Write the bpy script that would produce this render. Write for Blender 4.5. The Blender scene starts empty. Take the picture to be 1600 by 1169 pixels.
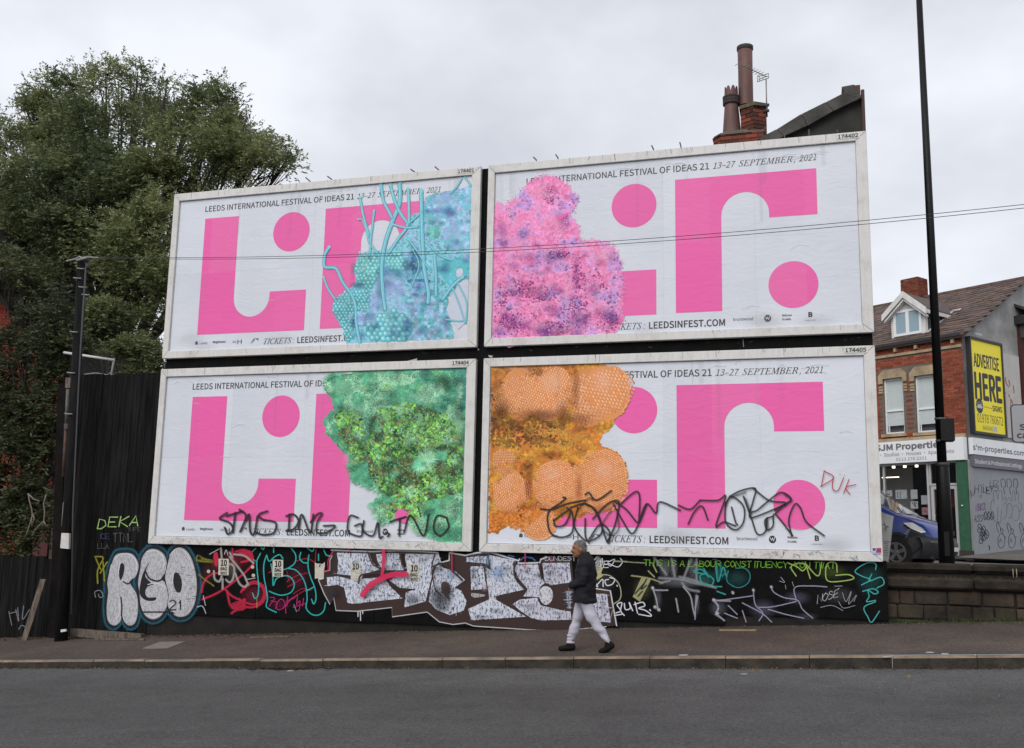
import bpy, math, random
import numpy as np
from mathutils import Vector, Matrix

random.seed(7); rng = np.random.default_rng(7)
SC = bpy.context.scene
COL = SC.collection
R_ = math.radians

# ------------------------------------------------------------------ camera
FPX = 1557.68
YAW, PITCH, ROLL = .2939, .1601, .0196
CAM = np.array([12.1456, -16.4365, 1.7])
_fw = np.array([-math.sin(YAW)*math.cos(PITCH), math.cos(YAW)*math.cos(PITCH), math.sin(PITCH)])
_r = np.array([math.cos(YAW), math.sin(YAW), 0.]); _u = np.cross(_r, _fw)
CR = _r*math.cos(ROLL)+_u*math.sin(ROLL); CU = -_r*math.sin(ROLL)+_u*math.cos(ROLL); CF = _fw
cd = bpy.data.cameras.new('camera'); cam = bpy.data.objects.new('camera', cd); COL.objects.link(cam)
cd.sensor_width = 36; cd.lens = FPX/1600*36; cd.clip_end = 2000; cd.clip_start = .1
M = Matrix.Identity(4)
for i in range(3):
    M[i][0] = CR[i]; M[i][1] = CU[i]; M[i][2] = -CF[i]; M[i][3] = CAM[i]
cam.matrix_world = M
SC.camera = cam

# ------------------------------------------------------------------ light
SUN_EL, SUN_AZ = R_(38), R_(192)      # azimuth clockwise from +Y: behind the camera
w = bpy.data.worlds.new('World'); SC.world = w; w.use_nodes = True
nt = w.node_tree; nt.nodes.clear()
def N(t, tree=None, **k):
    n = (tree or nt).nodes.new(t)
    for a, b in k.items(): setattr(n, a, b)
    return n
out = N('ShaderNodeOutputWorld'); bg = N('ShaderNodeBackground'); bg.inputs[1].default_value = .1
sky = N('ShaderNodeTexSky', sky_type='NISHITA', sun_disc=False, sun_elevation=SUN_EL, sun_rotation=SUN_AZ, air_density=1., dust_density=4.)
tc = N('ShaderNodeTexCoord'); mp = N('ShaderNodeMapping'); mp.inputs['Scale'].default_value = (1.6, 1.6, 2.7)
mp.inputs['Location'].default_value = (.35, .8, .2)
ns = N('ShaderNodeTexNoise'); ns.inputs['Scale'].default_value = 1.7; ns.inputs['Detail'].default_value = 5; ns.inputs['Roughness'].default_value = .5
cr = N('ShaderNodeValToRGB')
cr.color_ramp.elements[0].position = .36; cr.color_ramp.elements[0].color = (5.0, 5.12, 5.6, 1)
cr.color_ramp.elements[1].position = .64; cr.color_ramp.elements[1].color = (7.3, 7.5, 8.0, 1)
sep = N('ShaderNodeSeparateXYZ'); mr = N('ShaderNodeMapRange'); mr.inputs[1].default_value = 0; mr.inputs[2].default_value = .5
mr.inputs[3].default_value = 1.14; mr.inputs[4].default_value = .93
vm = N('ShaderNodeVectorMath', operation='SCALE'); mx = N('ShaderNodeMix', data_type='RGBA'); mx.inputs[0].default_value = .93
L = nt.links.new
L(tc.outputs['Generated'], mp.inputs[0]); L(mp.outputs[0], ns.inputs['Vector']); L(ns.outputs[0], cr.inputs[0])
L(tc.outputs['Generated'], sep.inputs[0]); L(sep.outputs[2], mr.inputs[0])
L(cr.outputs[0], vm.inputs[0]); L(mr.outputs[0], vm.inputs['Scale'])
L(sky.outputs[0], mx.inputs[6]); L(vm.outputs[0], mx.inputs[7]); L(mx.outputs[2], bg.inputs[0]); L(bg.outputs[0], out.inputs[0])
sl = bpy.data.lights.new('sun', 'SUN'); sl.energy = 1.35; sl.angle = R_(45); sl.color = (1, .97, .93)
so = bpy.data.objects.new('sun', sl); COL.objects.link(so)
sd = Vector((math.sin(SUN_AZ)*math.cos(SUN_EL), math.cos(SUN_AZ)*math.cos(SUN_EL), math.sin(SUN_EL)))
so.rotation_euler = sd.to_track_quat('Z', 'Y').to_euler(); so.location = (0, -20, 30)
SC.view_settings.view_transform = 'Standard'; SC.view_settings.look = 'None'
SC.view_settings.exposure = .47; SC.view_settings.gamma = 1; SC.view_settings.use_curve_mapping = False
SC.cycles.transparent_max_bounces = 40; SC.cycles.max_bounces = 6

# ------------------------------------------------------------------ geometry of the photograph
def ray(px, py):
    return CF + CR*((px-800)/FPX) - CU*((py-584.5)/FPX)
def atY(px, py, Y):
    d = ray(px, py); return CAM + d*((Y-CAM[1])/d[1])
def onplane(px, py, o, n):
    d = ray(px, py); return CAM + d*(np.dot(np.array(o)-CAM, n)/np.dot(d, n))

# ------------------------------------------------------------------ materials
def srgb(r, g, b):
    f = lambda c: (c/12.92 if c <= .04045 else ((c+.055)/1.055)**2.4)
    return tuple(f(c/255) for c in (r, g, b))
MATS = {}
def mat(name, col, rough=.8, var=.0, scale=5., bump=0., bscale=None, metallic=0., col2=None, detail=4., stretch=(1, 1, 1), spec=.5, coords='Object', coat=0):
    if name in MATS: return MATS[name]
    m = bpy.data.materials.new(name); m.use_nodes = True; t = m.node_tree; b = t.nodes['Principled BSDF']
    b.inputs['Roughness'].default_value = rough; b.inputs['Metallic'].default_value = metallic
    b.inputs['Specular IOR Level'].default_value = spec; b.inputs['Coat Weight'].default_value = coat
    c2 = col2 or tuple(c*(1-var) for c in col)
    tcn = N('ShaderNodeTexCoord', t); mpn = N('ShaderNodeMapping', t); mpn.inputs['Scale'].default_value = stretch
    t.links.new(tcn.outputs[coords], mpn.inputs[0])
    if var or col2:
        n = N('ShaderNodeTexNoise', t); n.inputs['Scale'].default_value = scale; n.inputs['Detail'].default_value = detail; n.inputs['Roughness'].default_value = .6
        t.links.new(mpn.outputs[0], n.inputs['Vector'])
        r = N('ShaderNodeValToRGB', t); r.color_ramp.elements[0].position = .35; r.color_ramp.elements[1].position = .65
        r.color_ramp.elements[0].color = (*c2, 1); r.color_ramp.elements[1].color = (*col, 1)
        t.links.new(n.outputs[0], r.inputs[0]); t.links.new(r.outputs[0], b.inputs['Base Color'])
    else: b.inputs['Base Color'].default_value = (*col, 1)
    if bump:
        n2 = N('ShaderNodeTexNoise', t); n2.inputs['Scale'].default_value = bscale or scale*4; n2.inputs['Detail'].default_value = 5
        t.links.new(mpn.outputs[0], n2.inputs['Vector'])
        bn = N('ShaderNodeBump', t); bn.inputs['Strength'].default_value = bump; bn.inputs['Distance'].default_value = .02
        t.links.new(n2.outputs[0], bn.inputs['Height']); t.links.new(bn.outputs[0], b.inputs['Normal'])
    MATS[name] = m; return m
def ramp_node(t, src, stops):
    r = N('ShaderNodeValToRGB', t)
    while len(r.color_ramp.elements) < len(stops): r.color_ramp.elements.new(.5)
    for e, (p, c) in zip(r.color_ramp.elements, stops): e.position = p; e.color = (*c, 1) if len(c) == 3 else c
    t.links.new(src, r.inputs[0]); return r
def noise_node(t, src, scale, detail=4, rough=.55, dist=0):
    n = N('ShaderNodeTexNoise', t); n.inputs['Scale'].default_value = scale; n.inputs['Detail'].default_value = detail
    n.inputs['Roughness'].default_value = rough; n.inputs['Distortion'].default_value = dist
    if src: t.links.new(src, n.inputs['Vector'])
    return n
def paint_mat(name, rough=.55, worn=0, wscale=9., spec=.3, wstretch=(1, 1, 1), wrinkle=0):
    """print or paint: the colour and cover come from the mesh's own colour attribute"""
    m = bpy.data.materials.new(name); m.use_nodes = True; t = m.node_tree; b = t.nodes['Principled BSDF']
    a = N('ShaderNodeVertexColor', t); a.layer_name = 'Col'
    b.inputs['Roughness'].default_value = rough; b.inputs['Specular IOR Level'].default_value = spec
    t.links.new(a.outputs[0], b.inputs['Base Color'])
    if worn:
        tcn = N('ShaderNodeTexCoord', t); mpn = N('ShaderNodeMapping', t); mpn.inputs['Scale'].default_value = wstretch
        t.links.new(tcn.outputs['Object'], mpn.inputs[0])
        n = noise_node(t, mpn.outputs[0], wscale, 8, .72)
        r = ramp_node(t, n.outputs[0], [(.62-worn*.35, (0, 0, 0)), (.70-worn*.35, (1, 1, 1))])
        mm = N('ShaderNodeMath', t, operation='MULTIPLY'); t.links.new(a.outputs[1], mm.inputs[0]); t.links.new(r.outputs[0], mm.inputs[1])
        t.links.new(mm.outputs[0], b.inputs['Alpha'])
    else: t.links.new(a.outputs[1], b.inputs['Alpha'])
    if wrinkle:
        geo = N('ShaderNodeNewGeometry', t); mpn = N('ShaderNodeMapping', t); mpn.inputs['Scale'].default_value = (1, 1, 2.4); t.links.new(geo.outputs['Position'], mpn.inputs[0])
        wr = noise_node(t, mpn.outputs[0], 2.3, 4, .55, 1.2); bn = N('ShaderNodeBump', t); bn.inputs['Strength'].default_value = wrinkle; bn.inputs['Distance'].default_value = .03
        t.links.new(wr.outputs[0], bn.inputs['Height']); t.links.new(bn.outputs[0], b.inputs['Normal'])
    MATS[name] = m; return m

# ------------------------------------------------------------------ objects
def tag(o, label=None, cat=None, group=None, kind=None):
    if label: o['label'] = label
    if cat: o['category'] = cat
    if group: o['group'] = group
    if kind: o['kind'] = kind
    return o
def empty(name, loc, label, cat, group=None, rz=0):
    o = bpy.data.objects.new(name, None); COL.objects.link(o); o.location = loc; o.rotation_euler = (0, 0, rz)
    o.empty_display_size = .2
    return tag(o, label, cat, group)
def rootloc(p):
    l = Vector((0, 0, 0))
    while p is not None: l += p.location; p = p.parent
    return l
def link_mesh(name, me, m, parent=None, local=False):
    o = bpy.data.objects.new(name, me); COL.objects.link(o)
    if m is not None and not me.materials:
        for q in (m if isinstance(m, (list, tuple)) else [m]): me.materials.append(q)
    if parent is not None:
        o.parent = parent
        if not local: me.transform(Matrix.Translation(-rootloc(parent)))
    return o
class MB:
    def __init__(s): s.v = []; s.f = []; s.mi = []; s.m = 0; s.smooth = []
    def add(s, vs, fs, sm=False):
        k = len(s.v); s.v += [tuple(map(float, v)) for v in vs]; s.f += [[k+i for i in f] for f in fs]; s.mi += [s.m]*len(fs); s.smooth += [sm]*len(fs)
        return s
    def box(s, a, b, T=None, bev=0):
        x0, y0, z0 = a; x1, y1, z1 = b
        if bev:
            c = bev; vs = []
            xs = (x0, x1); ys = (y0, y1); zs = (z0, z1); idx = {}
            for i in (0, 1):
                for j in (0, 1):
                    for k in (0, 1):
                        sx, sy, sz = (1 if i == 0 else -1), (1 if j == 0 else -1), (1 if k == 0 else -1)
                        for ax in range(3):
                            p = [xs[i]+sx*c, ys[j]+sy*c, zs[k]+sz*c]; p[ax] = (xs[i], ys[j], zs[k])[ax]
                            idx[(i, j, k, ax)] = len(vs); vs.append(p)
            fs = []
            for ax in range(3):
                for s_ in (0, 1):
                    q = [(0, 0), (1, 0), (1, 1), (0, 1)]; f = []
                    for (u, v) in q:
                        key = [0, 0, 0]; key[ax] = s_; key[(ax+1) % 3] = u; key[(ax+2) % 3] = v; f.append(idx[(*key, ax)])
                    fs.append(f if s_ else f[::-1])
            for ax in range(3):
                a1, a2 = (ax+1) % 3, (ax+2) % 3
                for u in (0, 1):
                    for v in (0, 1):
                        f = []
                        for (e, o_) in ((0, a1), (1, a1), (1, a2), (0, a2)):
                            key = [0, 0, 0]; key[ax] = e; key[a1] = u; key[a2] = v; f.append(idx[(*key, o_)])
                        fs.append(f if (u == v) else f[::-1])
            for i in (0, 1):
                for j in (0, 1):
                    for k in (0, 1):
                        f = [idx[(i, j, k, 0)], idx[(i, j, k, 1)], idx[(i, j, k, 2)]]
                        fs.append(f if (i+j+k) % 2 else f[::-1])
        else:
            vs = [(x, y, z) for x in (x0, x1) for y in (y0, y1) for z in (z0, z1)]
            fs = [(0, 1, 3, 2), (4, 6, 7, 5), (0, 4, 5, 1), (2, 3, 7, 6), (0, 2, 6, 4), (1, 5, 7, 3)]
        if T: vs = [T(*v) for v in vs]
        return s.add(vs, fs)
    def tube(s, pts, rad, n=10, cap=True, sm=True):
        pts = [Vector(p) for p in pts]; rad = rad if isinstance(rad, (list, tuple)) else [rad]*len(pts)
        vs = []; fs = []; up = None
        for i, p in enumerate(pts):
            d = (pts[min(i+1, len(pts)-1)]-pts[max(i-1, 0)]).normalized()
            if up is None: up = d.orthogonal().normalized()
            up = (up - d*up.dot(d)).normalized(); si = d.cross(up)
            for k in range(n):
                a = 2*math.pi*k/n; vs.append(p + (up*math.cos(a)+si*math.sin(a))*rad[i])
        for i in range(len(pts)-1):
            for k in range(n):
                fs.append((i*n+k, i*n+(k+1) % n, (i+1)*n+(k+1) % n, (i+1)*n+k))
        s.add(vs, fs, sm)
        if cap:
            k = len(s.v)-len(vs); L_ = len(pts)-1
            s.f += [[k+j for j in range(n)][::-1], [k+L_*n+j for j in range(n)]]; s.mi += [s.m]*2; s.smooth += [False]*2
        return s
    def prism(s, poly, T, d0, d1):
        """poly: 2D points; T(a,b,d) -> 3D"""
        n = len(poly); vs = [T(a, b, d0) for a, b in poly]+[T(a, b, d1) for a, b in poly]
        fs = [list(range(n))[::-1], list(range(n, 2*n))]+[(i, (i+1) % n, n+(i+1) % n, n+i) for i in range(n)]
        return s.add(vs, fs)
    def lathe(s, prof, c, n=20, sm=True):
        vs = [(c[0]+r*math.cos(2*math.pi*k/n), c[1]+r*math.sin(2*math.pi*k/n), c[2]+z) for r, z in prof for k in range(n)]
        fs = [(i*n+k, i*n+(k+1) % n, (i+1)*n+(k+1) % n, (i+1)*n+k) for i in range(len(prof)-1) for k in range(n)]
        return s.add(vs, fs, sm)
    def mesh(s, name='m'):
        me = bpy.data.meshes.new(name); me.from_pydata(s.v, [], s.f); me.polygons.foreach_set('material_index', s.mi)
        me.polygons.foreach_set('use_smooth', s.smooth); me.update(); return me
    def build(s, name, m, parent=None, local=False, fix=True):
        me = s.mesh(name)
        if fix:
            import bmesh
            b = bmesh.new(); b.from_mesh(me); bmesh.ops.recalc_face_normals(b, faces=b.faces); b.to_mesh(me); b.free()
        return link_mesh(name, me, m, parent, local)
def quick(name, a, b, m, parent=None, bev=0, T=None): return MB().box(a, b, T, bev).build(name, m, parent)

def catmull(pts, n=6, closed=False):
    p = [np.array(q, float) for q in pts]
    if len(p) < 3: return p
    if closed: p = [p[-1]]+p+[p[0], p[1]]
    else: p = [2*p[0]-p[1]]+p+[2*p[-1]-p[-2]]
    o = []
    for i in range(1, len(p)-2):
        for k in range(n):
            t = k/n; a, b, c, d = p[i-1:i+3]
            o.append(.5*((2*b)+(c-a)*t+(2*a-5*b+4*c-d)*t*t+(3*b-a-3*c+d)*t**3))
    if not closed: o.append(p[-2])
    return o

class Paint:
    """flat marks lying on one surface. T(a,b,h) -> world point, h = height above the surface"""
    def __init__(s, T, base=.001, step=.00004): s.T = T; s.base = base; s.step = step; s.k = 0; s.v = []; s.f = []; s.c = []
    def h(s): s.k += 1; return s.base+s.k*s.step
    def poly(s, pts, col, a=1.):
        h = s.h(); k = len(s.v); s.v += [s.T(p[0], p[1], h) for p in pts]; s.c += [(*col, a)]*len(pts); s.f.append(list(range(k, k+len(pts))))
    def blob(s, pts, col, a=1., n=5): s.poly(catmull(pts, n, True), col, a)
    def stroke(s, pts, wd, col, a=1., soft=.25, smooth=True, n=6, w2=None):
        q = catmull(pts, n) if smooth and len(pts) > 2 else [np.array(p, float) for p in pts]
        m = len(q); h0 = s.h(); k = len(s.v)
        for i, p in enumerate(q):
            d = q[min(i+1, m-1)]-q[max(i-1, 0)]; l = math.hypot(*d) or 1; nx, ny = -d[1]/l, d[0]/l
            ww = wd if w2 is None else wd+(w2-wd)*i/(m-1)
            e = ww/2; h = h0+s.step*.8*i/m
            for t, al in ((-e*(1+soft), 0), (-e*(1-soft), a), (e*(1-soft), a), (e*(1+soft), 0)):
                s.v.append(s.T(p[0]+nx*t, p[1]+ny*t, h)); s.c.append((*col, al))
        for i in range(m-1):
            for j in range(3):
                b = k+i*4+j; s.f.append([b, b+1, b+5, b+4])
        # round ends
        for i, sg in ((0, -1), (m-1, 1)):
            p = q[i]; d = (q[1]-q[0]) if i == 0 else (q[-1]-q[-2]); l = math.hypot(*d) or 1; d = d/l*sg
            ww = wd if (w2 is None or i == 0) else w2; e = ww/2
            s.fan(p, e, col, a, soft, d, h0+(0 if i == 0 else s.step*.8))
    def fan(s, p, e, col, a, soft, d, h):
        k = len(s.v); nx, ny = -d[1], d[0]; s.v.append(s.T(p[0], p[1], h)); s.c.append((*col, a)); n = 6
        for j in range(n+1):
            t = -math.pi/2+math.pi*j/n
            for rr, al in ((e*(1-soft), a), (e*(1+soft), 0)):
                s.v.append(s.T(p[0]+(d[0]*math.cos(t)+nx*math.sin(t))*rr, p[1]+(d[1]*math.cos(t)+ny*math.sin(t))*rr, h)); s.c.append((*col, al))
        for j in range(n):
            b = k+1+j*2; s.f += [[k, b, b+2], [b, b+1, b+3, b+2]]
    def soft(s, cx, cy, rx, ry, col, a=.5, rot=0., n=18):
        h = s.h(); k = len(s.v); s.v.append(s.T(cx, cy, h)); s.c.append((*col, a)); ca, sa = math.cos(rot), math.sin(rot)
        for q, al in ((.4, a*.72), (.7, a*.28), (1., 0)):
            for j in range(n):
                t = 2*math.pi*j/n; x = rx*q*math.cos(t); y = ry*q*math.sin(t); s.v.append(s.T(cx+x*ca-y*sa, cy+x*sa+y*ca, h)); s.c.append((*col, al))
        for j in range(n):
            j2 = (j+1) % n; s.f.append([k, k+1+j, k+1+j2])
            for e in (0, 1): s.f.append([k+1+e*n+j, k+1+(e+1)*n+j, k+1+(e+1)*n+j2, k+1+e*n+j2])
    def dots(s, P, r, cols, n=6, hmax=.003, asp=1., ang=None, a=1.):
        """many small dots / leaves; P (m,2), r (m,), cols (m,3), later ones lie higher"""
        hmax *= .3; m = len(P); h0 = s.h(); s.k += int(hmax/s.step)
        for i in range(m):
            k = len(s.v); th = 0 if ang is None else ang[i]; c_, s_ = math.cos(th), math.sin(th); h = h0+hmax*i/m
            for j in range(n):
                t = 2*math.pi*j/n; x = r[i]*math.cos(t); y = r[i]*asp*math.sin(t)
                s.v.append(s.T(P[i][0]+x*c_-y*s_, P[i][1]+x*s_+y*c_, h)); s.c.append((*cols[i], a))
            s.f.append(list(range(k, k+n)))
    def blades(s, P, ln, wd, ang, cols, hmax=.003):
        hmax *= .3; m = len(P); h0 = s.h(); s.k += int(hmax/s.step)
        for i in range(m):
            k = len(s.v); h = h0+hmax*i/m; x, y = P[i]; dx, dy = math.cos(ang[i]), math.sin(ang[i]); w_ = wd[i]/2
            for p in ((x-dy*w_, y+dx*w_), (x+dy*w_, y-dx*w_), (x+dx*ln[i], y+dy*ln[i])):
                s.v.append(s.T(p[0], p[1], h)); s.c.append((*cols[i], 1))
            s.f.append([k, k+1, k+2])
    def build(s, name, m, parent=None):
        me = bpy.data.meshes.new(name); me.from_pydata([tuple(map(float, v)) for v in s.v], [], s.f)
        at = me.color_attributes.new('Col', 'FLOAT_COLOR', 'POINT')
        at.data.foreach_set('color', np.array(s.c, dtype=np.float32).ravel()); me.update()
        o = link_mesh(name, me, m, parent); o['kind'] = 'stuff'; return o

# printed lettering: a text curve turned into a mesh and laid between two points of a surface
_tc = {}
try:
    import os
    SANS = bpy.data.fonts.load(os.path.join(bpy.utils.system_resource('DATAFILES'), 'fonts', 'Noto Sans CJK Regular.woff2'))
except Exception:
    SANS = None
def text_mesh(body, bold=0., shear=0., space=1.):
    bold = 0.
    key = (body, bold, shear, space)
    if key in _tc: return _tc[key]
    cu = bpy.data.curves.new('t', 'FONT'); cu.body = body
    if SANS and not any(ord(c) > 0x1D000 for c in body): cu.font = SANS
    cu.offset = 0; cu.shear = shear; cu.space_character = space; cu.resolution_u = 3
    o = bpy.data.objects.new('t', cu); COL.objects.link(o); bpy.context.view_layer.update()
    me = bpy.data.meshes.new_from_object(o.evaluated_get(bpy.context.evaluated_depsgraph_get()))
    v = np.array([tuple(q.co) for q in me.vertices]).reshape(-1, 3); f = [list(p.vertices) for p in me.polygons]
    bpy.data.objects.remove(o); bpy.data.curves.remove(cu); bpy.data.meshes.remove(me)
    _tc[key] = (v, f); return v, f
def letters(name, body, T, a0, b0, a1, h, m, parent=None, bold=0., shear=0., capref='H', slope=0., lift=.002, space=1., thick=0, build=True):
    """text from (a0,b0) to a1 wide, cap height h, on surface T(a,b,height)"""
    v, f = text_mesh(body, bold, shear, space)
    if len(v) == 0: return None
    cap = text_mesh(capref if ord(body[0]) < 0x1D000 else chr(0x1D43B))[0][:, 1].max()
    x0, x1 = v[:, 0].min(), v[:, 0].max()
    sx = (a1-a0)/(x1-x0); sy = h/cap
    mb = MB(); e = h*bold*1.6
    sh = [(0, 0)] if not bold else [(e*math.cos(k*math.pi/4), e*math.sin(k*math.pi/4)) for k in range(8)]
    for i, (dx, dy) in enumerate(sh):
        mb.add([T(a0+(p[0]-x0)*sx+dx, b0+p[1]*sy+slope*(p[0]-x0)*sx+dy, lift+i*.00006) for p in v], f)
    if not build: return mb
    o = mb.build(name, m, parent, fix=False); o['kind'] = 'stuff'; return o
def mbjoin(lst):
    o = MB()
    for q in lst:
        if q: o.add(q.v, q.f)
    return o

# hand lettering: strokes on a 4 x 6 grid
G = {'A': ['06,20x', ], }
def _g(s): return [[(float(p[0]), float(p[1])) for p in st.split()] for st in s.split('|')]
G = {k: _g(v) for k, v in {
 'A': '00 26 40|12 32', 'B': '00 06 35 33 03|33 41 30 00', 'C': '45 26 04 02 20 41', 'D': '00 06 35 42 20 00', 'E': '46 06 00 40|03 33',
 'F': '46 06 00|03 33', 'G': '45 26 04 02 20 41 43 23', 'H': '06 00|46 40|03 43', 'I': '26 20', 'J': '36 31 10 02', 'K': '06 00|46 03 40',
 'L': '06 00 40', 'M': '00 06 23 46 40', 'N': '00 06 40 46', 'O': '26 04 02 20 42 44 26', 'P': '00 06 36 44 33 03', 'Q': '26 04 02 20 42 44 26|31 50',
 'R': '00 06 36 44 33 03|23 40', 'S': '45 26 05 14 33 42 20 01', 'T': '06 46|26 20', 'U': '06 01 20 41 46', 'V': '06 20 46', 'W': '06 10 23 30 46',
 'X': '06 40|00 46', 'Y': '06 23 46|23 20', 'Z': '06 46 00 40', '2': '05 26 44 00 40', '1': '14 26 20', '.': '20 21', ',': '21 1-' if 0 else '21 10',
 "'": '26 25', '7': '06 46 10', '0': '26 04 02 20 42 44 26', '?': '05 26 44 23 22|20 21', '3': '06 46 23 42 20 01'}.items()}
def hand(pt, body, x, y, adv, hgt, wd, col, a=1., soft=.25, slant=0., slope=0., jit=.12, smooth=True):
    """y grows downward (photo pixels); the pen moves along the line"""
    for ch in body:
        if ch in G:
            for st in G[ch]:
                pts = []
                for gx, gy in st:
                    gx += rng.normal(0, jit); gy += rng.normal(0, jit)
                    pts.append((x+adv*.8*gx/4+slant*hgt*gy/6, y-hgt*gy/6+slope*adv*gx/4))
                pt.stroke(pts, wd, col, a, soft, smooth and ch in 'OSCGJUQ20?3DBPR', 4)
        x += adv*(.5 if ch in "I.,' " else 1); y += slope*adv
def crop(ox, oy, s): return lambda pts: [(ox+p[0]/s, oy+p[1]/s) for p in pts]
cA = crop(140, 840, 4.706); cB = crop(300, 840, 7.273); cC = crop(480, 840, 4.211); cD = crop(740, 850, 6.667)
cE = crop(840, 830, 5.313); cF = crop(1080, 840, 5.); cG = crop(0, 700, 3.247)
cBRp = crop(1060, 520, 3.247); cBRq = crop(740, 540, 3.438); cBLp = crop(220, 560, 3.896); cBLq = crop(480, 560, 3.897)
cTLq = crop(480, 250, 3.77); cTRq = crop(740, 200, 3.247); cS = crop(1500, 700, 6.49)
# ================================================================== setting
def zroad(x): return -.595+.0546*max(-40, min(45, x))
def zkerb(x): return -.475+.0575*max(-40, min(45, x))
def zfoot(x): return -.305+.0595*max(-40, min(45, x))
def zpave(x, y):
    t = (y+2.35)/2.5; return zkerb(x)*(1-t)+zfoot(x)*t
def sheet(name, xs, ys, zf, m, kind='structure'):
    vs = [(x, y, zf(x, y)) for x in xs for y in ys]; n = len(ys)
    fs = [(i*n+j, (i+1)*n+j, (i+1)*n+j+1, i*n+j+1) for i in range(len(xs)-1) for j in range(n-1)]
    return tag(MB().add(vs, fs).build(name, m, fix=False), kind=kind)

def ground_mat(name, base, alt, band=None, grain=1., bump=.5):
    m = bpy.data.materials.new(name); m.use_nodes = True; t = m.node_tree; b = t.nodes['Principled BSDF']; lk = t.links.new
    b.inputs['Roughness'].default_value = .85; b.inputs['Specular IOR Level'].default_value = .3
    o = N('ShaderNodeTexCoord', t).outputs['Object']
    big = noise_node(t, o, .45, 5, .6); fine = noise_node(t, o, 34, 4, .75); sp = N('ShaderNodeTexVoronoi', t); sp.inputs['Scale'].default_value = 85; lk(o, sp.inputs['Vector'])
    r1 = ramp_node(t, big.outputs[0], [(.38, alt), (.62, base)])
    r2 = ramp_node(t, fine.outputs[0], [(.3, (.4, .4, .4)), (.72, (1.8, 1.8, 1.8))])
    r3 = ramp_node(t, sp.outputs['Color'], [(.1, (.6, .6, .62)), (.9, (1.5, 1.48, 1.42))])
    m1 = N('ShaderNodeMix', t, data_type='RGBA', blend_type='MULTIPLY'); m1.inputs[0].default_value = grain; m1.clamp_result = False
    m2 = N('ShaderNodeMix', t, data_type='RGBA', blend_type='MULTIPLY'); m2.inputs[0].default_value = grain
    lk(r1.outputs[0], m1.inputs[6]); lk(r2.outputs[0], m1.inputs[7]); lk(m1.outputs[2], m2.inputs[6]); lk(r3.outputs[0], m2.inputs[7])
    src = m2.outputs[2]
    if band:      # strips of newer or older surfacing that run along the kerb
        sx = N('ShaderNodeSeparateXYZ', t); lk(o, sx.inputs[0])
        wob = noise_node(t, o, 1.2, 3); ad = N('ShaderNodeMath', t, operation='MULTIPLY_ADD'); lk(wob.outputs[0], ad.inputs[0]); ad.inputs[1].default_value = band[3]; lk(sx.outputs[1], ad.inputs[2])
        mr_ = N('ShaderNodeMapRange', t); mr_.inputs[1].default_value = band[0]; mr_.inputs[2].default_value = band[1]; lk(ad.outputs[0], mr_.inputs[0])
        m3 = N('ShaderNodeMix', t, data_type='RGBA', blend_type='MULTIPLY'); lk(mr_.outputs[0], m3.inputs[0]); lk(src, m3.inputs[6]); m3.inputs[7].default_value = (*band[2], 1); src = m3.outputs[2]
    # patches and stains
    st = noise_node(t, o, 1.7, 6, .7, .6); rs = ramp_node(t, st.outputs[0], [(.36, (1.12, 1.11, 1.1)), (.5, (1, 1, 1)), (.64, (.8, .79, .78))])
    m4 = N('ShaderNodeMix', t, data_type='RGBA', blend_type='MULTIPLY'); m4.inputs[0].default_value = .8; lk(src, m4.inputs[6]); lk(rs.outputs[0], m4.inputs[7])
    lk(m4.outputs[2], b.inputs['Base Color'])
    bn = N('ShaderNodeBump', t); bn.inputs['Strength'].default_value = bump; bn.inputs['Distance'].default_value = .006
    lk(fine.outputs[0], bn.inputs['Height']); lk(bn.outputs[0], b.inputs['Normal']); MATS[name] = m; return m
m_road = ground_mat('asphalt', (.058, .059, .059), (.050, .051, .051), (-4.3, -2.9, (1.35, 1.37, 1.4), .8))
m_pave = ground_mat('pavement_tarmac', (.076, .059, .049), (.056, .043, .036), (-1.75, -2.1, (.66, .86, 1.02), .5))
m_up = ground_mat('upper_tarmac', (.13, .12, .11), (.1, .09, .085))
m_soil = mat('soil', (.03, .022, .016), .95, .5, 6, .6)
xs = [-80, -40]+list(np.arange(-30, 46, 1.5))+[80]
sheet('road', xs, [-90, -30, -18, -12, -8, -5, -3.5, -2.36], lambda x, y: zroad(x)+(0 if y > -5 else min(.12, (-5-y)*.02)), m_road)
sheet('pavement', xs, [-2.37, -1.6, -.8, .16], lambda x, y: zpave(x, y), m_pave)
sheet('ground', xs, [.155, 5, 20, 60, 400], lambda x, y: zfoot(x)-.03, m_soil)
m_kerbf = mat('kerb_front_dark', (.045, .036, .026), .95, scale=4, bump=.8, bscale=25, col2=(.015, .013, .010))  # darker colour for the front face of each kerb stone
m_kerb = mat('kerb_stone', (.25, .185, .13), .9, scale=3, bump=.7, bscale=30, col2=(.11, .085, .062))
kerb = tag(MB().box((-40, -2.42, -3.2), (-39.9, -2.36, -3)).build('kerb', m_kerb), kind='structure')
x = -7.4; kr = random.Random(3)
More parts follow.
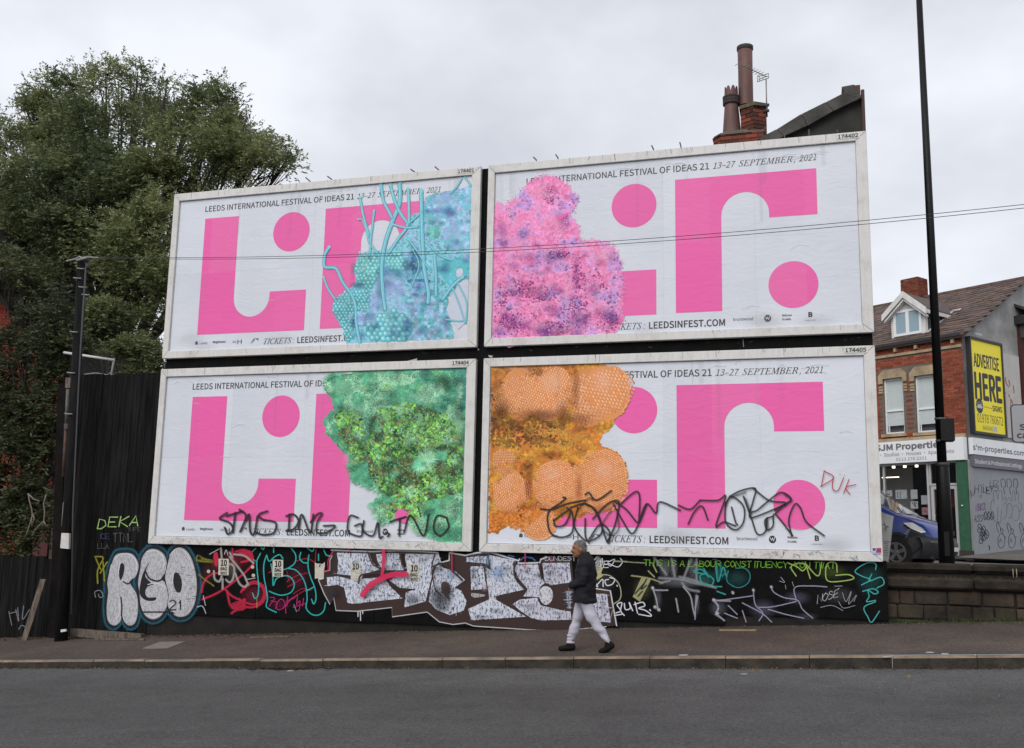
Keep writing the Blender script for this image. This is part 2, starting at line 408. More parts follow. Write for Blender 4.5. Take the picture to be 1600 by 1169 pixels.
while x < 19:
    Ln = kr.uniform(.86, 1.08); gap = .012
    y0 = -2.5+kr.uniform(-.012, .008); top = kr.uniform(-.006, .006)
    def KT(a, b_, c, x=x): return (a, b_, (zroad(a)-.1 if c < .5 else zkerb(a)+top))
    MB().box((x, y0, 0), (x+Ln-gap, -2.355, 1), None, 0)
    b = MB(); q = [(x, y0), (x+Ln-gap, y0)]
    ch = .025; vs = []
    for a in (x, x+Ln-gap):
        zt = zkerb(a)+top; zb = zroad(a)-.1
        vs += [(a, y0, zb), (a, y0, zt-ch), (a, y0+ch*.9, zt), (a, -2.352, zt), (a, -2.352, zb)]
    b.add(vs, [(0, 5, 6, 1), (1, 6, 7, 2), (2, 7, 8, 3), (3, 8, 9, 4), (0, 1, 2, 3, 4), (5, 9, 8, 7, 6)])
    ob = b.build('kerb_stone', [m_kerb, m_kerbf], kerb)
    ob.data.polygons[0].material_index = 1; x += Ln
m_mark = paint_mat('road_paint', .8, .35, 14)
def TG(zf, off=0.): return lambda a, b_, h: (a, b_, zf(a, b_)+h+off)
def ground_px(px, py, zf):
    d = ray(px, py); lo, hi = 3., 60.       # first crossing of the sight line and the surface
    f = lambda t: (CAM+d*t)[2]-zf(*(CAM+d*t)[:2])
    for t in np.arange(3, 60, .1):
        if f(t) <= 0: lo, hi = t-.1, t; break
    else: hi = 18.; lo = 17.9
    for _ in range(20):
        m_ = (lo+hi)/2
        if f(m_) > 0: lo = m_
        else: hi = m_
    return (CAM+d*hi)[:2]
# worn yellow dashes by the kerb
pm = Paint(TG(lambda x, y: zroad(x)), .004)
for (a, b_) in [((1172, 1048), (1182, 1050)), ((1186, 1049), (1192, 1050)), ((1415, 1056), (1424, 1058)), ((1430, 1056), (1440, 1058)), ((924, 1050), (930, 1052))]:
    p = ground_px(*a, lambda x, y: zroad(x)); q = ground_px(*b_, lambda x, y: zroad(x))
    pm.poly([(p[0], q[1]-.05), (q[0], q[1]-.05), (q[0], p[1]+.05), (p[0], p[1]+.05)], (.42, .27, .08), .75)
tag(pm.build('road_marking', m_mark), kind='structure')

# cracks, joints and wheel tracks in the surfacing
m_wear = paint_mat('surface_wear', .9, .1, 6, .1)
def wear(name, zf, lines, parent):
    pw = Paint(lambda a, b_, h: (a, b_, zf(a, b_)+h), .002, .00004)
    for pts, wd, c, a, sf in lines: pw.stroke(pts, wd, c, a, sf, n=5)
    o = pw.build(name, m_wear); o.parent = bpy.data.objects[parent]; return o
wr_ = random.Random(12)
def crackline(x0, y0, x1, y1, j, n): return [(x0+(x1-x0)*i/n+wr_.uniform(-j, j), y0+(y1-y0)*i/n+wr_.uniform(-j, j)*.6) for i in range(n+1)]
ln = []
for y in (-4.9, -6.6, -8.2): ln.append((crackline(-6, y, 20, y-.1, .05, 30), .5, (.028, .028, .029), .16, .9))
ln.append((crackline(-6, -3.9, 20, -3.95, .02, 40), .02, (.012, .012, .012), .6, .5))
ln.append((crackline(-6, -2.58, 20, -2.58, .03, 60), .12, (.022, .017, .013), .6, .9))
for k in range(9):
    x = wr_.uniform(0, 15); y = wr_.uniform(-7.5, -3.2); ln.append((crackline(x, y, x+wr_.uniform(-1.6, 1.6), y+wr_.uniform(-1.2, 1.2), .07, 9), .012, (.012, .012, .012), .65, .5))
for k in range(16):
    x = wr_.uniform(-1, 16); y = wr_.uniform(-8, -3); ln.append(([(x, y), (x+wr_.uniform(.05, .4), y+wr_.uniform(-.1, .1))], wr_.uniform(.06, .2), (.022, .021, .02), .22, .95))
wear('wear', lambda x, y: zroad(x)+(0 if y > -5 else min(.12, (-5-y)*.02)), ln, 'road')
ln = [(crackline(-6, -2.02, 20, -2.0, .02, 40), .015, (.015, .012, .01), .6, .5)]
for x in (1.6, 6.9, 12.4): ln.append((crackline(x, -2.3, x+.1, .05, .02, 8), .014, (.015, .012, .01), .6, .5))
for k in range(8):
    x = wr_.uniform(-1, 16); ln.append((crackline(x, wr_.uniform(-2, -.2), x+wr_.uniform(-1.2, 1.2), wr_.uniform(-2, -.2), .05, 8), .01, (.015, .012, .01), .6, .5))
for k in range(60):
    x = wr_.uniform(-2, 16); y = wr_.uniform(-2.2, -.1); c = wr_.choice([(.11, .1, .095), (.02, .017, .015)]); ln.append(([(x, y), (x+.02, y)], wr_.uniform(.02, .05), c, .6, .5))
for k in range(14):
    x = wr_.uniform(-1, 16); y = wr_.uniform(-2.2, -.1); ln.append(([(x, y), (x+wr_.uniform(.1, .6), y+wr_.uniform(-.1, .1))], wr_.uniform(.1, .35), (.022, .018, .015), .35, .95))
ln.append((crackline(-3, .06, 13.1, .06, .02, 60), .14, (.012, .01, .008), .6, .9))
wear('wear', lambda x, y: zpave(x, y), ln, 'pavement')
# ================================================================== hoarding
Y0 = .10                                            # face of the black boarding
m_black = mat('black_paint', (.0065, .0065, .007), .7, scale=4, bump=.35, bscale=22, col2=(.0035, .0035, .004), spec=.06)
m_black2 = mat('black_paint_dusty', (.02, .017, .015), .85, scale=3, bump=.3, bscale=18, col2=(.011, .0105, .01), spec=.2)
HO = empty('hoarding', (6.6, Y0+.05, .1), 'long black painted hoarding covered in spray graffiti under the four billboards', 'hoarding')
z0 = 1.406; BH = 3.3617; BW = 6.5; GX = .1416; GZ = .2111
quick('back_board', (.03, Y0, 1.25), (13.12, Y0+.06, z0+2*BH+GZ-.02), m_black, HO)
# lower sheets, hung a little off the plinth
edges = [-.08, 2.35, 4.7, 7.92, 10.75, 13.2]
for a, b_ in zip(edges[:-1], edges[1:]):
    low = (.12, .13, .145, .36, .53)[edges.index(a)]
    MB().box((a+.006, Y0-.015, low), (b_-.006, Y0+.03, 1.42)).build('panel', m_black, HO)
quickb = MB(); quickb.add([(-2.0, Y0+.03, -.9), (13.2, Y0+.03, -.2), (13.2, Y0+.03, 1.3), (-2.0, Y0+.03, 1.3), (-2.0, Y0+.09, -.9), (13.2, Y0+.09, -.2), (13.2, Y0+.09, 1.3), (-2.0, Y0+.09, 1.3)],
    [(0, 1, 2, 3), (7, 6, 5, 4), (0, 4, 5, 1), (3, 2, 6, 7), (0, 3, 7, 4), (1, 5, 6, 2)])
quickb.build('plinth', m_black2, HO)
# vertical black boards at the left, up to the height of a fence
m_fboard = mat('black_board', (.017, .016, .016), .75, scale=2, bump=.5, bscale=10, col2=(.004, .004, .004), stretch=(6, 1, .4), spec=.05)
FE = empty('board_fence', (-1.1, Y0, -.35), 'tall black vertical board fence between the wooden pole and the lower left billboard', 'fence')
fr = random.Random(5); x = -2.02
while x < -.02:
    wd = fr.uniform(.13, .17); top = 4.72+fr.uniform(-.015, .015); yy = Y0+fr.uniform(-.006, .004)
    if x+wd > .02: wd = .02-x
    quick('board', (x+.004, yy+.008, zfoot(x)-.05), (x+wd-.004, yy+.028, top), m_fboard, FE); x += wd
for zz in (.4, 2.4, 4.3): quick('rail', (-2.05, Y0+.03+.062, zz), (.0, Y0+.15, zz+.12), m_fboard, FE)
# low dark fence that runs on to the left
FL = empty('board_fence', (-4.4, .15, -.5), 'low dark board fence with a small grey scrawl left of the wooden pole', 'fence')
x = -6.6
while x < -2.1:
    wd = fr.uniform(.14, .2); top = 1.08+fr.uniform(-.03, .03)
    quick('board', (x+.004, .14+fr.uniform(-.01, .01), zfoot(x)-.1), (min(x+wd, -2.06)-.004, .18, top), m_fboard, FL); x += wd
quick('rail', (-6.6, .185, .3), (-2.1, .25, .42), m_fboard, FL)

# ================================================================== billboards
def frame_mat():
    m = bpy.data.materials.new('weathered_white_frame'); m.use_nodes = True; t = m.node_tree; b = t.nodes['Principled BSDF']; lk = t.links.new
    b.inputs['Roughness'].default_value = .6
    o = N('ShaderNodeTexCoord', t).outputs['Object']
    mp_ = N('ShaderNodeMapping', t); mp_.inputs['Scale'].default_value = (9, 9, 1.2); lk(o, mp_.inputs[0])
    n1 = noise_node(t, mp_.outputs[0], 2.2, 8, .72); n2 = noise_node(t, o, 3.1, 6, .65); n3 = noise_node(t, o, 45, 3, .6)
    r1 = ramp_node(t, n1.outputs[0], [(.25, (.42, .41, .39)), (.42, (.56, .55, .53)), (.65, (.62, .615, .60))])
    r2 = ramp_node(t, n2.outputs[0], [(.3, (.8, .78, .75)), (.5, (1, 1, 1))]); r3 = ramp_node(t, n3.outputs[0], [(.25, (.7, .68, .65)), (.42, (1, 1, 1))])
    a = N('ShaderNodeMix', t, data_type='RGBA', blend_type='MULTIPLY'); a.inputs[0].default_value = .8; lk(r1.outputs[0], a.inputs[6]); lk(r2.outputs[0], a.inputs[7])
    c = N('ShaderNodeMix', t, data_type='RGBA', blend_type='MULTIPLY'); c.inputs[0].default_value = .7; lk(a.outputs[2], c.inputs[6]); lk(r3.outputs[0], c.inputs[7])
    lk(c.outputs[2], b.inputs['Base Color']); bn = N('ShaderNodeBump', t); bn.inputs['Strength'].default_value = .25; bn.inputs['Distance'].default_value = .01
    lk(n1.outputs[0], bn.inputs['Height']); lk(bn.outputs[0], b.inputs['Normal']); return m
m_frame = frame_mat()
def paper_mat():
    m = bpy.data.materials.new('poster_paper'); m.use_nodes = True; t = m.node_tree; b = t.nodes['Principled BSDF']; lk = t.links.new
    b.inputs['Roughness'].default_value = .5; b.inputs['Specular IOR Level'].default_value = .35
    o = N('ShaderNodeTexCoord', t).outputs['Object']
    n = noise_node(t, o, .9, 5, .6); r = ramp_node(t, n.outputs[0], [(.3, (.57, .60, .665)), (.7, (.63, .655, .715))])
    lk(r.outputs[0], b.inputs['Base Color'])
    mp_ = N('ShaderNodeMapping', t); mp_.inputs['Scale'].default_value = (1, 1, 2.4); lk(o, mp_.inputs[0])
    wr = noise_node(t, mp_.outputs[0], 2.3, 4, .55, 1.2); bn = N('ShaderNodeBump', t); bn.inputs['Strength'].default_value = .24; bn.inputs['Distance'].default_value = .03
    lk(wr.outputs[0], bn.inputs['Height']); lk(bn.outputs[0], b.inputs['Normal']); return m
m_paper = paper_mat()
m_print = paint_mat('poster_print', .5, wrinkle=.22)
m_spray = paint_mat('spray_paint', .5)
m_spray_thin = paint_mat('spray_paint_thin', .55, .75, 22, .3, (1, 1, .5))
m_rough = paint_mat('rolled_paint', .7, .60, 24, .2, (1.6, 1, .7))
m_ink = mat('black_ink', (.012, .012, .014), .5)
m_iron = mat('iron', (.05, .048, .045), .6, .4, 20)
PINK = (.76, .105, .36); INK = (.012, .012, .014)

def vnoise(seed):
    r = np.random.default_rng(seed); g = r.random((64, 64))
    def f(x, y):
        x = np.asarray(x, float); y = np.asarray(y, float); xi = np.floor(x).astype(int); yi = np.floor(y).astype(int)
        fx = x-xi; fy = y-yi; fx = fx*fx*(3-2*fx); fy = fy*fy*(3-2*fy)
        a = g[xi % 64, yi % 64]; b = g[(xi+1) % 64, yi % 64]; c = g[xi % 64, (yi+1) % 64]; d = g[(xi+1) % 64, (yi+1) % 64]
        return (a*(1-fx)+b*fx)*(1-fy)+(c*(1-fx)+d*fx)*fy
    return f
def inside(P, poly):
    poly = np.array(poly, float); x, y = P[:, 0], P[:, 1]; c = np.zeros(len(P), bool); j = len(poly)-1
    for i in range(len(poly)):
        xi, yi = poly[i]; xj, yj = poly[j]
        k = ((yi > y) != (yj > y)) & (x < (xj-xi)*(y-yi)/((yj-yi) or 1e-9)+xi); c ^= k; j = i
    return c
def scatter(poly, n, seed=1, grow=0):
    r = np.random.default_rng(seed); q = np.array(poly, float); lo = q.min(0)-grow; hi = q.max(0)+grow
    P = lo+r.random((n*3, 2))*(hi-lo); return P[inside(P, poly)][:n]
def S(*c): return np.array(srgb(*c))

def design(T, left=True, right=True):
    """the printed shapes common to the four posters, in metres from the frame's lower left corner"""
    pt = Paint(T, .0012, .0002)
    arc = lambda cx, cy, r, a0, a1, n=14: [(cx+r*math.cos(R_(a0+(a1-a0)*i/n)), cy+r*math.sin(R_(a0+(a1-a0)*i/n))) for i in range(n+1)]
    pt.poly([(.73, 2.805), (.73, .452), (3.047, .452), (3.047, 1.24), (2.272, 1.24)]+arc(1.882, 1.155, .39, 0, -180)+[(1.492, 2.805)][:1], PINK)
    pt.poly(arc(2.664, 2.402, .392, 0, 350, 40), PINK)
    pt.poly([(3.377, 2.807), (3.377, .462), (4.143, .462)]+arc(4.54, 2.1, .392, 180, 0)+[(4.932, 2.018), (5.70, 2.018), (5.70, 2.807)], PINK)
    pt.poly(arc(5.288, .852, .394, 0, 350, 40), PINK)
    return pt
def serif(s):
    o = ''
    for ch in s:
        if 'A' <= ch <= 'Z': o += chr(0x1D434+ord(ch)-65)
        else: o += ch
    return o
def poster_text(T, parent):
    a = [letters('', 'LEEDS INTERNATIONAL FESTIVAL OF IDEAS 21', T, .72, 2.948, 3.955, .112, None, None, .012, build=False),
         letters('', '13–27', T, 4.02, 2.948, 4.40, .105, None, None, 0, .3, build=False), letters('', serif('SEPTEMBER'), T, 4.45, 2.948, 5.33, .105, None, None, 0, .1, build=False), letters('', ',', T, 5.345, 2.948, 5.365, .105, None, None, 0, .3, build=False), letters('', '2021', T, 5.43, 2.948, 5.71, .105, None, None, 0, .3, build=False),
         letters('', ':', T, 2.83, .212, 2.85, .112, None, None, 0, .3, build=False), letters('', serif('TICKETS'), T, 2.205, .212, 2.80, .112, None, None, 0, .12, build=False),
         letters('', 'LEEDSINFEST.COM', T, 2.925, .212, 4.182, .112, None, None, .02, build=False),
         letters('', 'bruntwood', T, 4.32, .285, 4.635, .05, None, None, .004, build=False),
         letters('', 'Welcome', T, 5.10, .325, 5.25, .035, None, None, .02, build=False),
         letters('', 'to Leeds.', T, 5.10, .262, 5.24, .035, None, None, .02, build=False),
         letters('', 'B', T, 5.515, .30, 5.57, .075, None, None, .05, build=False),
         letters('', 'LEEDS BID', T, 5.46, .235, 5.62, .018, None, None, 0, build=False),
         letters('', 'Leeds', T, .80, .262, .975, .045, None, None, 0, build=False),
         letters('', 'Weightmans', T, 1.09, .275, 1.375, .042, None, None, .02, build=False),
         letters('', '=H', T, 1.53, .24, 1.73, .085, None, None, .0, build=False)]
    for q, c in zip(a, range(99)): pass
    o = mbjoin(a).build('lettering', m_ink, parent, fix=False); o['kind'] = 'stuff'
    pt = Paint(T, .0022, .0001)
    th = np.linspace(0, 2*math.pi, 22)[:-1]
    pt.poly([(4.87+.055*math.cos(t), .305+.06*math.sin(t)) for t in th], INK)
    for p, q in (((4.835, .33), (4.855, .29)), ((4.855, .29), (4.87, .33)), ((4.87, .33), (4.885, .28)), ((4.885, .28), (4.905, .34))): pt.stroke([p, q], .008, (.7, .7, .75), 1, .1, False)
    pt.poly([(.70, .26), (.76, .26), (.76, .31), (.73, .33), (.70, .31)], (.05, .05, .06))
    for i in range(5): pt.stroke([(1.93+i*.02, .24+i*.012), (2.0, .33), (2.09, .29+.01*i)], .007, (.12, .12, .13), .9, .3)
    pt.build('logo', m_print, parent)

def billboard(col, row, number, label):
    xo = 0 if col == 0 else BW+GX; zo = z0 if row == 0 else z0+BH+GZ
    E_ = empty('billboard', (xo+BW/2, Y0, zo), label, 'billboard', 'festival poster billboards on the hoarding')
    l, r, b_, t = .127, BW-.172, .145, BH-.155
    D = .098
    def rail(q, nm='frame_rail'):
        # a mitred board with a rounded outer edge
        mb = MB(); mb.prism(q, lambda a, c, d: (xo+a, d, zo+c), 0, D); o = mb.build(nm, m_frame, E_)
        bv = o.modifiers.new('b', 'BEVEL'); bv.width = .008; bv.segments = 2
    e = .002
    rail([(0, 0), (BW, 0), (r-e, b_-e), (l+e, b_-e)]); rail([(0, BH), (l+e, t+e), (r-e, t+e), (BW, BH)])
    rail([(0, e*2), (l, b_), (l, t), (0, BH-e*2)]); rail([(BW, e*2), (BW, BH-e*2), (r, t), (r, b_)])
    # poster, a sheet with a slight swell
    T = lambda a, c, h: (xo+a, .045-h, zo+c)
    nx, nz = 24, 12
    PO = MB().box((xo+l+.004, .046, zo+b_+.004), (xo+r-.004, .09, zo+t-.004)).build('poster', m_paper, E_)
    # narrow dark gap all round the sheet
    for (a, c) in (((l, b_-.0), (r, b_+.006)), ((l, t-.012), (r, t)), ((l, b_), (l+.008, t)), ((r-.008, b_), (r, t))):
        pass
    design(T).build('pink_print', m_print, PO)
    poster_text(T, PO)
    # paper joins
    pj = Paint(T, .0031, .0001); jr = random.Random(number)
    for u in (1.62, 3.17, 4.72):
        pj.stroke([(u+jr.uniform(-.03, .03), b_+.02), (u+jr.uniform(-.03, .03), t-.02)], .005, (.5, .51, .55), .22, .4, False)
    v = 1.66+jr.uniform(-.03, .03); pj.stroke([(l+.01, v), (r-.01, v+jr.uniform(-.02, .02))], .005, (.5, .51, .55), .25, .4, False)
    us = [l+.01, .9, 1.62, 2.4, 3.17, 3.95, 4.72, 5.5, r-.01]
    for i in range(8):
        for (v0, v1) in ((b_+.01, v), (v, t-.01)):
            if jr.random() < .75: pj.poly([(us[i], v0), (us[i+1], v0), (us[i+1], v1), (us[i], v1)], jr.choice([(.35, .36, .4), (.8, .82, .85), (.5, .5, .52)]), jr.uniform(.015, .05))
    for i in range(16):      # creases, their light and shade painted as pale and dark strokes
        u = jr.uniform(.3, 6.1); vv = jr.choice([jr.uniform(b_+.05, t-.05), t-jr.uniform(.03, .25), t-jr.uniform(.03, .25)]); dx = jr.uniform(.08, .45); dy = jr.uniform(-.05, .05)
        pp = [(u, vv), (min(r-.03, u+dx*.5), vv+dy+.02), (min(r-.02, u+dx), vv+dy)]; pj.stroke(pp, .018, (.8, .82, .85), .22, .8); pj.stroke([(x_, y_-.012) for x_, y_ in pp], .014, (.25, .26, .3), .13, .8)
    for i in range(9):
        u = jr.uniform(.2, 6.2); pj.stroke([(u, t-.02), (u+jr.uniform(-.02, .02), t-jr.uniform(.3, 1.3))], jr.uniform(.02, .08), (.25, .25, .26), jr.uniform(.05, .12), .9, False)
    for i in range(5):
        u = jr.uniform(.3, 6.); pj.soft(u, b_+jr.uniform(.0, .25), .4, .18, (.3, .28, .26), .12)
    pj.build('paper_joint_crease_shade', m_print, PO)
    # number plate
    PL = MB().box((xo+6.03, -.006, zo+BH-.115), (xo+6.40, -.0005, zo+BH-.02)).build('number_plate', mat('plate', (.6, .6, .57), .6, .3, 12), E_)
    letters('lettering', str(number), lambda a, c, h: (xo+a, -.0065-h, zo+c), 6.06, BH-.097, 6.37, .06, m_ink, PL, .03)
    # weather marks down from the top rail
    ps = Paint(lambda a, c, h: (xo+a, -.0005-h, zo+c), .0008, .00003); q = random.Random(number*3)
    for i in range(26):
        u = q.uniform(.1, 6.4); dl = q.uniform(.03, .13)
        ps.stroke([(u, BH-.005), (u+q.uniform(-.02, .02), BH-.005-dl)], q.uniform(.004, .012), (.13, .12, .1), q.uniform(.2, .65), .6, False)
    for i in range(16):
        u = q.uniform(.1, 6.4); ps.stroke([(u, b_-.01), (u+q.uniform(-.02, .02), b_-.01-q.uniform(.03, .1))], q.uniform(.004, .01), (.16, .15, .13), q.uniform(.2, .5), .6, False)
    if row == 0:
        for i in range(70):
            u = q.uniform(.2, 6.3); v = q.uniform(.02, .12); c = [(.25, .02, .05), (.02, .25, .22), (.05, .05, .2), (.05, .05, .05), (.35, .08, .12)][q.randrange(5)]
            pp = [(u, v)]
            for k in range(3): pp.append((pp[-1][0]+q.uniform(-.01, .07), min(.135, max(.01, v+q.uniform(-.05, .05)))))
            ps.stroke(pp, q.uniform(.005, .011), c, q.uniform(.15, .5), .4)
    ps.build('stain', m_print, E_)
    return E_, PO, xo, zo
BTL = billboard(0, 1, 174401, 'upper left billboard with the blue coral image over pink shapes')
BTR = billboard(1, 1, 174402, 'upper right billboard with the pink and violet powdery image')
BBL = billboard(0, 0, 174404, 'lower left billboard with the green leafy image and black scrawled tags')
BBR = billboard(1, 0, 174405, 'lower right billboard with the orange coral image and red hand lettering')
YP = .045
def TPX(lift=0.): return lambda a, b_, h: tuple(atY(a, b_, YP-lift)+np.array([0, -h, 0]))
# thin iron lugs along the top edges
for (B, pts) in ((BTL, [((485, 284), (477, 277)), ((519, 281), (511, 275)), ((648, 269), (641, 264)), ((686, 266), (679, 260)), ((328, 297), (322, 292)), ((365, 294), (360, 289))]),
                 (BTR, [((838, 250), (833, 245)), ((872, 247), (868, 241)), ((1021, 233), (1018, 227)), ((1064, 229), (1062, 222)), ((1226, 216), (1226, 208)), ((1264, 212), (1264, 202)), ((1309, 207), (1308, 203))])):
    for a, b_ in pts:
        p = atY(*a, .05); q = atY(*b_, .12); q[1] = .14
        MB().tube([p-np.array([0, 0, .03]), p, q], .012, 6).build('lug', m_iron, B[0])
# ================================================================== the four printed images
def lumps(pt, O, n, rr, darks, lights, a, seed):
    r = np.random.default_rng(seed); P = scatter(O, n*4, seed); keep = []
    for p in P:
        if all(np.hypot(*(p-q)) > rr[0]*.75 for q in keep): keep.append(p)
        if len(keep) >= n: break
    o_ = np.array(O)
    for p in keep:
        R = r.uniform(*rr); dd = np.min(np.hypot(*(o_-p).T)); R = min(R, max(3, dd*.95))
        pt.soft(p[0]+R*.35, p[1]+R*.42, R*.95, R*.75, darks[r.integers(len(darks))], a*r.uniform(.7, 1.2), r.uniform(-.5, .5)); pt.soft(p[0]-R*.22, p[1]-R*.32, R*.8, R*.62, lights[r.integers(len(lights))], a*r.uniform(.6, 1.1), r.uniform(-.5, .5))
def art_green():
    pt = Paint(TPX(.004), .0005, .00003)
    O = [(508, 597), (520, 588), (553, 584), (556, 580), (600, 577), (728, 575.5), (727, 640), (726, 740), (724, 846), (700, 846), (684, 842), (668, 833), (648, 826), (640, 815), (628, 798), (610, 812), (596, 818), (588, 803), (580, 786), (598, 778), (592, 766), (570, 757), (551, 742), (546, 724), (544, 712), (526, 692), (512, 676), (507, 655), (524, 640), (520, 622), (509, 608)]
    n1, n2, n3 = vnoise(1), vnoise(2), vnoise(3)
    P = scatter(O, 3600, 4, 0)
    def pal(P, kind):
        a = n1(P[:, 0]/16, P[:, 1]/16); b = n2(P[:, 0]/6, P[:, 1]/6); r = rng.random(len(P))
        teal = S(104, 196, 152); dteal = S(60, 142, 124); lime = S(140, 206, 88); dgreen = S(44, 100, 58); mint = S(168, 226, 186); oliv = S(112, 124, 70)
        c = np.zeros((len(P), 3))
        cx = np.exp(-(((P[:, 0]-645)/75)**2+((P[:, 1]-715)/75)**2)*1.2)      # leafy middle
        for i in range(len(P)):
            if kind == 'base': q = dgreen*(.6+.5*b[i]) if cx[i] > .35 else (dteal if P[i, 0] > 640 and P[i, 1] < 640 else S(84, 160, 124))*(.6+.6*b[i])
            elif kind == 'leaf':
                q = (lime*(.5+.9*b[i]) if a[i] > .36 else oliv*(.5+.8*b[i])) if r[i] < .72 else (dgreen if r[i] < .84 else S(96, 178, 120))
                if r[i] > .96: q = S(170, 120, 110)
            else: q = mint*(.55+.65*b[i]) if a[i] > .45 else teal*(.5+.8*b[i])
            c[i] = np.clip(q*(.85+.3*rng.random()), 0, 1)
        return c
    pt.poly(O, tuple(S(92, 168, 124)))
    pt.dots(P, 2.5+2.5*rng.random(len(P)), pal(P, 'base'), 6, .001)
    # fringe and tufts of needles
    tufts = [(535, 612, 26), (565, 600, 24), (590, 640, 24), (560, 632, 18), (528, 668, 20), (548, 660, 18), (600, 592, 22), (640, 588, 20), (690, 590, 26), (712, 612, 20), (675, 620, 24), (700, 645, 24), (715, 668, 20), (650, 606, 20), (620, 612, 20),
             (668, 718, 25), (560, 745, 16), (600, 792, 18), (640, 800, 22), (690, 795, 26), (712, 770, 20), (665, 820, 22), (705, 825, 22), (718, 690, 16), (585, 700, 16), (575, 720, 16), (598, 742, 12), (640, 770, 16), (520, 600, 18), (700, 745, 16)]
    for (cx, cy, rr) in tufts:
        m = int(rr*11); a = rng.random(m)*2*math.pi; d = rng.random(m)**.6*rr*.75
        Q = np.stack([cx+np.cos(a)*d, cy+np.sin(a)*d], 1); Q[:, 0] = np.minimum(Q[:, 0], 724-8*rng.random(m)); Q[:, 1] = np.maximum(Q[:, 1], 581)
        cc = pal(Q, 'blade'); ln = 3.5+rr*.22*rng.random(m); ln = np.where(Q[:, 0]+np.cos(a)*ln > 726, 2, ln); ln = np.where(Q[:, 1]+np.sin(a)*ln < 577, 2, ln)
        pt.blades(Q, ln, np.full(m, .95), a+rng.normal(0, .5, m), cc, .0006)
    Q = scatter(O, 5200, 61); Q = Q[~inside(Q, [(590, 640), (640, 628), (700, 650), (722, 690), (722, 770), (690, 775), (640, 790), (600, 770), (580, 740), (575, 700), (582, 665)]) & (Q[:, 1] > 583) & (Q[:, 0] < 719)]
    pt.blades(Q, 3+4*rng.random(len(Q)), np.full(len(Q), 1.), rng.random(len(Q))*6.28, np.clip(pal(Q, 'blade')*(.7+.5*rng.random((len(Q), 1))), 0, 1), .0006)
    leafy = [(590, 640), (640, 628), (700, 650), (722, 690), (722, 770), (690, 775), (640, 790), (600, 770), (580, 740), (575, 700), (582, 665)]
    for poly, cnt in ((leafy, 1500), ([(525, 645), (560, 640), (570, 680), (560, 705), (530, 685)], 170), ([(540, 690), (575, 690), (590, 720), (555, 725)], 120), ([(590, 785), (650, 785), (660, 810), (610, 812)], 110)):
        Q = scatter(poly, cnt, cnt); r = 1.6+2.2*rng.random(len(Q))
        pt.dots(Q, r*1.25, pal(Q, 'leaf')*.42, 6, .0004, .8, rng.random(len(Q))*6)
        Q = scatter(poly, cnt, cnt+1); r = 1.2+2.1*rng.random(len(Q))
        pt.dots(Q, r, pal(Q, 'leaf'), 6, .0008, .6, rng.random(len(Q))*6)
    for (cx, cy, rr) in [(668, 718, 24), (655, 728, 18), (690, 712, 14)]:
        m = 170; a = rng.random(m)*2*math.pi; d = rng.random(m)*rr*.4
        Q = np.stack([cx+np.cos(a)*d, cy+np.sin(a)*d], 1); pt.blades(Q, rr*.3+rr*.35*rng.random(m), np.full(m, 1.), a, np.clip(pal(Q, 'blade')*1.15, 0, 1), .0006)
    for (cx, cy, rr) in [(625, 640, 10), (700, 690, 9), (590, 668, 9), (640, 690, 8), (612, 745, 10), (680, 760, 12), (712, 720, 10), (655, 655, 9), (560, 680, 10), (640, 770, 12), (718, 655, 12)]:
        m = 60; a = rng.random(m)*2*math.pi; d = rng.random(m)*rr*.7
        Q = np.stack([cx+np.cos(a)*d, cy+np.sin(a)*d], 1); pt.blades(Q, 3+rr*.3*rng.random(m), np.full(m, .9), a, pal(Q, 'blade'), .0004)
    lumps(pt, O, 60, (7, 15), [tuple(S(24, 92, 56)), tuple(S(30, 100, 80))], [tuple(S(172, 232, 176)), tuple(S(164, 222, 120)), tuple(S(170, 232, 196))], .36, 6)
    Q = scatter(O, 1600, 91); Q = Q[(Q[:, 1] > 583) & (Q[:, 0] < 719)]; pt.blades(Q, 3+3.5*rng.random(len(Q)), np.full(len(Q), .9), rng.random(len(Q))*6.28, np.clip(pal(Q, 'blade')*1.05, 0, 1), .0004)
    dgs = tuple(S(18, 62, 50)); lmi = tuple(S(170, 226, 190))
    for (cx, cy, rx, ry, a) in [(700, 598, 40, 16, .45), (580, 665, 12, 34, .5), (600, 630, 30, 10, .35), (568, 700, 14, 26, .4), (640, 655, 60, 14, .25), (700, 740, 26, 20, .35), (640, 700, 20, 16, .35), (610, 760, 20, 24, .35), (716, 640, 12, 30, .4), (690, 830, 34, 10, .25), (535, 640, 12, 10, .4), (620, 700, 14, 30, .3)]: pt.soft(cx, cy, rx, ry, dgs, a)
    for (cx, cy, rx, ry, a) in [(535, 605, 24, 18, .35), (600, 650, 16, 16, .2), (660, 620, 34, 14, .3), (668, 716, 20, 16, .35), (560, 640, 18, 16, .25), (600, 795, 16, 14, .3), (700, 800, 24, 14, .25), (640, 680, 24, 14, .2), (545, 715, 10, 18, .25)]: pt.soft(cx, cy, rx, ry, lmi, a)
    E = []
    for i in range(len(O)-8):
        a_, b_ = np.array(O[i]), np.array(O[i+1])
        if i in (2, 3, 4, 5, 6, 7): continue
        n_ = int(np.linalg.norm(b_-a_)*1.6); d_ = (b_-a_)/max(1e-6, np.linalg.norm(b_-a_))
        for k in range(n_): E.append((*(a_+(b_-a_)*rng.random()), math.atan2(-d_[0], d_[1])))
    E = np.array([e for e in O and E]); E = E[E[:, 0] < 722]
    cxy = np.array([645, 700]); an = np.arctan2(E[:, 1]-cxy[1], E[:, 0]-cxy[0])+rng.normal(0, .5, len(E))
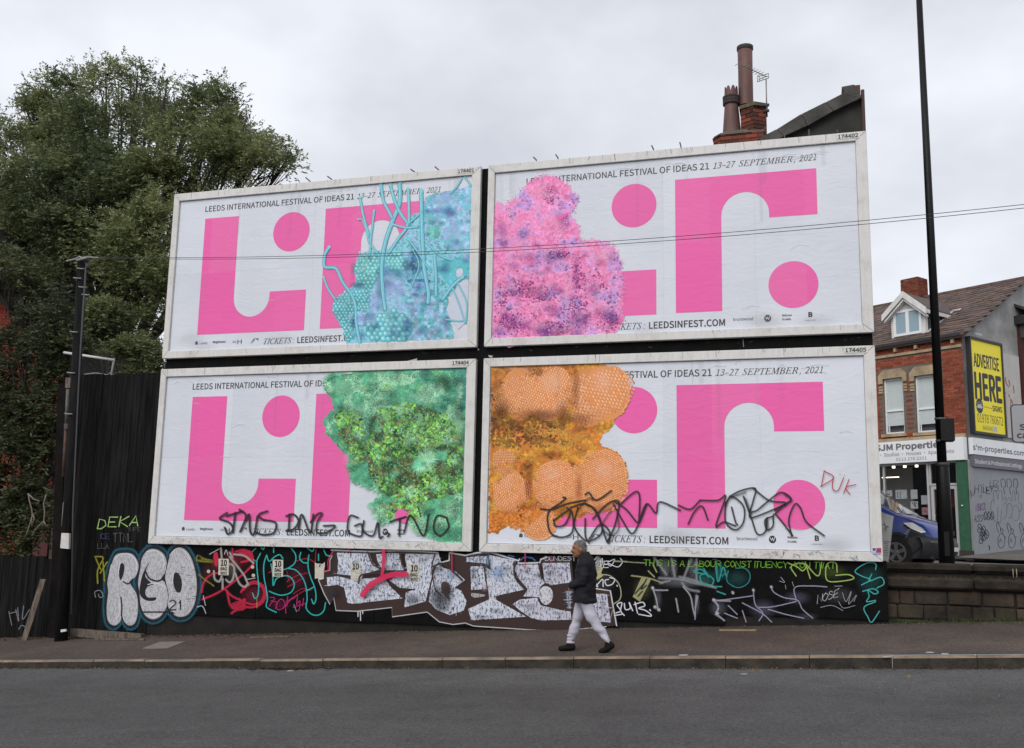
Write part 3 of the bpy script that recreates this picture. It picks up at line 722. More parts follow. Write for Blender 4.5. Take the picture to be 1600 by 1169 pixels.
    pt.blades(E[:, :2], 5+7*rng.random(len(E)), np.full(len(E), 1.1), an, np.clip(pal(E[:, :2], 'blade')*.95, 0, 1), .0006)
    pt.poly([(617, 806), (621, 798), (628, 795), (636, 800), (637, 816), (633, 818), (622, 814)], PINK)
    pt.build('coral_print', m_print, BBL[1])

def art_pink():
    pt = Paint(TPX(.004), .0005, .00003)
    O = [(772, 330), (790, 322), (808, 312), (822, 293), (834, 281), (850, 277), (868, 278), (884, 288), (893, 300), (902, 310), (897, 326), (888, 338), (902, 352), (905, 372), (912, 380), (930, 376), (950, 381), (962, 392), (969, 410), (972, 440), (974, 462), (970, 480), (973, 500), (966, 516), (955, 523), (930, 524), (860, 527), (771, 529.5)]
    n1, n2, n3 = vnoise(11), vnoise(12), vnoise(13)
    def pal(P, lo=0.):
        a = n1(P[:, 0]/20, P[:, 1]/20); b = n2(P[:, 0]/7, P[:, 1]/7); d = n3(P[:, 0]/3, P[:, 1]/3); t = np.clip((P[:, 1]-330)/190, 0, 1); c = []
        for i in range(len(P)):
            k = a[i]*.6+b[i]*.35
            if k > .62: q = S(170, 140, 208) if d[i] > .35 else S(120, 88, 156)
            elif k > .5: q = S(222, 148, 208)
            elif k > .33: q = S(236, 126, 178)
            else: q = S(230, 104, 170)
            dk = 1-.6*t[i]*max(0, .62-d[i])*1.6
            q = q*.75+S(238, 160, 206)*.25
            c.append(np.clip(q*dk*(.8+.45*rng.random()), 0, 1))
        return np.array(c)
    pt.blob(O, tuple(S(226, 150, 198)), 1, 3)
    P = scatter(O, 6500, 21); pt.dots(P, 1.1+1.5*rng.random(len(P)), pal(P), 5, .0015)
    # powdery rim
    Q = []
    for i in range(len(O)-6):
        a, b = np.array(O[i]), np.array(O[i+1])
        for k in range(int(np.linalg.norm(b-a)*2.2)): Q.append(a+(b-a)*rng.random()+rng.normal(0, 2.2, 2))
    Q = np.array(Q); Q = Q[Q[:, 0] > 772]; pt.dots(Q, .5+.9*rng.random(len(Q)), pal(Q), 5, .0006)
    Q = np.array([(773+rng.random()**1.3*70, 290+rng.random()*50) for _ in range(420)]); Q = Q[(Q[:, 1] > 345-.75*(Q[:, 0]-773)-34*rng.random(len(Q)))]
    pt.dots(Q, .4+.6*rng.random(len(Q)), np.clip(pal(Q)*1.1, 0, 1), 5, .0004)
    # dark pits
    for (cx, cy, rx, ry, m) in [(875, 397, 22, 7, 70), (820, 448, 38, 14, 100), (845, 465, 26, 8, 70), (905, 435, 14, 30, 80), (800, 500, 28, 22, 110), (905, 480, 26, 22, 110), (870, 510, 36, 12, 110), (955, 500, 14, 20, 60), (935, 440, 12, 30, 40), (785, 470, 12, 34, 70), (860, 310, 22, 10, 50)]:
        Q = np.stack([cx+rng.normal(0, rx*.45, m), cy+rng.normal(0, ry*.45, m)], 1); Q = Q[inside(Q, O)]
        pt.dots(Q, .7+1.1*rng.random(len(Q)), np.array([S(120, 50, 130)*(.5+.8*rng.random()) if rng.random() < .6 else S(190, 50, 130)*(.6+.4*rng.random()) for _ in Q]), 5, .0004)
    for (cx, cy, rx, ry, m) in [(835, 480, 12, 14, 90), (890, 460, 9, 34, 100), (945, 400, 20, 14, 90), (850, 295, 22, 14, 90), (800, 340, 24, 14, 60), (875, 350, 22, 20, 90), (925, 490, 10, 16, 50)]:
        Q = np.stack([cx+rng.normal(0, rx*.5, m), cy+rng.normal(0, ry*.5, m)], 1); Q = Q[inside(Q, O)]
        pt.dots(Q, .6+.8*rng.random(len(Q)), np.array([S(246, 160, 202)*(.8+.3*rng.random()) for _ in Q]).clip(0, 1), 5, .0004)
    for (cx, cy, rx, ry, c_, a) in [(870, 400, 30, 10, (90, 50, 120), .45), (830, 455, 44, 10, (120, 40, 110), .4), (900, 430, 8, 40, (130, 60, 150), .45), (905, 500, 26, 22, (100, 80, 160), .45), (800, 505, 26, 20, (110, 60, 150), .4), (784, 360, 12, 18, (130, 90, 170), .4), (955, 500, 12, 20, (190, 60, 130), .35), (860, 515, 40, 10, (90, 70, 150), .45), (820, 400, 30, 8, (190, 80, 150), .3),
                                   (850, 300, 26, 18, (248, 186, 220), .45), (800, 380, 24, 22, (244, 176, 216), .35), (885, 455, 7, 36, (240, 190, 226), .5), (940, 400, 24, 18, (246, 190, 216), .5), (870, 350, 24, 20, (248, 180, 214), .35), (930, 460, 12, 30, (230, 190, 226), .4), (840, 425, 30, 10, (246, 170, 210), .35), (795, 440, 18, 14, (244, 150, 196), .3)]: pt.soft(cx, cy, rx, ry, tuple(S(*c_)), a)
    lumps(pt, O, 46, (9, 20), [tuple(S(150, 70, 160)), tuple(S(184, 60, 140)), tuple(S(120, 90, 170))], [tuple(S(248, 190, 224)), tuple(S(240, 170, 214)), tuple(S(222, 186, 232))], .38, 5)
    P = scatter(O, 1500, 77); pt.dots(P, .6+.8*rng.random(len(P)), pal(P), 5, .0006)
    pt.poly([(868, 340), (888, 332), (889, 335), (874, 344)], PINK)
    pt.build('coral_print', m_print, BTR[1])

def art_orange():
    pt = Paint(TPX(.004), .0005, .00003)
    O = [(768, 574), (850, 571), (942, 568), (952, 578), (968, 588), (978, 602), (984, 618), (982, 632), (975, 645), (962, 655), (955, 668), (942, 678), (936, 688), (940, 697), (955, 702), (970, 712), (978, 728), (982, 742), (978, 760), (968, 770), (950, 778), (938, 780), (925, 794), (912, 806), (898, 811), (880, 806), (868, 820), (858, 832), (848, 842), (838, 840), (820, 834), (812, 822), (806, 814), (790, 822), (778, 832), (764, 832)]
    n1, n2, n3 = vnoise(31), vnoise(32), vnoise(33)
    pt.poly(O, tuple(S(196, 122, 44)))
    def moss(P, dark=0):
        a = n1(P[:, 0]/14, P[:, 1]/14); b = n2(P[:, 0]/5, P[:, 1]/5); c = []
        for i in range(len(P)):
            q = S(222, 158, 52) if a[i] > .55 else (S(214, 128, 46) if a[i] > .3 else S(176, 108, 40))
            c.append(np.clip(q*(.35+.95*b[i])*(1-dark*.55), 0, 1))
        return np.array(c)
    P = scatter(O, 3600, 41); pt.dots(P, 1.6+1.8*rng.random(len(P)), moss(P), 5, .001)
    m = 1800; P = scatter(O, m, 42); pt.blades(P, 3+3*rng.random(len(P)), np.full(len(P), 1.1), rng.random(len(P))*6.28, moss(P), .0006)
    for (cx, cy, rx, ry) in [(795, 655, 32, 14), (830, 672, 34, 10), (790, 690, 22, 10), (850, 690, 40, 8), (890, 645, 22, 12), (815, 800, 18, 8), (800, 640, 20, 14), (905, 620, 14, 22), (868, 665, 20, 10), (776, 660, 10, 26)]:
        m = 120; Q = np.stack([cx+rng.normal(0, rx*.5, m), cy+rng.normal(0, ry*.5, m)], 1); Q = Q[inside(Q, O)]
        pt.dots(Q, 1.+1.6*rng.random(len(Q)), moss(Q, 1)*.8, 5, .0004)
    for (cx, cy, rx, ry) in [(800, 712, 28, 10), (880, 700, 36, 10), (910, 715, 18, 10), (860, 675, 30, 6), (795, 600, 20, 20), (775, 790, 10, 24), (900, 690, 30, 14)]:
        m = 150; Q = np.stack([cx+rng.normal(0, rx*.5, m), cy+rng.normal(0, ry*.5, m)], 1); Q = Q[inside(Q, O)]
        pt.blades(Q, 3+3*rng.random(len(Q)), np.full(len(Q), 1.), rng.random(len(Q))*6.28, np.clip(np.array([S(226, 170, 70)*(.5+.6*rng.random()) for _ in Q]), 0, 1), .0005)
    # domes made of combed rows of little rods, seen as dashes
    def dome(cx, cy, rx, ry, rot, step=3.3, dash=5.2, lite=1., seed=0):
        Q = []; ca, sa = math.cos(rot), math.sin(rot); n_ = int(max(rx, ry)/min(step, dash))+3
        for j in range(-n_, n_+1):
            for i in range(-n_, n_+1):
                u, v = i*dash+(j % 2)*dash*.5, j*step
                if (u/rx)**2+(v/ry)**2 > 1+.10*(rng.random()-.3): continue
                # rows bow over the dome
                vv = v*(1-.12*(u/rx)**2); x = u*ca-vv*sa; y = u*sa+vv*ca; Q.append((cx+x, cy+y, (u/rx)**2+(v/ry)**2, y/ry, ca, sa))
        Q = [q for q in Q if q[0] > 771 and q[1] > 575-.027*(q[0]-768)]
        if not Q: return
        A = np.array([(q[0], q[1]) for q in Q]); sh = np.array([(1.02-.30*q[2]*(.5+.5*q[3]))*lite for q in Q]); m = len(Q)
        pt.blob([(cx+rx*ca*math.cos(t)-ry*sa*math.sin(t), cy+rx*sa*math.cos(t)+ry*ca*math.sin(t)) for t in np.linspace(0, 6.28, 15)[:-1]] if cx-rx > 768 and cy-ry > 578 else [(max(771, min(984, cx+rx*math.cos(t))), max(577-.027*(cx-768), cy+ry*math.sin(t))) for t in np.linspace(0, 6.28, 33)[:-1]], tuple(S(220, 146, 88)*lite), .9, 2)
        pt.dots(A+np.array([.5, .9]), np.full(m, dash*.50), np.clip(np.array([S(194, 110, 56)*k*(.8+.4*rng.random()) for k in sh]), 0, 1), 6, .0004, .42, np.full(m, rot))
        pt.dots(A, np.full(m, dash*.44), np.clip(np.array([(S(242, 184, 142) if rng.random() < .8 else S(230, 152, 96))*k*(.86+.22*rng.random()) for k in sh]), 0, 1), 6, .0004, .36, np.full(m, rot))
    dome(812, 616, 28, 42, 1.25, 3.2, 5); dome(858, 612, 38, 46, 1.3, 3.3, 5.2, 1.05)
    dome(918, 622, 36, 46, 1.05, 3.6, 6.6, .95); dome(948, 612, 34, 46, 1.05, 4.4, 7, 1.05)
    dome(935, 752, 44, 52, .5, 3.1, 4.6, 1.02); dome(868, 756, 36, 38, .55, 3.1, 4.8, 1.05)
    dome(795, 768, 27, 36, 1.4, 3.2, 5, 1.02); dome(842, 815, 28, 27, 1.1, 3.2, 5, .98); dome(786, 722, 20, 20, .9, 3.2, 5, .9)
    # moss creeping back over the domes' edges
    for (cx, cy, rx, ry, dkk) in [(818, 658, 26, 8, .6), (880, 655, 20, 10, .7), (790, 648, 16, 12, .5), (893, 632, 9, 20, .75), (838, 580, 12, 8, .9), (905, 668, 24, 8, 1), (900, 720, 20, 14, 1), (833, 735, 10, 22, .8), (900, 708, 30, 8, 1.1), (800, 728, 24, 7, .9), (822, 792, 16, 10, .9), (905, 790, 20, 10, 1.1), (960, 665, 14, 8, 1.1), (778, 745, 8, 8, .8), (880, 790, 20, 8, 1.15), (778, 600, 9, 24, .9)]:
        m = 130; Q = np.stack([cx+rng.normal(0, rx*.55, m), cy+rng.normal(0, ry*.55, m)], 1); Q = Q[inside(Q, O)]
        pt.blades(Q, 2.5+3*rng.random(len(Q)), np.full(len(Q), 1.2), rng.random(len(Q))*6.28, np.clip(moss(Q)*dkk*1.15, 0, 1), .0004)
    for (cx, cy, rx, ry, c_, a) in [(842, 650, 44, 14, (92, 46, 12), .55), (880, 650, 14, 26, (110, 56, 14), .5), (785, 640, 18, 26, (100, 56, 16), .45), (800, 668, 40, 12, (90, 54, 14), .4), (905, 655, 26, 12, (130, 66, 16), .4), (900, 600, 8, 44, (140, 70, 24), .35), (905, 765, 8, 36, (170, 80, 30), .35), (826, 755, 9, 34, (150, 66, 20), .45), (835, 793, 30, 8, (150, 66, 20), .45), (862, 710, 34, 8, (130, 70, 20), .4), (940, 795, 30, 8, (170, 84, 30), .35), (790, 803, 24, 8, (160, 70, 20), .4),
                                   (862, 598, 24, 22, (252, 214, 178), .4), (942, 596, 24, 24, (252, 214, 178), .35), (805, 598, 16, 22, (238, 180, 130), .3), (945, 735, 24, 22, (252, 212, 176), .35), (862, 742, 20, 18, (252, 210, 174), .35), (792, 752, 14, 16, (250, 204, 164), .3), (850, 690, 24, 8, (230, 170, 60), .3), (900, 685, 20, 10, (232, 170, 60), .35)]: pt.soft(cx, cy, rx, ry, tuple(S(*c_)), a)
    # frayed dome edges
    for (a0, a1, cx, cy, rx, ry) in [(-1.2, .9, 948, 612, 35, 47), (-.9, 1.3, 935, 752, 46, 52), (.3, 2.4, 842, 815, 28, 28)]:
        m = 90; t = a0+(a1-a0)*rng.random(m); Q = np.stack([cx+rx*np.cos(t)*(.95+.08*rng.random(m)), cy+ry*np.sin(t)*(.95+.08*rng.random(m))], 1); Q = Q[(Q[:, 1] > 578)]
        pt.dots(Q, np.full(len(Q), 2.3), np.clip(np.array([S(236, 164, 108)*(.8+.25*rng.random()) for _ in Q]), 0, 1), 6, .0003, .4, np.full(len(Q), 1.05 if cy < 700 else .5))
    Q = scatter([(768, 800), (805, 800), (845, 790), (850, 800), (815, 830), (790, 822), (778, 832), (765, 830)], 300, 5); pt.dots(Q, 1+1.8*rng.random(len(Q)), np.array([S(224, 130, 44)*(.6+.5*rng.random()) for _ in Q]).clip(0, 1), 5, .0004)
    pt.build('coral_print', m_print, BBR[1])

def art_blue():
    pt = Paint(TPX(.004), .0005, .00003); c = cTLq
    n1, n2, n3 = vnoise(51), vnoise(52), vnoise(53)
    cyan = S(112, 196, 210); turq = S(92, 190, 196); lav = S(152, 180, 222); blu = S(118, 160, 214); dk = S(66, 122, 168); mint = S(118, 205, 196)
    def fuzz(poly, n, cols, r=(1.2, 2.8), seed=1, dark=.5, bl=True):
        P = scatter(poly, n, seed); a = n1(P[:, 0]/12, P[:, 1]/12); b = n2(P[:, 0]/5, P[:, 1]/5); C = []
        for i in range(len(P)):
            q = cols[int(a[i]*len(cols)) % len(cols)]; C.append(np.clip(q*(1-dark+dark*1.35*b[i])*(.88+.2*rng.random()), 0, 1))
        pt.dots(P, r[0]+(r[1]-r[0])*rng.random(len(P)), np.array(C), 5, .0008)
        if bl: pt.blades(P[::2], 2.5+2*rng.random(len(P[::2])), np.full(len(P[::2]), .9), rng.random(len(P[::2]))*6.28, np.clip(np.array(C)[::2]*1.25, 0, 1), .0004)
    right = c([(940, 160), (965, 150), (960, 650), (955, 700), (905, 700), (870, 750), (850, 790), (800, 830), (830, 880), (820, 940), (850, 980), (850, 1052), (230, 1080), (220, 1010), (160, 910), (150, 860), (180, 800), (240, 770), (290, 720), (275, 640), (300, 570), (380, 540), (440, 540), (520, 500), (560, 460), (590, 420), (600, 380), (610, 330), (680, 300), (700, 230), (750, 200), (830, 195)])
    pt.poly(right, tuple(S(136, 200, 220)))
    fuzz(right, 2600, [lav, cyan, cyan, S(140, 200, 226), turq], seed=3)
    fuzz(c([(690, 300), (700, 220), (760, 200), (950, 165), (955, 600), (880, 560), (800, 470), (700, 420)]), 1500, [lav, cyan, S(140, 196, 228), S(170, 200, 232), S(130, 204, 220)], seed=4, dark=.35)
    fuzz(c([(700, 400), (780, 390), (790, 440), (720, 470)]), 120, [mint], seed=9)
    fuzz(c([(540, 560), (640, 530), (720, 640), (720, 740), (620, 760), (560, 650)]), 420, [blu, dk, cyan, lav], seed=5, dark=.6)
    fuzz(c([(380, 760), (440, 670), (520, 660), (590, 740), (600, 860), (520, 900), (430, 900), (370, 1000), (360, 900)]), 600, [lav, S(150, 195, 220)], seed=6, dark=.25)
    fuzz(c([(560, 800), (700, 740), (830, 820), (860, 1050), (600, 1060), (560, 930)]), 1200, [lav, cyan, S(160, 200, 232), turq], seed=7, dark=.6)
    pt.blob(c([(760, 600), (850, 590), (950, 590), (948, 680), (880, 690), (850, 750), (790, 680)]), tuple(S(84, 186, 204)))
    fuzz(c([(760, 600), (850, 590), (950, 590), (948, 680), (880, 690), (850, 750), (790, 680)]), 120, [cyan, turq], seed=8, dark=.25)
    pt.blob(c([(880, 650), (912, 640), (915, 680), (885, 690)]), tuple(S(196, 200, 212)))
    pt.poly(c([(860, 780), (900, 720), (952, 705), (945, 900), (930, 960), (890, 1000), (840, 930), (820, 880)]), tuple(S(192, 198, 212)))
    # clusters of round heads
    def balls(poly, step, r, colr, seed):
        q = np.array(poly); lo, hi = q.min(0), q.max(0); P = []
        y = lo[1]; j = 0
        while y < hi[1]:
            x = lo[0]+(j % 2)*step*.5
            while x < hi[0]: P.append((x+rng.normal(0, .35), y+rng.normal(0, .35))); x += step
            y += step*.84; j += 1
        P = np.array(P); P = P[inside(P, poly)]; m = len(P); a = n3(P[:, 0]/12, P[:, 1]/12)
        C = np.array([colr[0]*(.72+.4*a[i]) for i in range(m)]); P = P+rng.normal(0, r*.14, P.shape); pt.dots(P, np.full(m, r*1.14), np.clip(C*.72, 0, 1), 9, .0003)
        pt.dots(P, np.full(m, r), np.clip(C, 0, 1), 9, .0003)
        pt.dots(P+np.array([-.15*r, -.2*r]), np.full(m, r*.66), np.clip(np.array([colr[1]*(.7+.4*a[i]) for i in range(m)]), 0, 1), 8, .0003)
        pt.dots(P+np.array([-.25*r, -.35*r]), np.full(m, r*.26), np.clip(np.array([S(206, 232, 232)*(.8+.3*a[i]) for i in range(m)]), 0, 1), 6, .0003)
    balls(c([(300, 570), (380, 535), (430, 560), (430, 640), (420, 700), (380, 770), (310, 730), (275, 650)]), 6.6, 3.4, (S(88, 184, 188), S(140, 214, 212)), 1)
    balls(c([(460, 560), (540, 540), (590, 620), (570, 650), (480, 640)]), 6.2, 3.2, (S(96, 186, 196), S(140, 212, 212)), 2)
    balls(c([(160, 830), (240, 760), (360, 770), (370, 860), (300, 930), (270, 990), (260, 1070), (228, 1075), (222, 1000), (150, 890)]), 5.6, 2.9, (S(84, 176, 190), S(132, 206, 212)), 3)
    balls(c([(360, 960), (430, 890), (560, 890), (620, 960), (620, 1050), (350, 1075)]), 8.6, 4.5, (S(92, 182, 196), S(140, 212, 216)), 4)
    for (cx, cy, rx, ry, c_, a) in [(300, 740, 60, 30, (30, 90, 120), .5), (430, 780, 40, 60, (60, 110, 150), .3), (600, 620, 60, 60, (30, 70, 120), .45), (590, 980, 40, 70, (60, 100, 160), .4), (700, 800, 60, 40, (70, 110, 170), .3), (800, 640, 60, 40, (30, 110, 140), .4), (820, 960, 30, 60, (50, 90, 150), .45), (280, 960, 30, 70, (40, 90, 140), .4), (760, 300, 90, 24, (90, 120, 190), .35), (420, 680, 30, 60, (40, 120, 140), .4), (270, 640, 20, 60, (60, 140, 150), .3),
                                   (340, 620, 50, 50, (180, 236, 230), .35), (480, 740, 60, 60, (190, 212, 236), .45), (820, 230, 110, 40, (170, 206, 236), .45), (850, 430, 80, 60, (190, 206, 240), .4), (480, 930, 70, 40, (180, 232, 232), .3), (650, 830, 60, 40, (180, 210, 240), .4), (870, 620, 60, 24, (150, 220, 230), .4), (230, 820, 50, 40, (160, 224, 226), .3), (740, 900, 60, 60, (180, 210, 240), .3)]:
        q_ = c([(cx, cy)])[0]; pt.soft(q_[0], q_[1], rx/3.77, ry/3.77, tuple(S(*c_)), a)
    lumps(pt, right, 46, (7, 17), [tuple(S(50, 110, 160)), tuple(S(50, 140, 160)), tuple(S(80, 110, 180))], [tuple(S(160, 228, 234)), tuple(S(190, 216, 244)), tuple(S(150, 226, 226))], .36, 7)
    # branching tubes
    def tube(pts, wd, end=True):
        pp = c(pts); wd = wd/3.77
        pt.stroke(pp, wd*1.15, tuple(S(70, 150, 172)), 1, .08); pt.stroke(pp, wd*.86, tuple(S(108, 190, 206)), 1, .1)
        pt.stroke([(x-wd*.16, y-wd*.12) for x, y in pp], wd*.3, tuple(S(158, 216, 224)), .9, .4)
        if end: pt.dots(np.array([pp[0]]), np.array([wd*.62]), np.array([S(126, 200, 212)]), 10, .0001)
    for a, wd in [([(545, 130), (545, 250), (500, 370), (460, 490), (440, 620), (445, 760), (460, 880)], 26), ([(435, 145), (450, 240), (480, 300), (500, 340)], 20), ([(490, 145), (520, 250), (560, 330), (600, 380)], 20),
                  ([(595, 170), (600, 260), (595, 380), (540, 460), (480, 550)], 18), ([(672, 180), (675, 330), (680, 480), (690, 640), (715, 780), (712, 840)], 26), ([(505, 380), (580, 400), (650, 395)], 14),
                  ([(312, 220), (330, 320), (360, 430), (370, 490), (430, 570)], 16), ([(395, 300), (385, 390), (375, 470), (370, 560)], 14), ([(300, 350), (330, 360), (360, 460)], 10),
                  ([(130, 515), (105, 560), (105, 630), (170, 640), (210, 720), (260, 790), (285, 860), (290, 960), (310, 1075)], 20), ([(97, 690), (125, 760), (165, 820)], 14), ([(750, 560), (760, 700), (760, 800)], 20),
                  ([(910, 110), (880, 160), (845, 195)], 12), ([(930, 100), (965, 150)], 12), ([(915, 690), (860, 740), (800, 820)], 22), ([(860, 760), (900, 860), (930, 960)], 10), ([(890, 730), (940, 840), (935, 960)], 10), ([(820, 940), (900, 950), (940, 940)], 10),
                  ([(625, 530), (660, 620), (620, 740)], 9), ([(600, 470), (650, 540), (730, 660)], 12), ([(700, 480), (780, 560), (850, 590)], 14), ([(590, 380), (640, 340), (680, 300)], 12), ([(310, 545), (318, 600)], 12)]:
        tube(a, wd*.82)
    fuzz(c([(300, 900), (350, 900), (340, 970), (305, 970)]), 60, [lav], seed=12)
    pt.build('coral_print', m_print, BTL[1])
art_green(); art_pink(); art_orange(); art_blue()
# ================================================================== spray paint on the hoarding
YW = Y0-.015
def TW(a, b_, h): return tuple(atY(a, b_, YW)+np.array([0, -h, 0]))
def wall_paint(): return Paint(TW, .001, .00008)
WH = (.62, .63, .68); LAV = (.52, .55, .66); BRN = (.032, .016, .013); BLK = (.009, .009, .011); TEAL = (.02, .42, .40); RED = (.50, .012, .05); BLUE = (.02, .13, .2)
# --- big silver letters
pt = wall_paint()
Rr = cA([(130, 320), (160, 200), (190, 130), (240, 112), (310, 118), (350, 165), (362, 215), (345, 275), (318, 305), (300, 335), (345, 410), (358, 490), (352, 580), (330, 635), (290, 648), (255, 620), (238, 575), (225, 620), (190, 648), (150, 635), (128, 590), (125, 500), (135, 400)])
Gg = cA([(430, 90), (490, 85), (545, 120), (568, 180), (560, 250), (530, 300), (560, 335), (580, 400), (578, 480), (550, 545), (510, 590), (455, 602), (405, 570), (375, 500), (365, 400), (355, 330), (372, 230), (385, 150)])
Oo = cA([(650, 72), (700, 85), (745, 140), (775, 230), (790, 330), (785, 430), (765, 510), (720, 570), (660, 585), (610, 560), (575, 500), (580, 420), (560, 330), (555, 280), (575, 190), (600, 110)])
def grow(P, k): c_ = np.mean(np.array(P), 0); return [tuple(c_+(np.array(p)-c_)*(1+k/np.linalg.norm(np.array(p)-c_))) for p in P]
for S_ in (Rr, Gg, Oo): pt.stroke(list(grow(S_, 6))+[grow(S_, 6)[0]], 3.4, (.012, .10, .15), .75, .7); pt.blob(grow(S_, 3.4), BLK)
SIL = (.36, .36, .38)
for S_ in (Gg, Oo, Rr): pt.blob(grow(S_, 1.4), BLK); pt.blob(grow(S_, -.4), SIL)
tag(pt.build('graffiti', m_spray, HO), kind='stuff')
pt = wall_paint(); pt.base = .004
for S_, q in ((Gg, 5), (Oo, 6), (Rr, 7)): pt.blob(grow(S_, -1.5), (.46, .46, .49), 1)
tag(pt.build('graffiti_silver_wear', m_rough, HO), kind='stuff')
pt = wall_paint(); pt.base = .0055
pt.stroke(cA([(232, 440), (238, 500), (236, 575)]), 2.2, BLK, 1, .2)
pt.blob(cA([(225, 200), (245, 188), (258, 215), (250, 270), (232, 312), (220, 295), (218, 240)]), BLK)
pt.stroke(cA([(318, 306), (285, 340), (250, 325)]), 2.2, BLK, 1, .2)
pt.blob(cA([(440, 180), (420, 230), (412, 285), (450, 330), (470, 345), (430, 360), (410, 400), (430, 440), (490, 440), (480, 462), (430, 465), (385, 440), (368, 390), (385, 290), (410, 230)]), BLK)
pt.stroke(cA([(415, 255), (440, 300), (500, 320), (545, 300)]), 2.6, BLK, 1, .2)
pt.blob(cA([(632, 258), (660, 270), (680, 330), (672, 395), (645, 402), (622, 360), (615, 290)]), BLK)
pt.stroke(cA([(392, 548), (580, 548), (620, 556)]), 2.2, BLK, 1, .3)
hand(pt, '21', 140+590/4.706, 840+530/4.706, 12, 15, 2., BLK, 1, .2, 0, 0, .05)
hi = (.72, .72, .76)
for p in ([(190, 150), (240, 122), (305, 130), (345, 180), (345, 240)], [(218, 450), (218, 560), (190, 600)], [(290, 385), (330, 450)], [(420, 105), (490, 98), (545, 150), (545, 220)], [(590, 130), (640, 85), (690, 95), (735, 150), (760, 220)],
          [(430, 345), (490, 335), (555, 360)], [(420, 570), (470, 588), (530, 560)], [(210, 270), (225, 190)], [(610, 330), (618, 270)], [(150, 250), (162, 200)]):
    pt.stroke(cA(p), 1.1, hi, .9, .4)
for i in range(34):
    a = rng.uniform(600, 780); b_ = rng.uniform(160, 500); pt.stroke(cA([(a, b_), (a+rng.uniform(8, 40), b_+rng.uniform(-2, 4))]), .5, (.08, .08, .09), .7, .4, False)
tag(pt.build('graffiti', m_spray, HO), kind='stuff')

# --- red, teal and pale lines in the middle left
pt = wall_paint(); pt.base = .003
for (cx, cy, rx, ry, c_, a) in [(500, 250, 200, 140, (.25, .01, .03), .35), (700, 660, 170, 150, (.28, .01, .04), .4), (280, 300, 80, 90, (.3, .02, .05), .4), (520, 780, 120, 60, (.3, .01, .04), .35), (1200, 450, 160, 200, (.12, .005, .03), .4), (450, 350, 90, 160, (.2, .17, .16), .3), (180, 400, 100, 160, (.1, .02, .03), .35), (1000, 760, 150, 80, (.15, .005, .05), .35), (120, 260, 90, 40, (.15, .14, .01), .4)]:
    q_ = cB([(cx, cy)])[0]; pt.soft(q_[0], q_[1], rx/7.273, ry/7.273, c_, a)
def ST(cf, lst, wd, col, a=.9, soft=.45):
    for p in lst: pt.stroke(cf(p), wd, col, a, soft)
ST(cB, [[(110, 620), (140, 500), (220, 420), (320, 400)], [(260, 180), (280, 300)], [(120, 700), (250, 650), (400, 560), (600, 400), (700, 300)], [(380, 590), (450, 660), (560, 720), (600, 760)], [(460, 800), (600, 700), (560, 780), (450, 860)],
        [(400, 620), (450, 780), (600, 800)], [(560, 620), (600, 560), (700, 500), (800, 540), (840, 640), (800, 740), (700, 790), (600, 780), (540, 700)], [(580, 600), (660, 530), (760, 530), (820, 620), (790, 720), (700, 760), (620, 740)],
        [(500, 160), (600, 140), (680, 200), (700, 300)], [(540, 200), (650, 160), (660, 250), (560, 280)], [(460, 130), (470, 300)]], 3.2, RED, .8)
pt.blob(cB([(250, 190), (290, 170), (300, 260), (280, 330), (250, 280)]), RED, .9)
pt.blob(cB([(520, 180), (600, 140), (680, 160), (700, 240), (640, 260), (600, 220)]), RED, .75)
pt.blob(cB([(440, 760), (540, 720), (610, 760), (580, 830), (470, 820)]), RED, .55)
ST(cB, [[(870, 400), (1000, 340)], [(1080, 500), (1200, 430), (1320, 400)], [(1180, 270), (1300, 240), (1400, 280)], [(1100, 480), (1080, 380)], [(1150, 640), (1260, 580), (1350, 600)], [(1410, 120), (1400, 330)], [(1090, 560), (1250, 470)], [(1120, 700), (1300, 590)]], 1.3, RED, .6)
GRY = (.38, .36, .33)
ST(cB, [[(250, 380), (260, 470), (310, 500), (340, 440)], [(390, 480), (430, 510), (470, 460), (480, 340), (430, 300), (400, 360)], [(430, 220), (520, 330), (600, 440), (640, 540)], [(480, 190), (600, 210), (700, 290)], [(490, 400), (540, 520), (600, 560), (640, 520)],
        [(330, 120), (340, 230)], [(430, 170), (460, 230)], [(350, 470), (350, 580)]], 3., GRY, .75)
ST(cB, [[(200, 190), (310, 130)], [(370, 190), (390, 140), (410, 200)], [(610, 480), (720, 460)], [(60, 790), (120, 780), (160, 860)], [(130, 660), (155, 770)]], 1.2, (.5, .5, .55), .8)
for p in ((190, 385), (700, 430), (690, 335)): pt.dots(np.array(cB([p])), np.array([2.8]), np.array([[.5, .42, .3]]), 10, .0001)
YEL = (.28, .27, .02)
ST(cB, [[(60, 210), (70, 260), (240, 280)], [(110, 240), (230, 260)], [(80, 420), (140, 470), (250, 550)]], 2., YEL, .55, .7)
ST(cB, [[(740, 800), (740, 700)]], .8, (.5, .35, .1), .8)
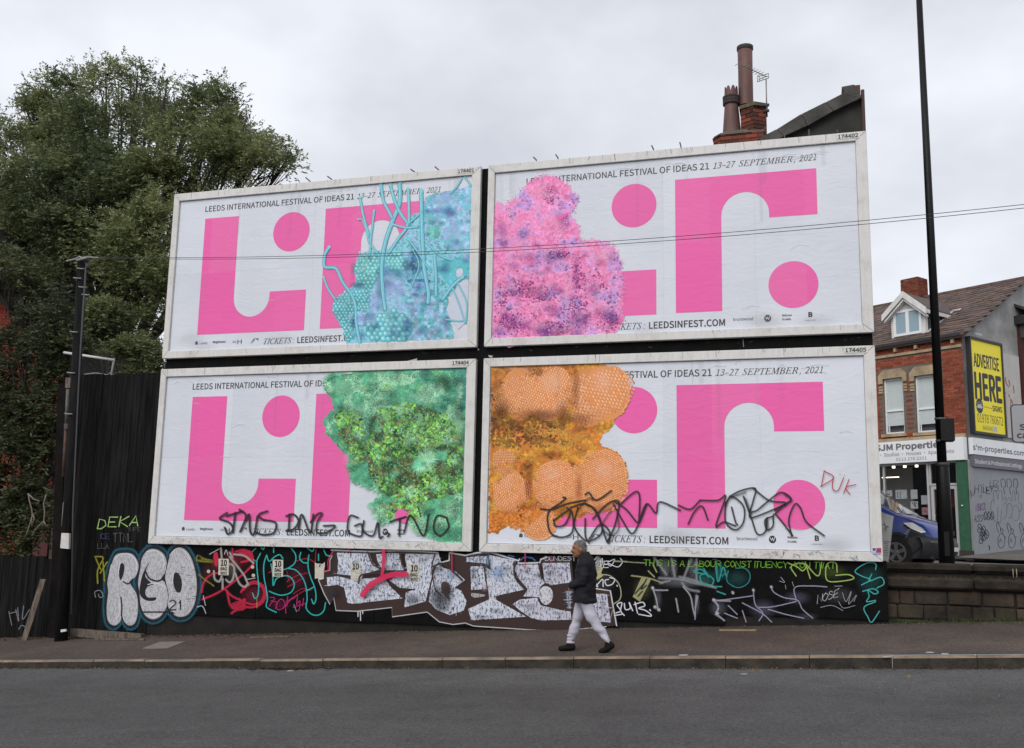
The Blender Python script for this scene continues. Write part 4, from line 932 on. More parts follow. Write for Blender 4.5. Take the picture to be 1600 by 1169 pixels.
ST(cB, [[(780, 180), (740, 270), (745, 400), (760, 550), (750, 660), (715, 690), (690, 630)], [(850, 200), (820, 300), (820, 440), (850, 600), (860, 700), (850, 790), (960, 850)], [(850, 200), (880, 270), (940, 220), (1000, 195), (1035, 240)], [(900, 300), (920, 420), (925, 545), (960, 470), (1040, 435), (1120, 450), (1165, 530), (1130, 620), (1030, 655), (950, 640), (880, 610)],
        [(1130, 120), (1180, 200), (1170, 290), (1090, 350), (1010, 370)], [(1080, 350), (1180, 370), (1260, 460), (1300, 570), (1310, 700), (1300, 800), (1360, 870), (1440, 880), (1500, 830), (1520, 740)],
        [(1330, 200), (1320, 320), (1350, 450), (1400, 580), (1410, 700), (1385, 755), (1360, 700)], [(1240, 170), (1225, 230), (1260, 280), (1310, 290)], [(780, 100), (810, 135), (830, 100)], [(930, 110), (930, 170)], [(1310, 120), (1370, 155), (1390, 120)], [(1440, 190), (1440, 260)], [(1500, 140), (1530, 200), (1590, 210)], [(1300, 610), (1390, 560)]], 1.7, TEAL, .9, .45)
ST(cB, [[(1160, 760), (1190, 840)], [(690, 160), (730, 120)], [(700, 250), (740, 280)]], 1.4, TEAL, .7)
# magenta tag
MG = (.42, .015, .14)
ST(cB, [[(890, 680), (940, 690), (880, 780)], [(900, 720), (970, 740), (950, 810)], [(960, 760), (1010, 700), (1060, 740), (1040, 800), (980, 820), (960, 780)], [(1060, 740), (1070, 860)], [(1090, 670), (1080, 780)], [(1080, 720), (1160, 690), (1200, 650), (1190, 760)], [(1190, 760), (1230, 720), (1220, 820), (1190, 830)], [(1150, 790), (1260, 760), (1300, 745)], [(1270, 690), (1260, 780)], [(1040, 800), (1150, 680)]], 1.25, MG, .9, .3)
tag(pt.build('graffiti', m_spray, HO), kind='stuff')

# --- the large white piece
OUT = cC([(160, 82), (300, 88), (430, 92), (600, 86), (760, 92), (860, 100), (878, 165), (935, 150), (935, 100), (1040, 118), (1120, 100), (1210, 98), (1390, 152)])+cD([(478, 160), (462, 200), (560, 200), (690, 195), (700, 160), (760, 140), (1020, 165), (1050, 460), (1270, 465), (1425, 488), (1490, 850), (1380, 862), (900, 905), (600, 895), (300, 875), (0, 855)])+cC([(1040, 562), (960, 572), (870, 555), (790, 490), (560, 522), (558, 460), (330, 485), (190, 480), (175, 395), (150, 440), (112, 370), (75, 280), (85, 230), (150, 215), (150, 150), (165, 120)])
pt = wall_paint(); pt.base = .003
pt.poly(OUT, BRN)
tag(pt.build('graffiti', m_spray, HO), kind='stuff')
pt = wall_paint(); pt.base = .004
pt.stroke(OUT[:13]+[OUT[13]], 2.3, (.55, .56, .6), .95, .25, False)
pt.stroke(OUT[13:19], 2.4, (.55, .56, .6), .95, .25, False)
pt.stroke(OUT[21:24], 2., (.55, .56, .6), .95, .25, False); pt.stroke(OUT[24:], 1.5, (.5, .5, .52), .85, .35, False)
for p in ([(335, 485), (335, 520)], [(350, 485), (352, 545)], [(365, 480), (366, 500)]): pt.stroke(cC(p), 1.5, (.6, .6, .62), .9, .3)
tag(pt.build('graffiti', m_spray, HO), kind='stuff')
PA = [cC(p) for p in ([(195, 100), (410, 105), (430, 160), (480, 210), (370, 240), (350, 290), (290, 250), (200, 240), (205, 150)], [(130, 262), (200, 255), (290, 275), (500, 262), (560, 335), (628, 400), (300, 435), (265, 430), (245, 330), (200, 310), (135, 320)],
      [(455, 110), (600, 100), (625, 160), (640, 215), (500, 215), (465, 160)], [(650, 105), (860, 110), (870, 150), (830, 200), (820, 260), (780, 420), (640, 460), (650, 360), (720, 340), (610, 330), (540, 280), (660, 220), (645, 130)],
      [(850, 170), (900, 200), (980, 225), (1040, 280), (970, 330), (1015, 350), (1050, 420), (1030, 480), (940, 510), (850, 475), (800, 420), (820, 300)], [(1050, 130), (1180, 122), (1200, 180), (1160, 168), (1050, 160)], [(1075, 190), (1160, 190), (1180, 338), (1080, 345)],
      [(1200, 115), (1370, 150), (1365, 260), (1440, 340), (1300, 370), (1240, 385), (1245, 410), (1440, 520), (1080, 545), (1060, 470), (1200, 405), (1195, 370), (1170, 190), (1200, 210)])]
PB = [cD(p) for p in ([(460, 215), (690, 215), (710, 330), (740, 410), (700, 440), (690, 555), (520, 545), (565, 470), (480, 370), (430, 270), (445, 220)], [(720, 200), (1000, 195), (1010, 290), (1020, 400), (800, 430), (740, 400), (725, 260)],
      [(410, 625), (480, 580), (660, 560), (700, 640), (780, 660), (960, 700), (1010, 700), (1020, 790), (700, 795), (600, 770), (480, 690)], [(960, 490), (1020, 490), (1010, 690), (985, 640)], [(1200, 515), (1390, 522), (1430, 820), (1290, 805), (1180, 790)])]
pt = wall_paint(); pt.base = .006
for p in PA+PB: pt.poly(p, (.07, .075, .085), .9)
pt.blob(cD([(755, 440), (810, 470), (830, 545), (800, 610), (755, 635), (705, 600), (685, 530), (705, 460)]), (.2, .2, .22), .9)
tag(pt.build('graffiti', m_spray, HO), kind='stuff')
pt = wall_paint(); pt.base = .0075
for p in PA: pt.poly(p, (.56, .59, .68), 1)
for p in PB: pt.poly(p, (.56, .56, .66), 1)
pt.blob(cD([(755, 440), (810, 470), (830, 545), (800, 610), (755, 635), (705, 600), (685, 530), (705, 460)]), (.56, .56, .6))
pt.blob(cC([(1080, 365), (1180, 380), (1100, 395)]), (.35, .35, .36))
tag(pt.build('graffiti_white_fill', m_rough, HO), kind='stuff')
pt = wall_paint(); pt.base = .009
for k, (P_, q) in enumerate([(PA, 420), (PB, 330)]):
    for i in range(q):
        p = P_[int(rng.integers(len(P_)))]; X = scatter(p, 2, int(rng.integers(1e6)))
        if len(X) == 0: continue
        a, b_ = X[0]; col = [(.03, .05, .09), (.02, .02, .025), (.12, .25, .42), (.66, .67, .72)][int(rng.integers(4))]
        if rng.random() < .5: pt.stroke([(a-rng.uniform(1, 7), b_), (a+rng.uniform(1, 7), b_+rng.uniform(-.5, .5))], rng.uniform(.4, 1.), col, rng.uniform(.25, .7), .5, False)
        else: pt.stroke([(a, b_-rng.uniform(1, 7)), (a+rng.uniform(-.3, .3), b_+rng.uniform(1, 7))], rng.uniform(.3, .8), col, rng.uniform(.25, .7), .5, False)
for (cx, cy, rx, ry, a) in [(880, 400, 90, 110, .75), (700, 400, 70, 50, .6), (860, 210, 50, 30, .5), (560, 200, 60, 24, .4), (1320, 200, 60, 30, .35), (1150, 520, 80, 20, .45), (180, 360, 50, 60, .6), (1100, 230, 30, 60, .4), (420, 330, 60, 30, .35), (1250, 480, 60, 20, .4), (760, 150, 40, 30, .35), (1190, 180, 16, 60, .5)]:
    q_ = cC([(cx, cy)])[0]; pt.soft(q_[0], q_[1], rx/4.211, ry/4.211, (.02, .022, .03), a)
for (cx, cy, rx, ry, a) in [(560, 280, 90, 20, .5), (800, 300, 90, 30, .4), (600, 640, 120, 30, .5), (900, 720, 90, 30, .45), (860, 250, 90, 20, .35), (1350, 640, 30, 90, .3)]:
    q_ = cD([(cx, cy)])[0]; pt.soft(q_[0], q_[1], rx/6.667, ry/6.667, (.03, .035, .05), a)
for (cx, cy, rx, ry, a, c_) in [(1260, 230, 60, 60, .5, (.12, .28, .5)), (1200, 150, 20, 50, .5, (.12, .28, .5)), (950, 240, 60, 40, .4, (.08, .2, .4)), (870, 170, 30, 30, .4, (.3, .5, .5)), (1180, 320, 30, 40, .4, (.5, .3, .3))]:
    q_ = cC([(cx, cy)])[0]; pt.soft(q_[0], q_[1], rx/4.211, ry/4.211, c_, a)
# brown contour lines inside
for p, wd in (([(840, 190), (900, 170), (960, 215), (1030, 280)], 3), ([(850, 110), (830, 200), (850, 330), (890, 380)], 2), ([(1205, 150), (1212, 208)], 2.), ([(410, 95), (440, 170), (500, 210)], 2.4), ([(620, 100), (635, 180)], 3), ([(530, 280), (600, 330), (650, 350)], 2.4), ([(1370, 160), (1375, 260), (1445, 345)], 2.6), ([(1530, 170), (1550, 270)], 2.6), ([(350, 300), (370, 245), (500, 232), (560, 240)], 2.6), ([(540, 100), (870, 108)], 1.6)):
    pt.stroke(cC(p), wd, BRN, 1, .15)
pt.blob(cC([(900, 290), (940, 300), (950, 340), (930, 390), (905, 370), (890, 330)]), BRN, .95)
for i in range(26):
    t = rng.uniform(0, 6.28); r = rng.uniform(40, 95); a, b_ = 880+r*math.cos(t)*.8, 400+r*math.sin(t); pt.stroke(cC([(a, b_), (a+30*math.cos(t+1.5), b_+30*math.sin(t+1.5))]), 1.2, (.02, .02, .03), .55, .6, False)
PKR = (.55, .015, .08)
pt.stroke(cC([(508, 40), (514, 100), (512, 180), (502, 255)]), 4.8, PKR, .95, .12); pt.stroke(cC([(375, 375), (430, 310), (520, 260), (600, 240), (660, 240)]), 8.5, PKR, .95, .1)
for p in ([(960, 50), (962, 230)], [(1442, 70), (1442, 200)], [(185, 85), (150, 150), (150, 215), (120, 218)], [(285, 70), (288, 90)]): pt.stroke(cC(p), 1.8, PKR, .75, .4)
pt.stroke(cD([(820, 130), (820, 230)]), 2, PKR, .6, .5)
tag(pt.build('graffiti', m_spray, HO), kind='stuff')
# --- tags on the black at the right
pt = wall_paint(); pt.base = .003
for (cx, cy, rx, ry, c_, a) in [(1060, 300, 60, 120, (.22, .23, .25), .35), (1200, 420, 260, 60, (.2, .21, .24), .4), (1130, 300, 40, 120, (.25, .25, .27), .35), (1290, 300, 60, 130, (.2, .2, .23), .35), (1320, 600, 30, 110, (.2, .2, .24), .4), (1000, 560, 40, 110, (.16, .17, .2), .3), (1400, 390, 120, 80, (.01, .14, .13), .4), (1520, 340, 70, 80, (.01, .16, .15), .45), (1500, 640, 90, 80, (.15, .15, .19), .35), (870, 480, 90, 110, (.12, .12, .06), .35), (540, 420, 120, 110, (.1, .1, .08), .3)]:
    q_ = cE([(cx, cy)])[0]; pt.soft(q_[0], q_[1], rx/5.313, ry/5.313, c_, a)
for (cx, cy, rx, ry, c_, a) in [(560, 560, 120, 90, (.14, .13, .2), .35), (830, 470, 120, 60, (.13, .12, .19), .35), (1150, 450, 160, 80, (.1, .1, .11), .3), (360, 320, 110, 80, (.01, .09, .09), .4), (1400, 330, 130, 150, (.01, .1, .1), .35), (900, 620, 110, 40, (.1, .1, .14), .3), (1100, 270, 140, 70, (.08, .11, .02), .35)]:
    q_ = cF([(cx, cy)])[0]; pt.soft(q_[0], q_[1], rx/5., ry/5., c_, a)
hand(pt, 'DUNDEST', 852, 876, 7, 6.5, 1.2, (.45, .45, .47), .8, .4)
ST(cD, [[(490, 170), (530, 140), (600, 145), (640, 170)], [(350, 130), (380, 120), (420, 135)]], 2.4, (.02, .12, .32), .8)
hand(pt, 'YTE', 925, 887, 9, 10, 1.5, WH, .95, .25, .1)
ST(cD, [[(1400, 190), (1470, 160), (1430, 230), (1400, 200), (1500, 240), (1550, 190), (1530, 150)], [(1210, 130), (1240, 180), (1290, 130)], [(1290, 215), (1340, 150), (1330, 230), (1260, 220)]], 1.3, WH, .95, .25)
ST(cD, [[(1470, 180), (1600, 185)]], 2.2, (.30, .33, .18), .8, .5)
ST(cE, [[(680, 250), (780, 258), (900, 265)]], 1.6, (.30, .33, .18), .7, .5)
pt.blob(cD([(1270, 270), (1350, 240), (1330, 300), (1350, 330), (1275, 370)]), (.42, .40, .2), .9)
pt.stroke(cD([(1300, 150), (1290, 260)]), 6, (.4, .4, .38), .6, .5)
ST(cE, [[(520, 360), (600, 370), (670, 430), (693, 510), (680, 570), (630, 605)]], 1.6, (.4, .4, .28), .8, .4)
ST(cE, [[(630, 640), (600, 740)]], 1.4, (.4, .4, .4), .6, .4)
ST(cE, [[(470, 400), (500, 460), (480, 450)], [(500, 440), (540, 400), (545, 460)], [(590, 400), (560, 410), (575, 450), (620, 440), (640, 400), (600, 385)], [(660, 450), (663, 458)]], 1.6, WH, .95, .25)
# 'gur.'
ST(cE, [[(650, 680), (690, 660), (660, 610), (700, 595), (690, 660), (720, 700)], [(720, 600), (730, 650), (770, 640), (760, 590), (790, 660)], [(810, 590), (830, 680)], [(800, 610), (870, 590), (890, 620), (840, 640), (900, 660), (945, 705), (840, 690)], [(640, 700), (700, 690)], [(932, 652), (938, 660)]], 1.7, WH, .98, .22)
hand(pt, "THIS I'S A LABOUR CONSTITUENCY, YOU TWAT", 1006, 884, 8.7, 9.5, 1.15, (.16, .42, .02), .9, .35, .06, .12/9, .14, False)
PY = (.34, .35, .16)
pt.poly(cE([(865, 380), (945, 395), (850, 585), (790, 545)]), PY, .8)
ST(cE, [[(905, 400), (860, 480)], [(880, 440), (810, 520)], [(870, 480), (905, 450)], [(835, 540), (870, 500)]], 2.2, BLK, .8, .5)
ST(cE, [[(780, 370), (850, 378), (940, 395), (1040, 430)], [(960, 280), (990, 340)], [(920, 330), (970, 380)]], 2.2, PY, .7, .5)
DW = (.34, .35, .38)
ST(cE, [[(970, 220), (1070, 360)], [(1110, 210), (1140, 380)], [(1280, 220), (1210, 400)], [(1320, 230), (1320, 420)], [(1010, 390), (1180, 400), (1300, 430), (1460, 460)], [(1020, 430), (1100, 410)], [(1200, 430), (1250, 480), (1340, 500)], [(1180, 380), (1300, 410), (1480, 470)]], 3.4, DW, .5, .8)
ST(cE, [[(955, 470), (985, 560), (1000, 650)], [(970, 490), (1080, 490)], [(1150, 560), (1170, 670)], [(1210, 460), (1270, 540), (1290, 640), (1310, 710)], [(1330, 540), (1310, 640)], [(1455, 570), (1500, 620), (1480, 690)], [(1460, 575), (1600, 580)], [(1480, 690), (1550, 740)]], 2.2, (.45, .46, .5), .6, .7)
for p in ((975, 628), (1005, 650), (1488, 680), (955, 470), (1465, 572)): pt.stroke(cE([p, (p[0]+4, p[1]+4)]), 4, (.5, .5, .52), .8, .7, False)
TQ = (.02, .3, .27)
ST(cE, [[(1300, 340), (1400, 360), (1460, 400), (1440, 450), (1370, 430), (1350, 370), (1410, 350)], [(1480, 300), (1500, 420), (1540, 300), (1570, 380)], [(1480, 460), (1530, 460)], [(1490, 500), (1560, 525)], [(1380, 310), (1420, 380)]], 2., TQ, .85, .4)
ST(cF, [[(290, 260), (280, 340), (360, 390), (440, 360), (460, 290), (420, 240), (350, 240)], [(200, 190), (210, 330)], [(230, 200), (240, 300), (270, 270)], [(170, 170), (200, 170)]], 1.8, (.012, .19, .19), .8, .5)
ST(cF, [[(20, 260), (80, 250), (130, 300)]], 2.2, TQ, .8, .4)
PV = (.33, .32, .44)
ST(cF, [[(170, 485), (220, 490), (340, 475), (480, 455)], [(175, 490), (215, 550), (200, 590), (260, 650)], [(260, 590), (360, 630)], [(290, 530), (360, 600)], [(400, 570), (430, 660)], [(485, 400), (500, 520), (560, 590), (530, 650)], [(400, 510), (550, 590), (630, 660)], [(530, 545), (640, 540), (820, 500)], [(600, 560), (740, 600), (880, 630)], [(620, 380), (650, 430), (730, 470), (830, 490), (870, 560), (950, 630)], [(820, 490), (810, 390), (940, 378), (1060, 385)], [(320, 420), (330, 440)], [(40, 450), (30, 640)]], 1.6, PV, .75, .55)
for p in ((205, 590), (175, 485), (625, 385), (485, 410), (325, 430)): pt.stroke(cF([p, (p[0]+3, p[1]+3)]), 3.4, (.45, .45, .5), .8, .7, False)
LG = (.3, .42, .09)
ST(cF, [[(760, 200), (830, 230), (870, 260), (900, 220), (840, 200), (780, 230), (820, 300)], [(890, 190), (930, 320)], [(890, 200), (990, 300), (1020, 190)], [(1140, 270), (1130, 200), (1070, 200), (1050, 270), (1070, 340), (1180, 340), (1270, 320), (1230, 290), (1130, 295)]], 1.8, LG, .9, .35)
hand(pt, 'NOSE', 1277, 943, 8.5, 13, .8, (.5, .5, .53), .85, .3, .1, -.3, .3)
ST(cF, [[(1180, 430), (1210, 500), (1250, 420), (1230, 520), (1290, 450), (1270, 500)], [(1010, 545), (1100, 530), (1185, 570)], [(1150, 500), (1190, 550), (1280, 530)], [(1120, 380), (1180, 378)], [(700, 310), (730, 350), (690, 340)], [(735, 370), (740, 400)], [(790, 345), (800, 380)]], .7, (.45, .45, .48), .75, .4)
LC = (.05, .40, .38)
ST(cF, [[(1440, 250), (1440, 205), (1370, 200), (1280, 260), (1330, 300), (1400, 330), (1330, 370)], [(1410, 285), (1390, 340), (1480, 310), (1505, 360), (1450, 395)], [(1340, 420), (1420, 400), (1460, 425), (1430, 440), (1380, 410), (1390, 460), (1370, 500), (1440, 490)], [(1440, 500), (1350, 545), (1380, 620), (1410, 660), (1470, 575)]], 1.6, LC, .85, .4)
tag(pt.build('graffiti', m_spray, HO), kind='stuff')
# --- small things at the far left
pt = wall_paint(); pt.base = .003
ST(cA, [[(40, 140), (100, 150), (60, 240), (60, 335)], [(45, 150), (80, 230)], [(100, 180), (110, 320)], [(80, 260), (130, 180)]], 2.2, (.30, .30, .02), .8, .5)
ST(cA, [[(45, 440), (40, 400), (80, 390), (100, 430), (75, 440), (65, 415)]], 1., (.3, .32, .36), .8, .4)
for ch, x_, y_, s_ in (('D', 494, 410, 45), ('E', 548, 400, 45), ('K', 603, 400, 48), ('A', 658, 395, 46)): hand(pt, ch, x_/3.247, 700+y_/3.247, s_/3.247*1.1, s_*1.1/3.247, 1.7, (.32, .5, .16), .9, .3, .2, 0, .1, False)
hand(pt, 'TTNL', 177, 847, 8, 14, .7, (.16, .16, .18), .7, .3); hand(pt, 'ICE', 155, 842, 7, 8, .7, (.08, .08, .2), .7, .3); hand(pt, 'LLA', 153, 857, 6, 8, .6, (.16, .17, .18), .7, .3); hand(pt, 'SIFE', 200, 830, 6, 6, .5, (.14, .14, .15), .7, .3)
ST(cA, [[(800, 130), (870, 170)], [(790, 170), (880, 180)]], 2, (.2, .2, .02), .5, .6)
tag(pt.build('graffiti', m_spray, HO), kind='stuff')
pt = Paint(lambda a, b_, h: tuple(atY(a, b_, .125)+np.array([0, -h, 0])), .001, .0001)
for p in ([(45, 830), (60, 900)], [(80, 820), (95, 880), (90, 810)], [(50, 840), (85, 830)], [(120, 800), (115, 870), (150, 820)], [(95, 920), (110, 900), (130, 910)]): pt.stroke(cG(p), 1.2, (.2, .21, .23), .8, .4)
tag(pt.build('graffiti', m_spray, FL), kind='stuff')

# --- black and red hand marks over the lower posters
pt = Paint(TPX(.030), .0005, .0001); K_ = (.012, .012, .013)
def S2(cf, lst, wd, col=K_, a=.92, soft=.35):
    for p in lst: pt.stroke(cf(p), wd, col, a, soft)
S2(cBLp, [[(525, 940), (480, 975), (540, 1000), (560, 1040), (530, 1070), (510, 1030)], [(520, 960), (620, 930)], [(575, 940), (560, 1060)], [(600, 920), (640, 960), (605, 1055)], [(640, 990), (660, 950), (665, 1050), (690, 1070), (710, 960)], [(770, 930), (720, 950), (740, 980), (820, 1000), (810, 1060), (750, 1075), (700, 1060)],
          [(885, 1050), (930, 1040), (960, 990), (930, 950), (885, 960)], [(905, 950), (900, 1050)], [(960, 1040), (980, 950), (1030, 1060), (1050, 950)]], 3.2)
S2(cBLq, [[(20, 1000), (60, 950), (90, 945), (60, 1000), (60, 1060), (120, 1060), (170, 1020), (100, 1020)], [(310, 970), (260, 960), (245, 1040), (270, 1070), (330, 1080), (330, 1010), (290, 1020)], [(345, 990), (340, 1050), (400, 1080), (430, 1000), (440, 1090), (460, 1085)], [(480, 1060), (500, 1070), (490, 1085)], [(505, 995), (600, 965)], [(565, 975), (560, 1080)], [(590, 1060), (620, 960), (650, 980), (710, 1080), (740, 950)], [(850, 970), (790, 960), (770, 1040), (810, 1080), (860, 1030), (850, 975)]], 3.)
tag(pt.build('graffiti_tag', m_spray, BBL[1]), kind='stuff')
pt = Paint(TPX(.030), .0005, .0001)
S2(cBRq, [[(360, 878), (420, 880), (500, 850), (600, 830)], [(480, 815), (495, 820), (460, 850), (400, 900), (410, 1000), (470, 1030), (530, 1000), (530, 900), (500, 870)], [(430, 940), (520, 880), (490, 960), (440, 970), (430, 935)], [(560, 870), (540, 960), (570, 1020), (620, 1050), (690, 1000), (660, 890), (600, 850)],
          [(600, 930), (600, 1020), (620, 1060)], [(520, 870), (600, 850), (660, 900), (720, 1060), (730, 1000), (680, 960), (620, 1040)], [(640, 930), (720, 850), (780, 840), (760, 960), (720, 1050)], [(750, 850), (800, 940), (850, 1010), (890, 950), (930, 850)], [(780, 860), (860, 790), (890, 800), (890, 900), (880, 950), (820, 880), (760, 840)],
          [(890, 940), (930, 850), (980, 900), (1000, 840), (1110, 885)], [(600, 800), (620, 790), (660, 830), (740, 780)]], 2.7)
S2(cBRq, [[(740, 880), (690, 970), (740, 1020), (780, 980), (770, 900)], [(560, 880), (620, 820), (640, 830)]], 2.6, a=.6, soft=.7)
S2(cBRp, [[(0, 875), (60, 895), (110, 850)], [(50, 970), (80, 910), (120, 880), (150, 950)], [(110, 850), (200, 850), (240, 830), (190, 980), (230, 960), (290, 980)], [(240, 860), (240, 960), (290, 1000), (330, 960), (330, 880), (270, 830), (240, 870)], [(270, 885), (290, 960), (300, 975)],
          [(260, 830), (320, 800), (390, 790), (380, 850), (360, 930), (400, 930), (540, 870), (570, 840), (520, 810), (460, 850), (400, 900), (370, 910)], [(330, 830), (370, 940), (400, 1020), (440, 1010), (450, 940)], [(380, 790), (460, 850), (540, 860)], [(490, 900), (540, 870)], [(480, 930), (440, 950), (450, 1000), (480, 980), (490, 920), (580, 1030)], [(575, 1030), (560, 950), (590, 870), (620, 890), (650, 960), (740, 1030)], [(490, 920), (520, 890), (550, 870)]], 2.6)
S2(cBRp, [[(240, 880), (260, 840), (340, 810)], [(340, 840), (370, 920)], [(450, 940), (455, 1000)], [(540, 820), (575, 850), (540, 870)]], 3.6, a=.55, soft=.7)
RD = (.42, .015, .03)
S2(cBRp, [[(740, 700), (725, 780)], [(738, 700), (788, 735), (722, 780)], [(785, 735), (782, 790), (810, 800), (838, 735)], [(865, 745), (838, 815)], [(900, 770), (850, 785), (870, 820)]], 1.5, RD, .95, .2)
for p in ((820, 718), (842, 722)): pt.dots(np.array(cBRp([p])), np.array([.9]), np.array([RD]), 8, .0001)
tag(pt.build('graffiti_tag', m_spray, BBR[1]), kind='stuff')
# sticker on the lower right frame corner
pt = Paint(lambda a, b_, h: tuple(atY(a, b_, -.001)+np.array([0, -h, 0])), .001, .0001)
q = crop(1360, 740, 7.306)
pt.poly(q([(24, 850), (122, 848), (126, 905), (122, 935), (30, 930)]), (.45, .42, .5))
for p, c in (([(26, 852), (60, 852), (60, 880), (26, 880)], (.04, .06, .3)), ([(75, 850), (122, 850), (124, 905), (62, 905)], (.4, .03, .04)), ([(70, 870), (100, 860), (95, 890)], (.06, .07, .3)), ([(30, 915), (115, 912), (115, 925), (32, 928)], (.1, .25, .5))): pt.poly(q(p), c)
tag(pt.build('sticker', m_print, BBR[0]), kind='stuff')
# flyers
m_fly = mat('flyer_paper', (.56, .53, .46), .8, .25, 14)
def flyer(x, y, w_, h_, lines, torn=0):
    T = lambda a, b_, h: tuple(atY(a, b_, YW-.012)+np.array([0, -h, 0]))
    if torn:
        fr_ = random.Random(x); o = [(x, y)]
        for k in range(5): o.append((x+w_*(k+1)/5, y+fr_.uniform(-1, 2.5)))
        for k in range(4): o.append((x+w_+fr_.uniform(-2, 1), y+h_*(k+1)/4))
        for k in range(4): o.append((x+w_*(3-k)/4, y+h_+fr_.uniform(-3, 2)))
    else: o = [(x, y), (x+w_, y+.4), (x+w_-.3, y+h_), (x-.2, y+h_-.4)]
    mb = MB(); n = len(o); vs = [T(*p, 0.001) for p in o]+[T(*p, -.0055) for p in o]
    mb.add(vs, [list(range(n))]+[(i, (i+1) % n, n+(i+1) % n, n+i) for i in range(n)]); F_ = mb.build('flyer', m_fly, HO)
    for (tx, cx0, cx1, yb, ch) in lines:
        L0 = T(cx0, yb, .0025); L1 = T(cx1, yb, .0025); H_ = np.linalg.norm(np.array(T(cx0, yb, 0))-np.array(T(cx0, yb-ch, 0)))
        letters('lettering', tx, lambda a, b_, h: (L0[0]+a, L0[1], L0[2]+b_), 0, 0, L1[0]-L0[0], H_, m_ink, F_, .03)
for (x, y, w_, h_) in ((341.5, 873, 16, 26), (426, 874.5, 16.5, 27), (638.5, 881, 17, 28)):
    flyer(x, y, w_, h_, [('10', x+3.6, x+w_-3.4, y+h_*.42, h_*.34), ('BAG', x+3.2, x+w_-3.2, y+h_*.70, h_*.2), ('BOYZ', x+3.2, x+w_-3, y+h_*.95, h_*.17)])
flyer(492, 879, 15.5, 26, [('r', 499, 502, 886, 5)], 1)
flyer(548, 879.5, 15.5, 27, [('10', 551, 560.5, 889.5, 9)], 1)
# scraps of old paper and paint on the black strips between the posters
pt = Paint(lambda a, b_, h: tuple(atY(a, b_, Y0)+np.array([0, -h, 0])), .001, .0001)
for p in ([(763, 555), (771, 556), (768, 558), (771, 560), (764, 558)], [(453, 571), (505, 569), (505, 570.5), (453, 572)], [(637, 564), (652, 560), (651, 564), (640, 567)], [(746, 544), (749, 546), (747, 548)]): pt.poly(p, (.35, .34, .33))
for i in range(40):
    a = rng.uniform(260, 1350); b_ = 561-(a-260)*.022+rng.uniform(-4, 3) if a < 745 else 553-(a-760)*.028+rng.uniform(-8, 8)*0+rng.uniform(-3, 3)-6
    pt.stroke([(a, b_), (a+rng.uniform(-2, 8), b_+rng.uniform(-2, 2))], .5, (.12, .11, .1), .6, .5, False)
pt.stroke([(1161, 531), (1162, 542)], .9, (.3, .3, .3), .8, .3, False)
tag(pt.build('paper_scrap', m_spray, HO), kind='stuff')
# ================================================================== upper street at the right
def usheet(name, a, b, m, kind='structure'): return tag(MB().add([(a[0], a[1], a[2]), (b[0], a[1], a[2]), (b[0], b[1], b[2]), (a[0], b[1], b[2])], [(0, 1, 2, 3)]).build(name, m, fix=False), kind=kind)
usheet('upper_pavement', (13.15, .62, 1.3), (60, 3.1, 1.31), m_up)
usheet('upper_road', (4, 3.12, 1.16), (120, 300, 1.19), m_up)
uk = tag(MB().box((13.15, 3.08, 1.0), (60, 3.24, 1.315)).build('upper_kerb', m_kerb), kind='structure')
# --- coursed stone wall
def stone_mat(n, c1, c2): return mat(n, c1, .95, scale=2.2, bump=.9, bscale=16, col2=c2, detail=8, spec=.2)
m_st = [stone_mat('pale_worn_stone', (.07, .053, .039), (.022, .018, .014)), stone_mat('sooty_stone', (.050, .041, .031), (.014, .012, .010)), stone_mat('brown_stone', (.058, .042, .030), (.017, .014, .011)), stone_mat('mossy_stone', (.050, .043, .028), (.016, .014, .010))]
SW = empty('stone_wall', (14.6, .45, .5), 'low sooty stone block wall with a ledge at the right end of the hoarding', 'wall')
SY = .3; sr = random.Random(11)
m_dark = mat('joint_soil', (.015, .012, .01), .95)
quick('core', (13.17, SY+.05, .2), (18.4, .9, 1.12), m_dark, SW)
def zpx(py): return atY(1480, py, SY)[2]
def course(xs_, ztop, zbot, yy=SY):
    for a, b_ in zip(xs_[:-1], xs_[1:]):
        dy = sr.uniform(-.015, .02); mb = MB(); g = .008
        o = MB().box((a+g, yy+dy, zbot+g), (b_-g, yy+.2, ztop-g), None, .018).build('stone', m_st[sr.choice([0, 1, 1, 2, 2, 3])], SW)
        for v in o.data.vertices: v.co.x += sr.uniform(-.009, .009); v.co.z += sr.uniform(-.009, .009); v.co.y += sr.uniform(-.008, .008)
X2 = [13.18]+[atY(p, 935, SY)[0] for p in (1406, 1430, 1481.5, 1534.5, 1586.6)]+[15.6, 16.2, 16.7, 17.4, 18.2]
X1 = [13.18]+[atY(p, 958, SY)[0] for p in (1402.8, 1443.8, 1479.7, 1519, 1554, 1588)]+[15.45, 16, 16.6, 17.1, 17.8, 18.3]
X0 = [13.18, 13.9, 14.3, 14.75, 15.3, 15.9, 16.6, 17.3, 18.3]
za, zb, zc, zd = zpx(924.3), zpx(946.8), zpx(970), zpx(978)
course(X2, za, zb); course(X1, zb, zc, SY+.005); course(X0, zc, zc-.3, SY-.03)
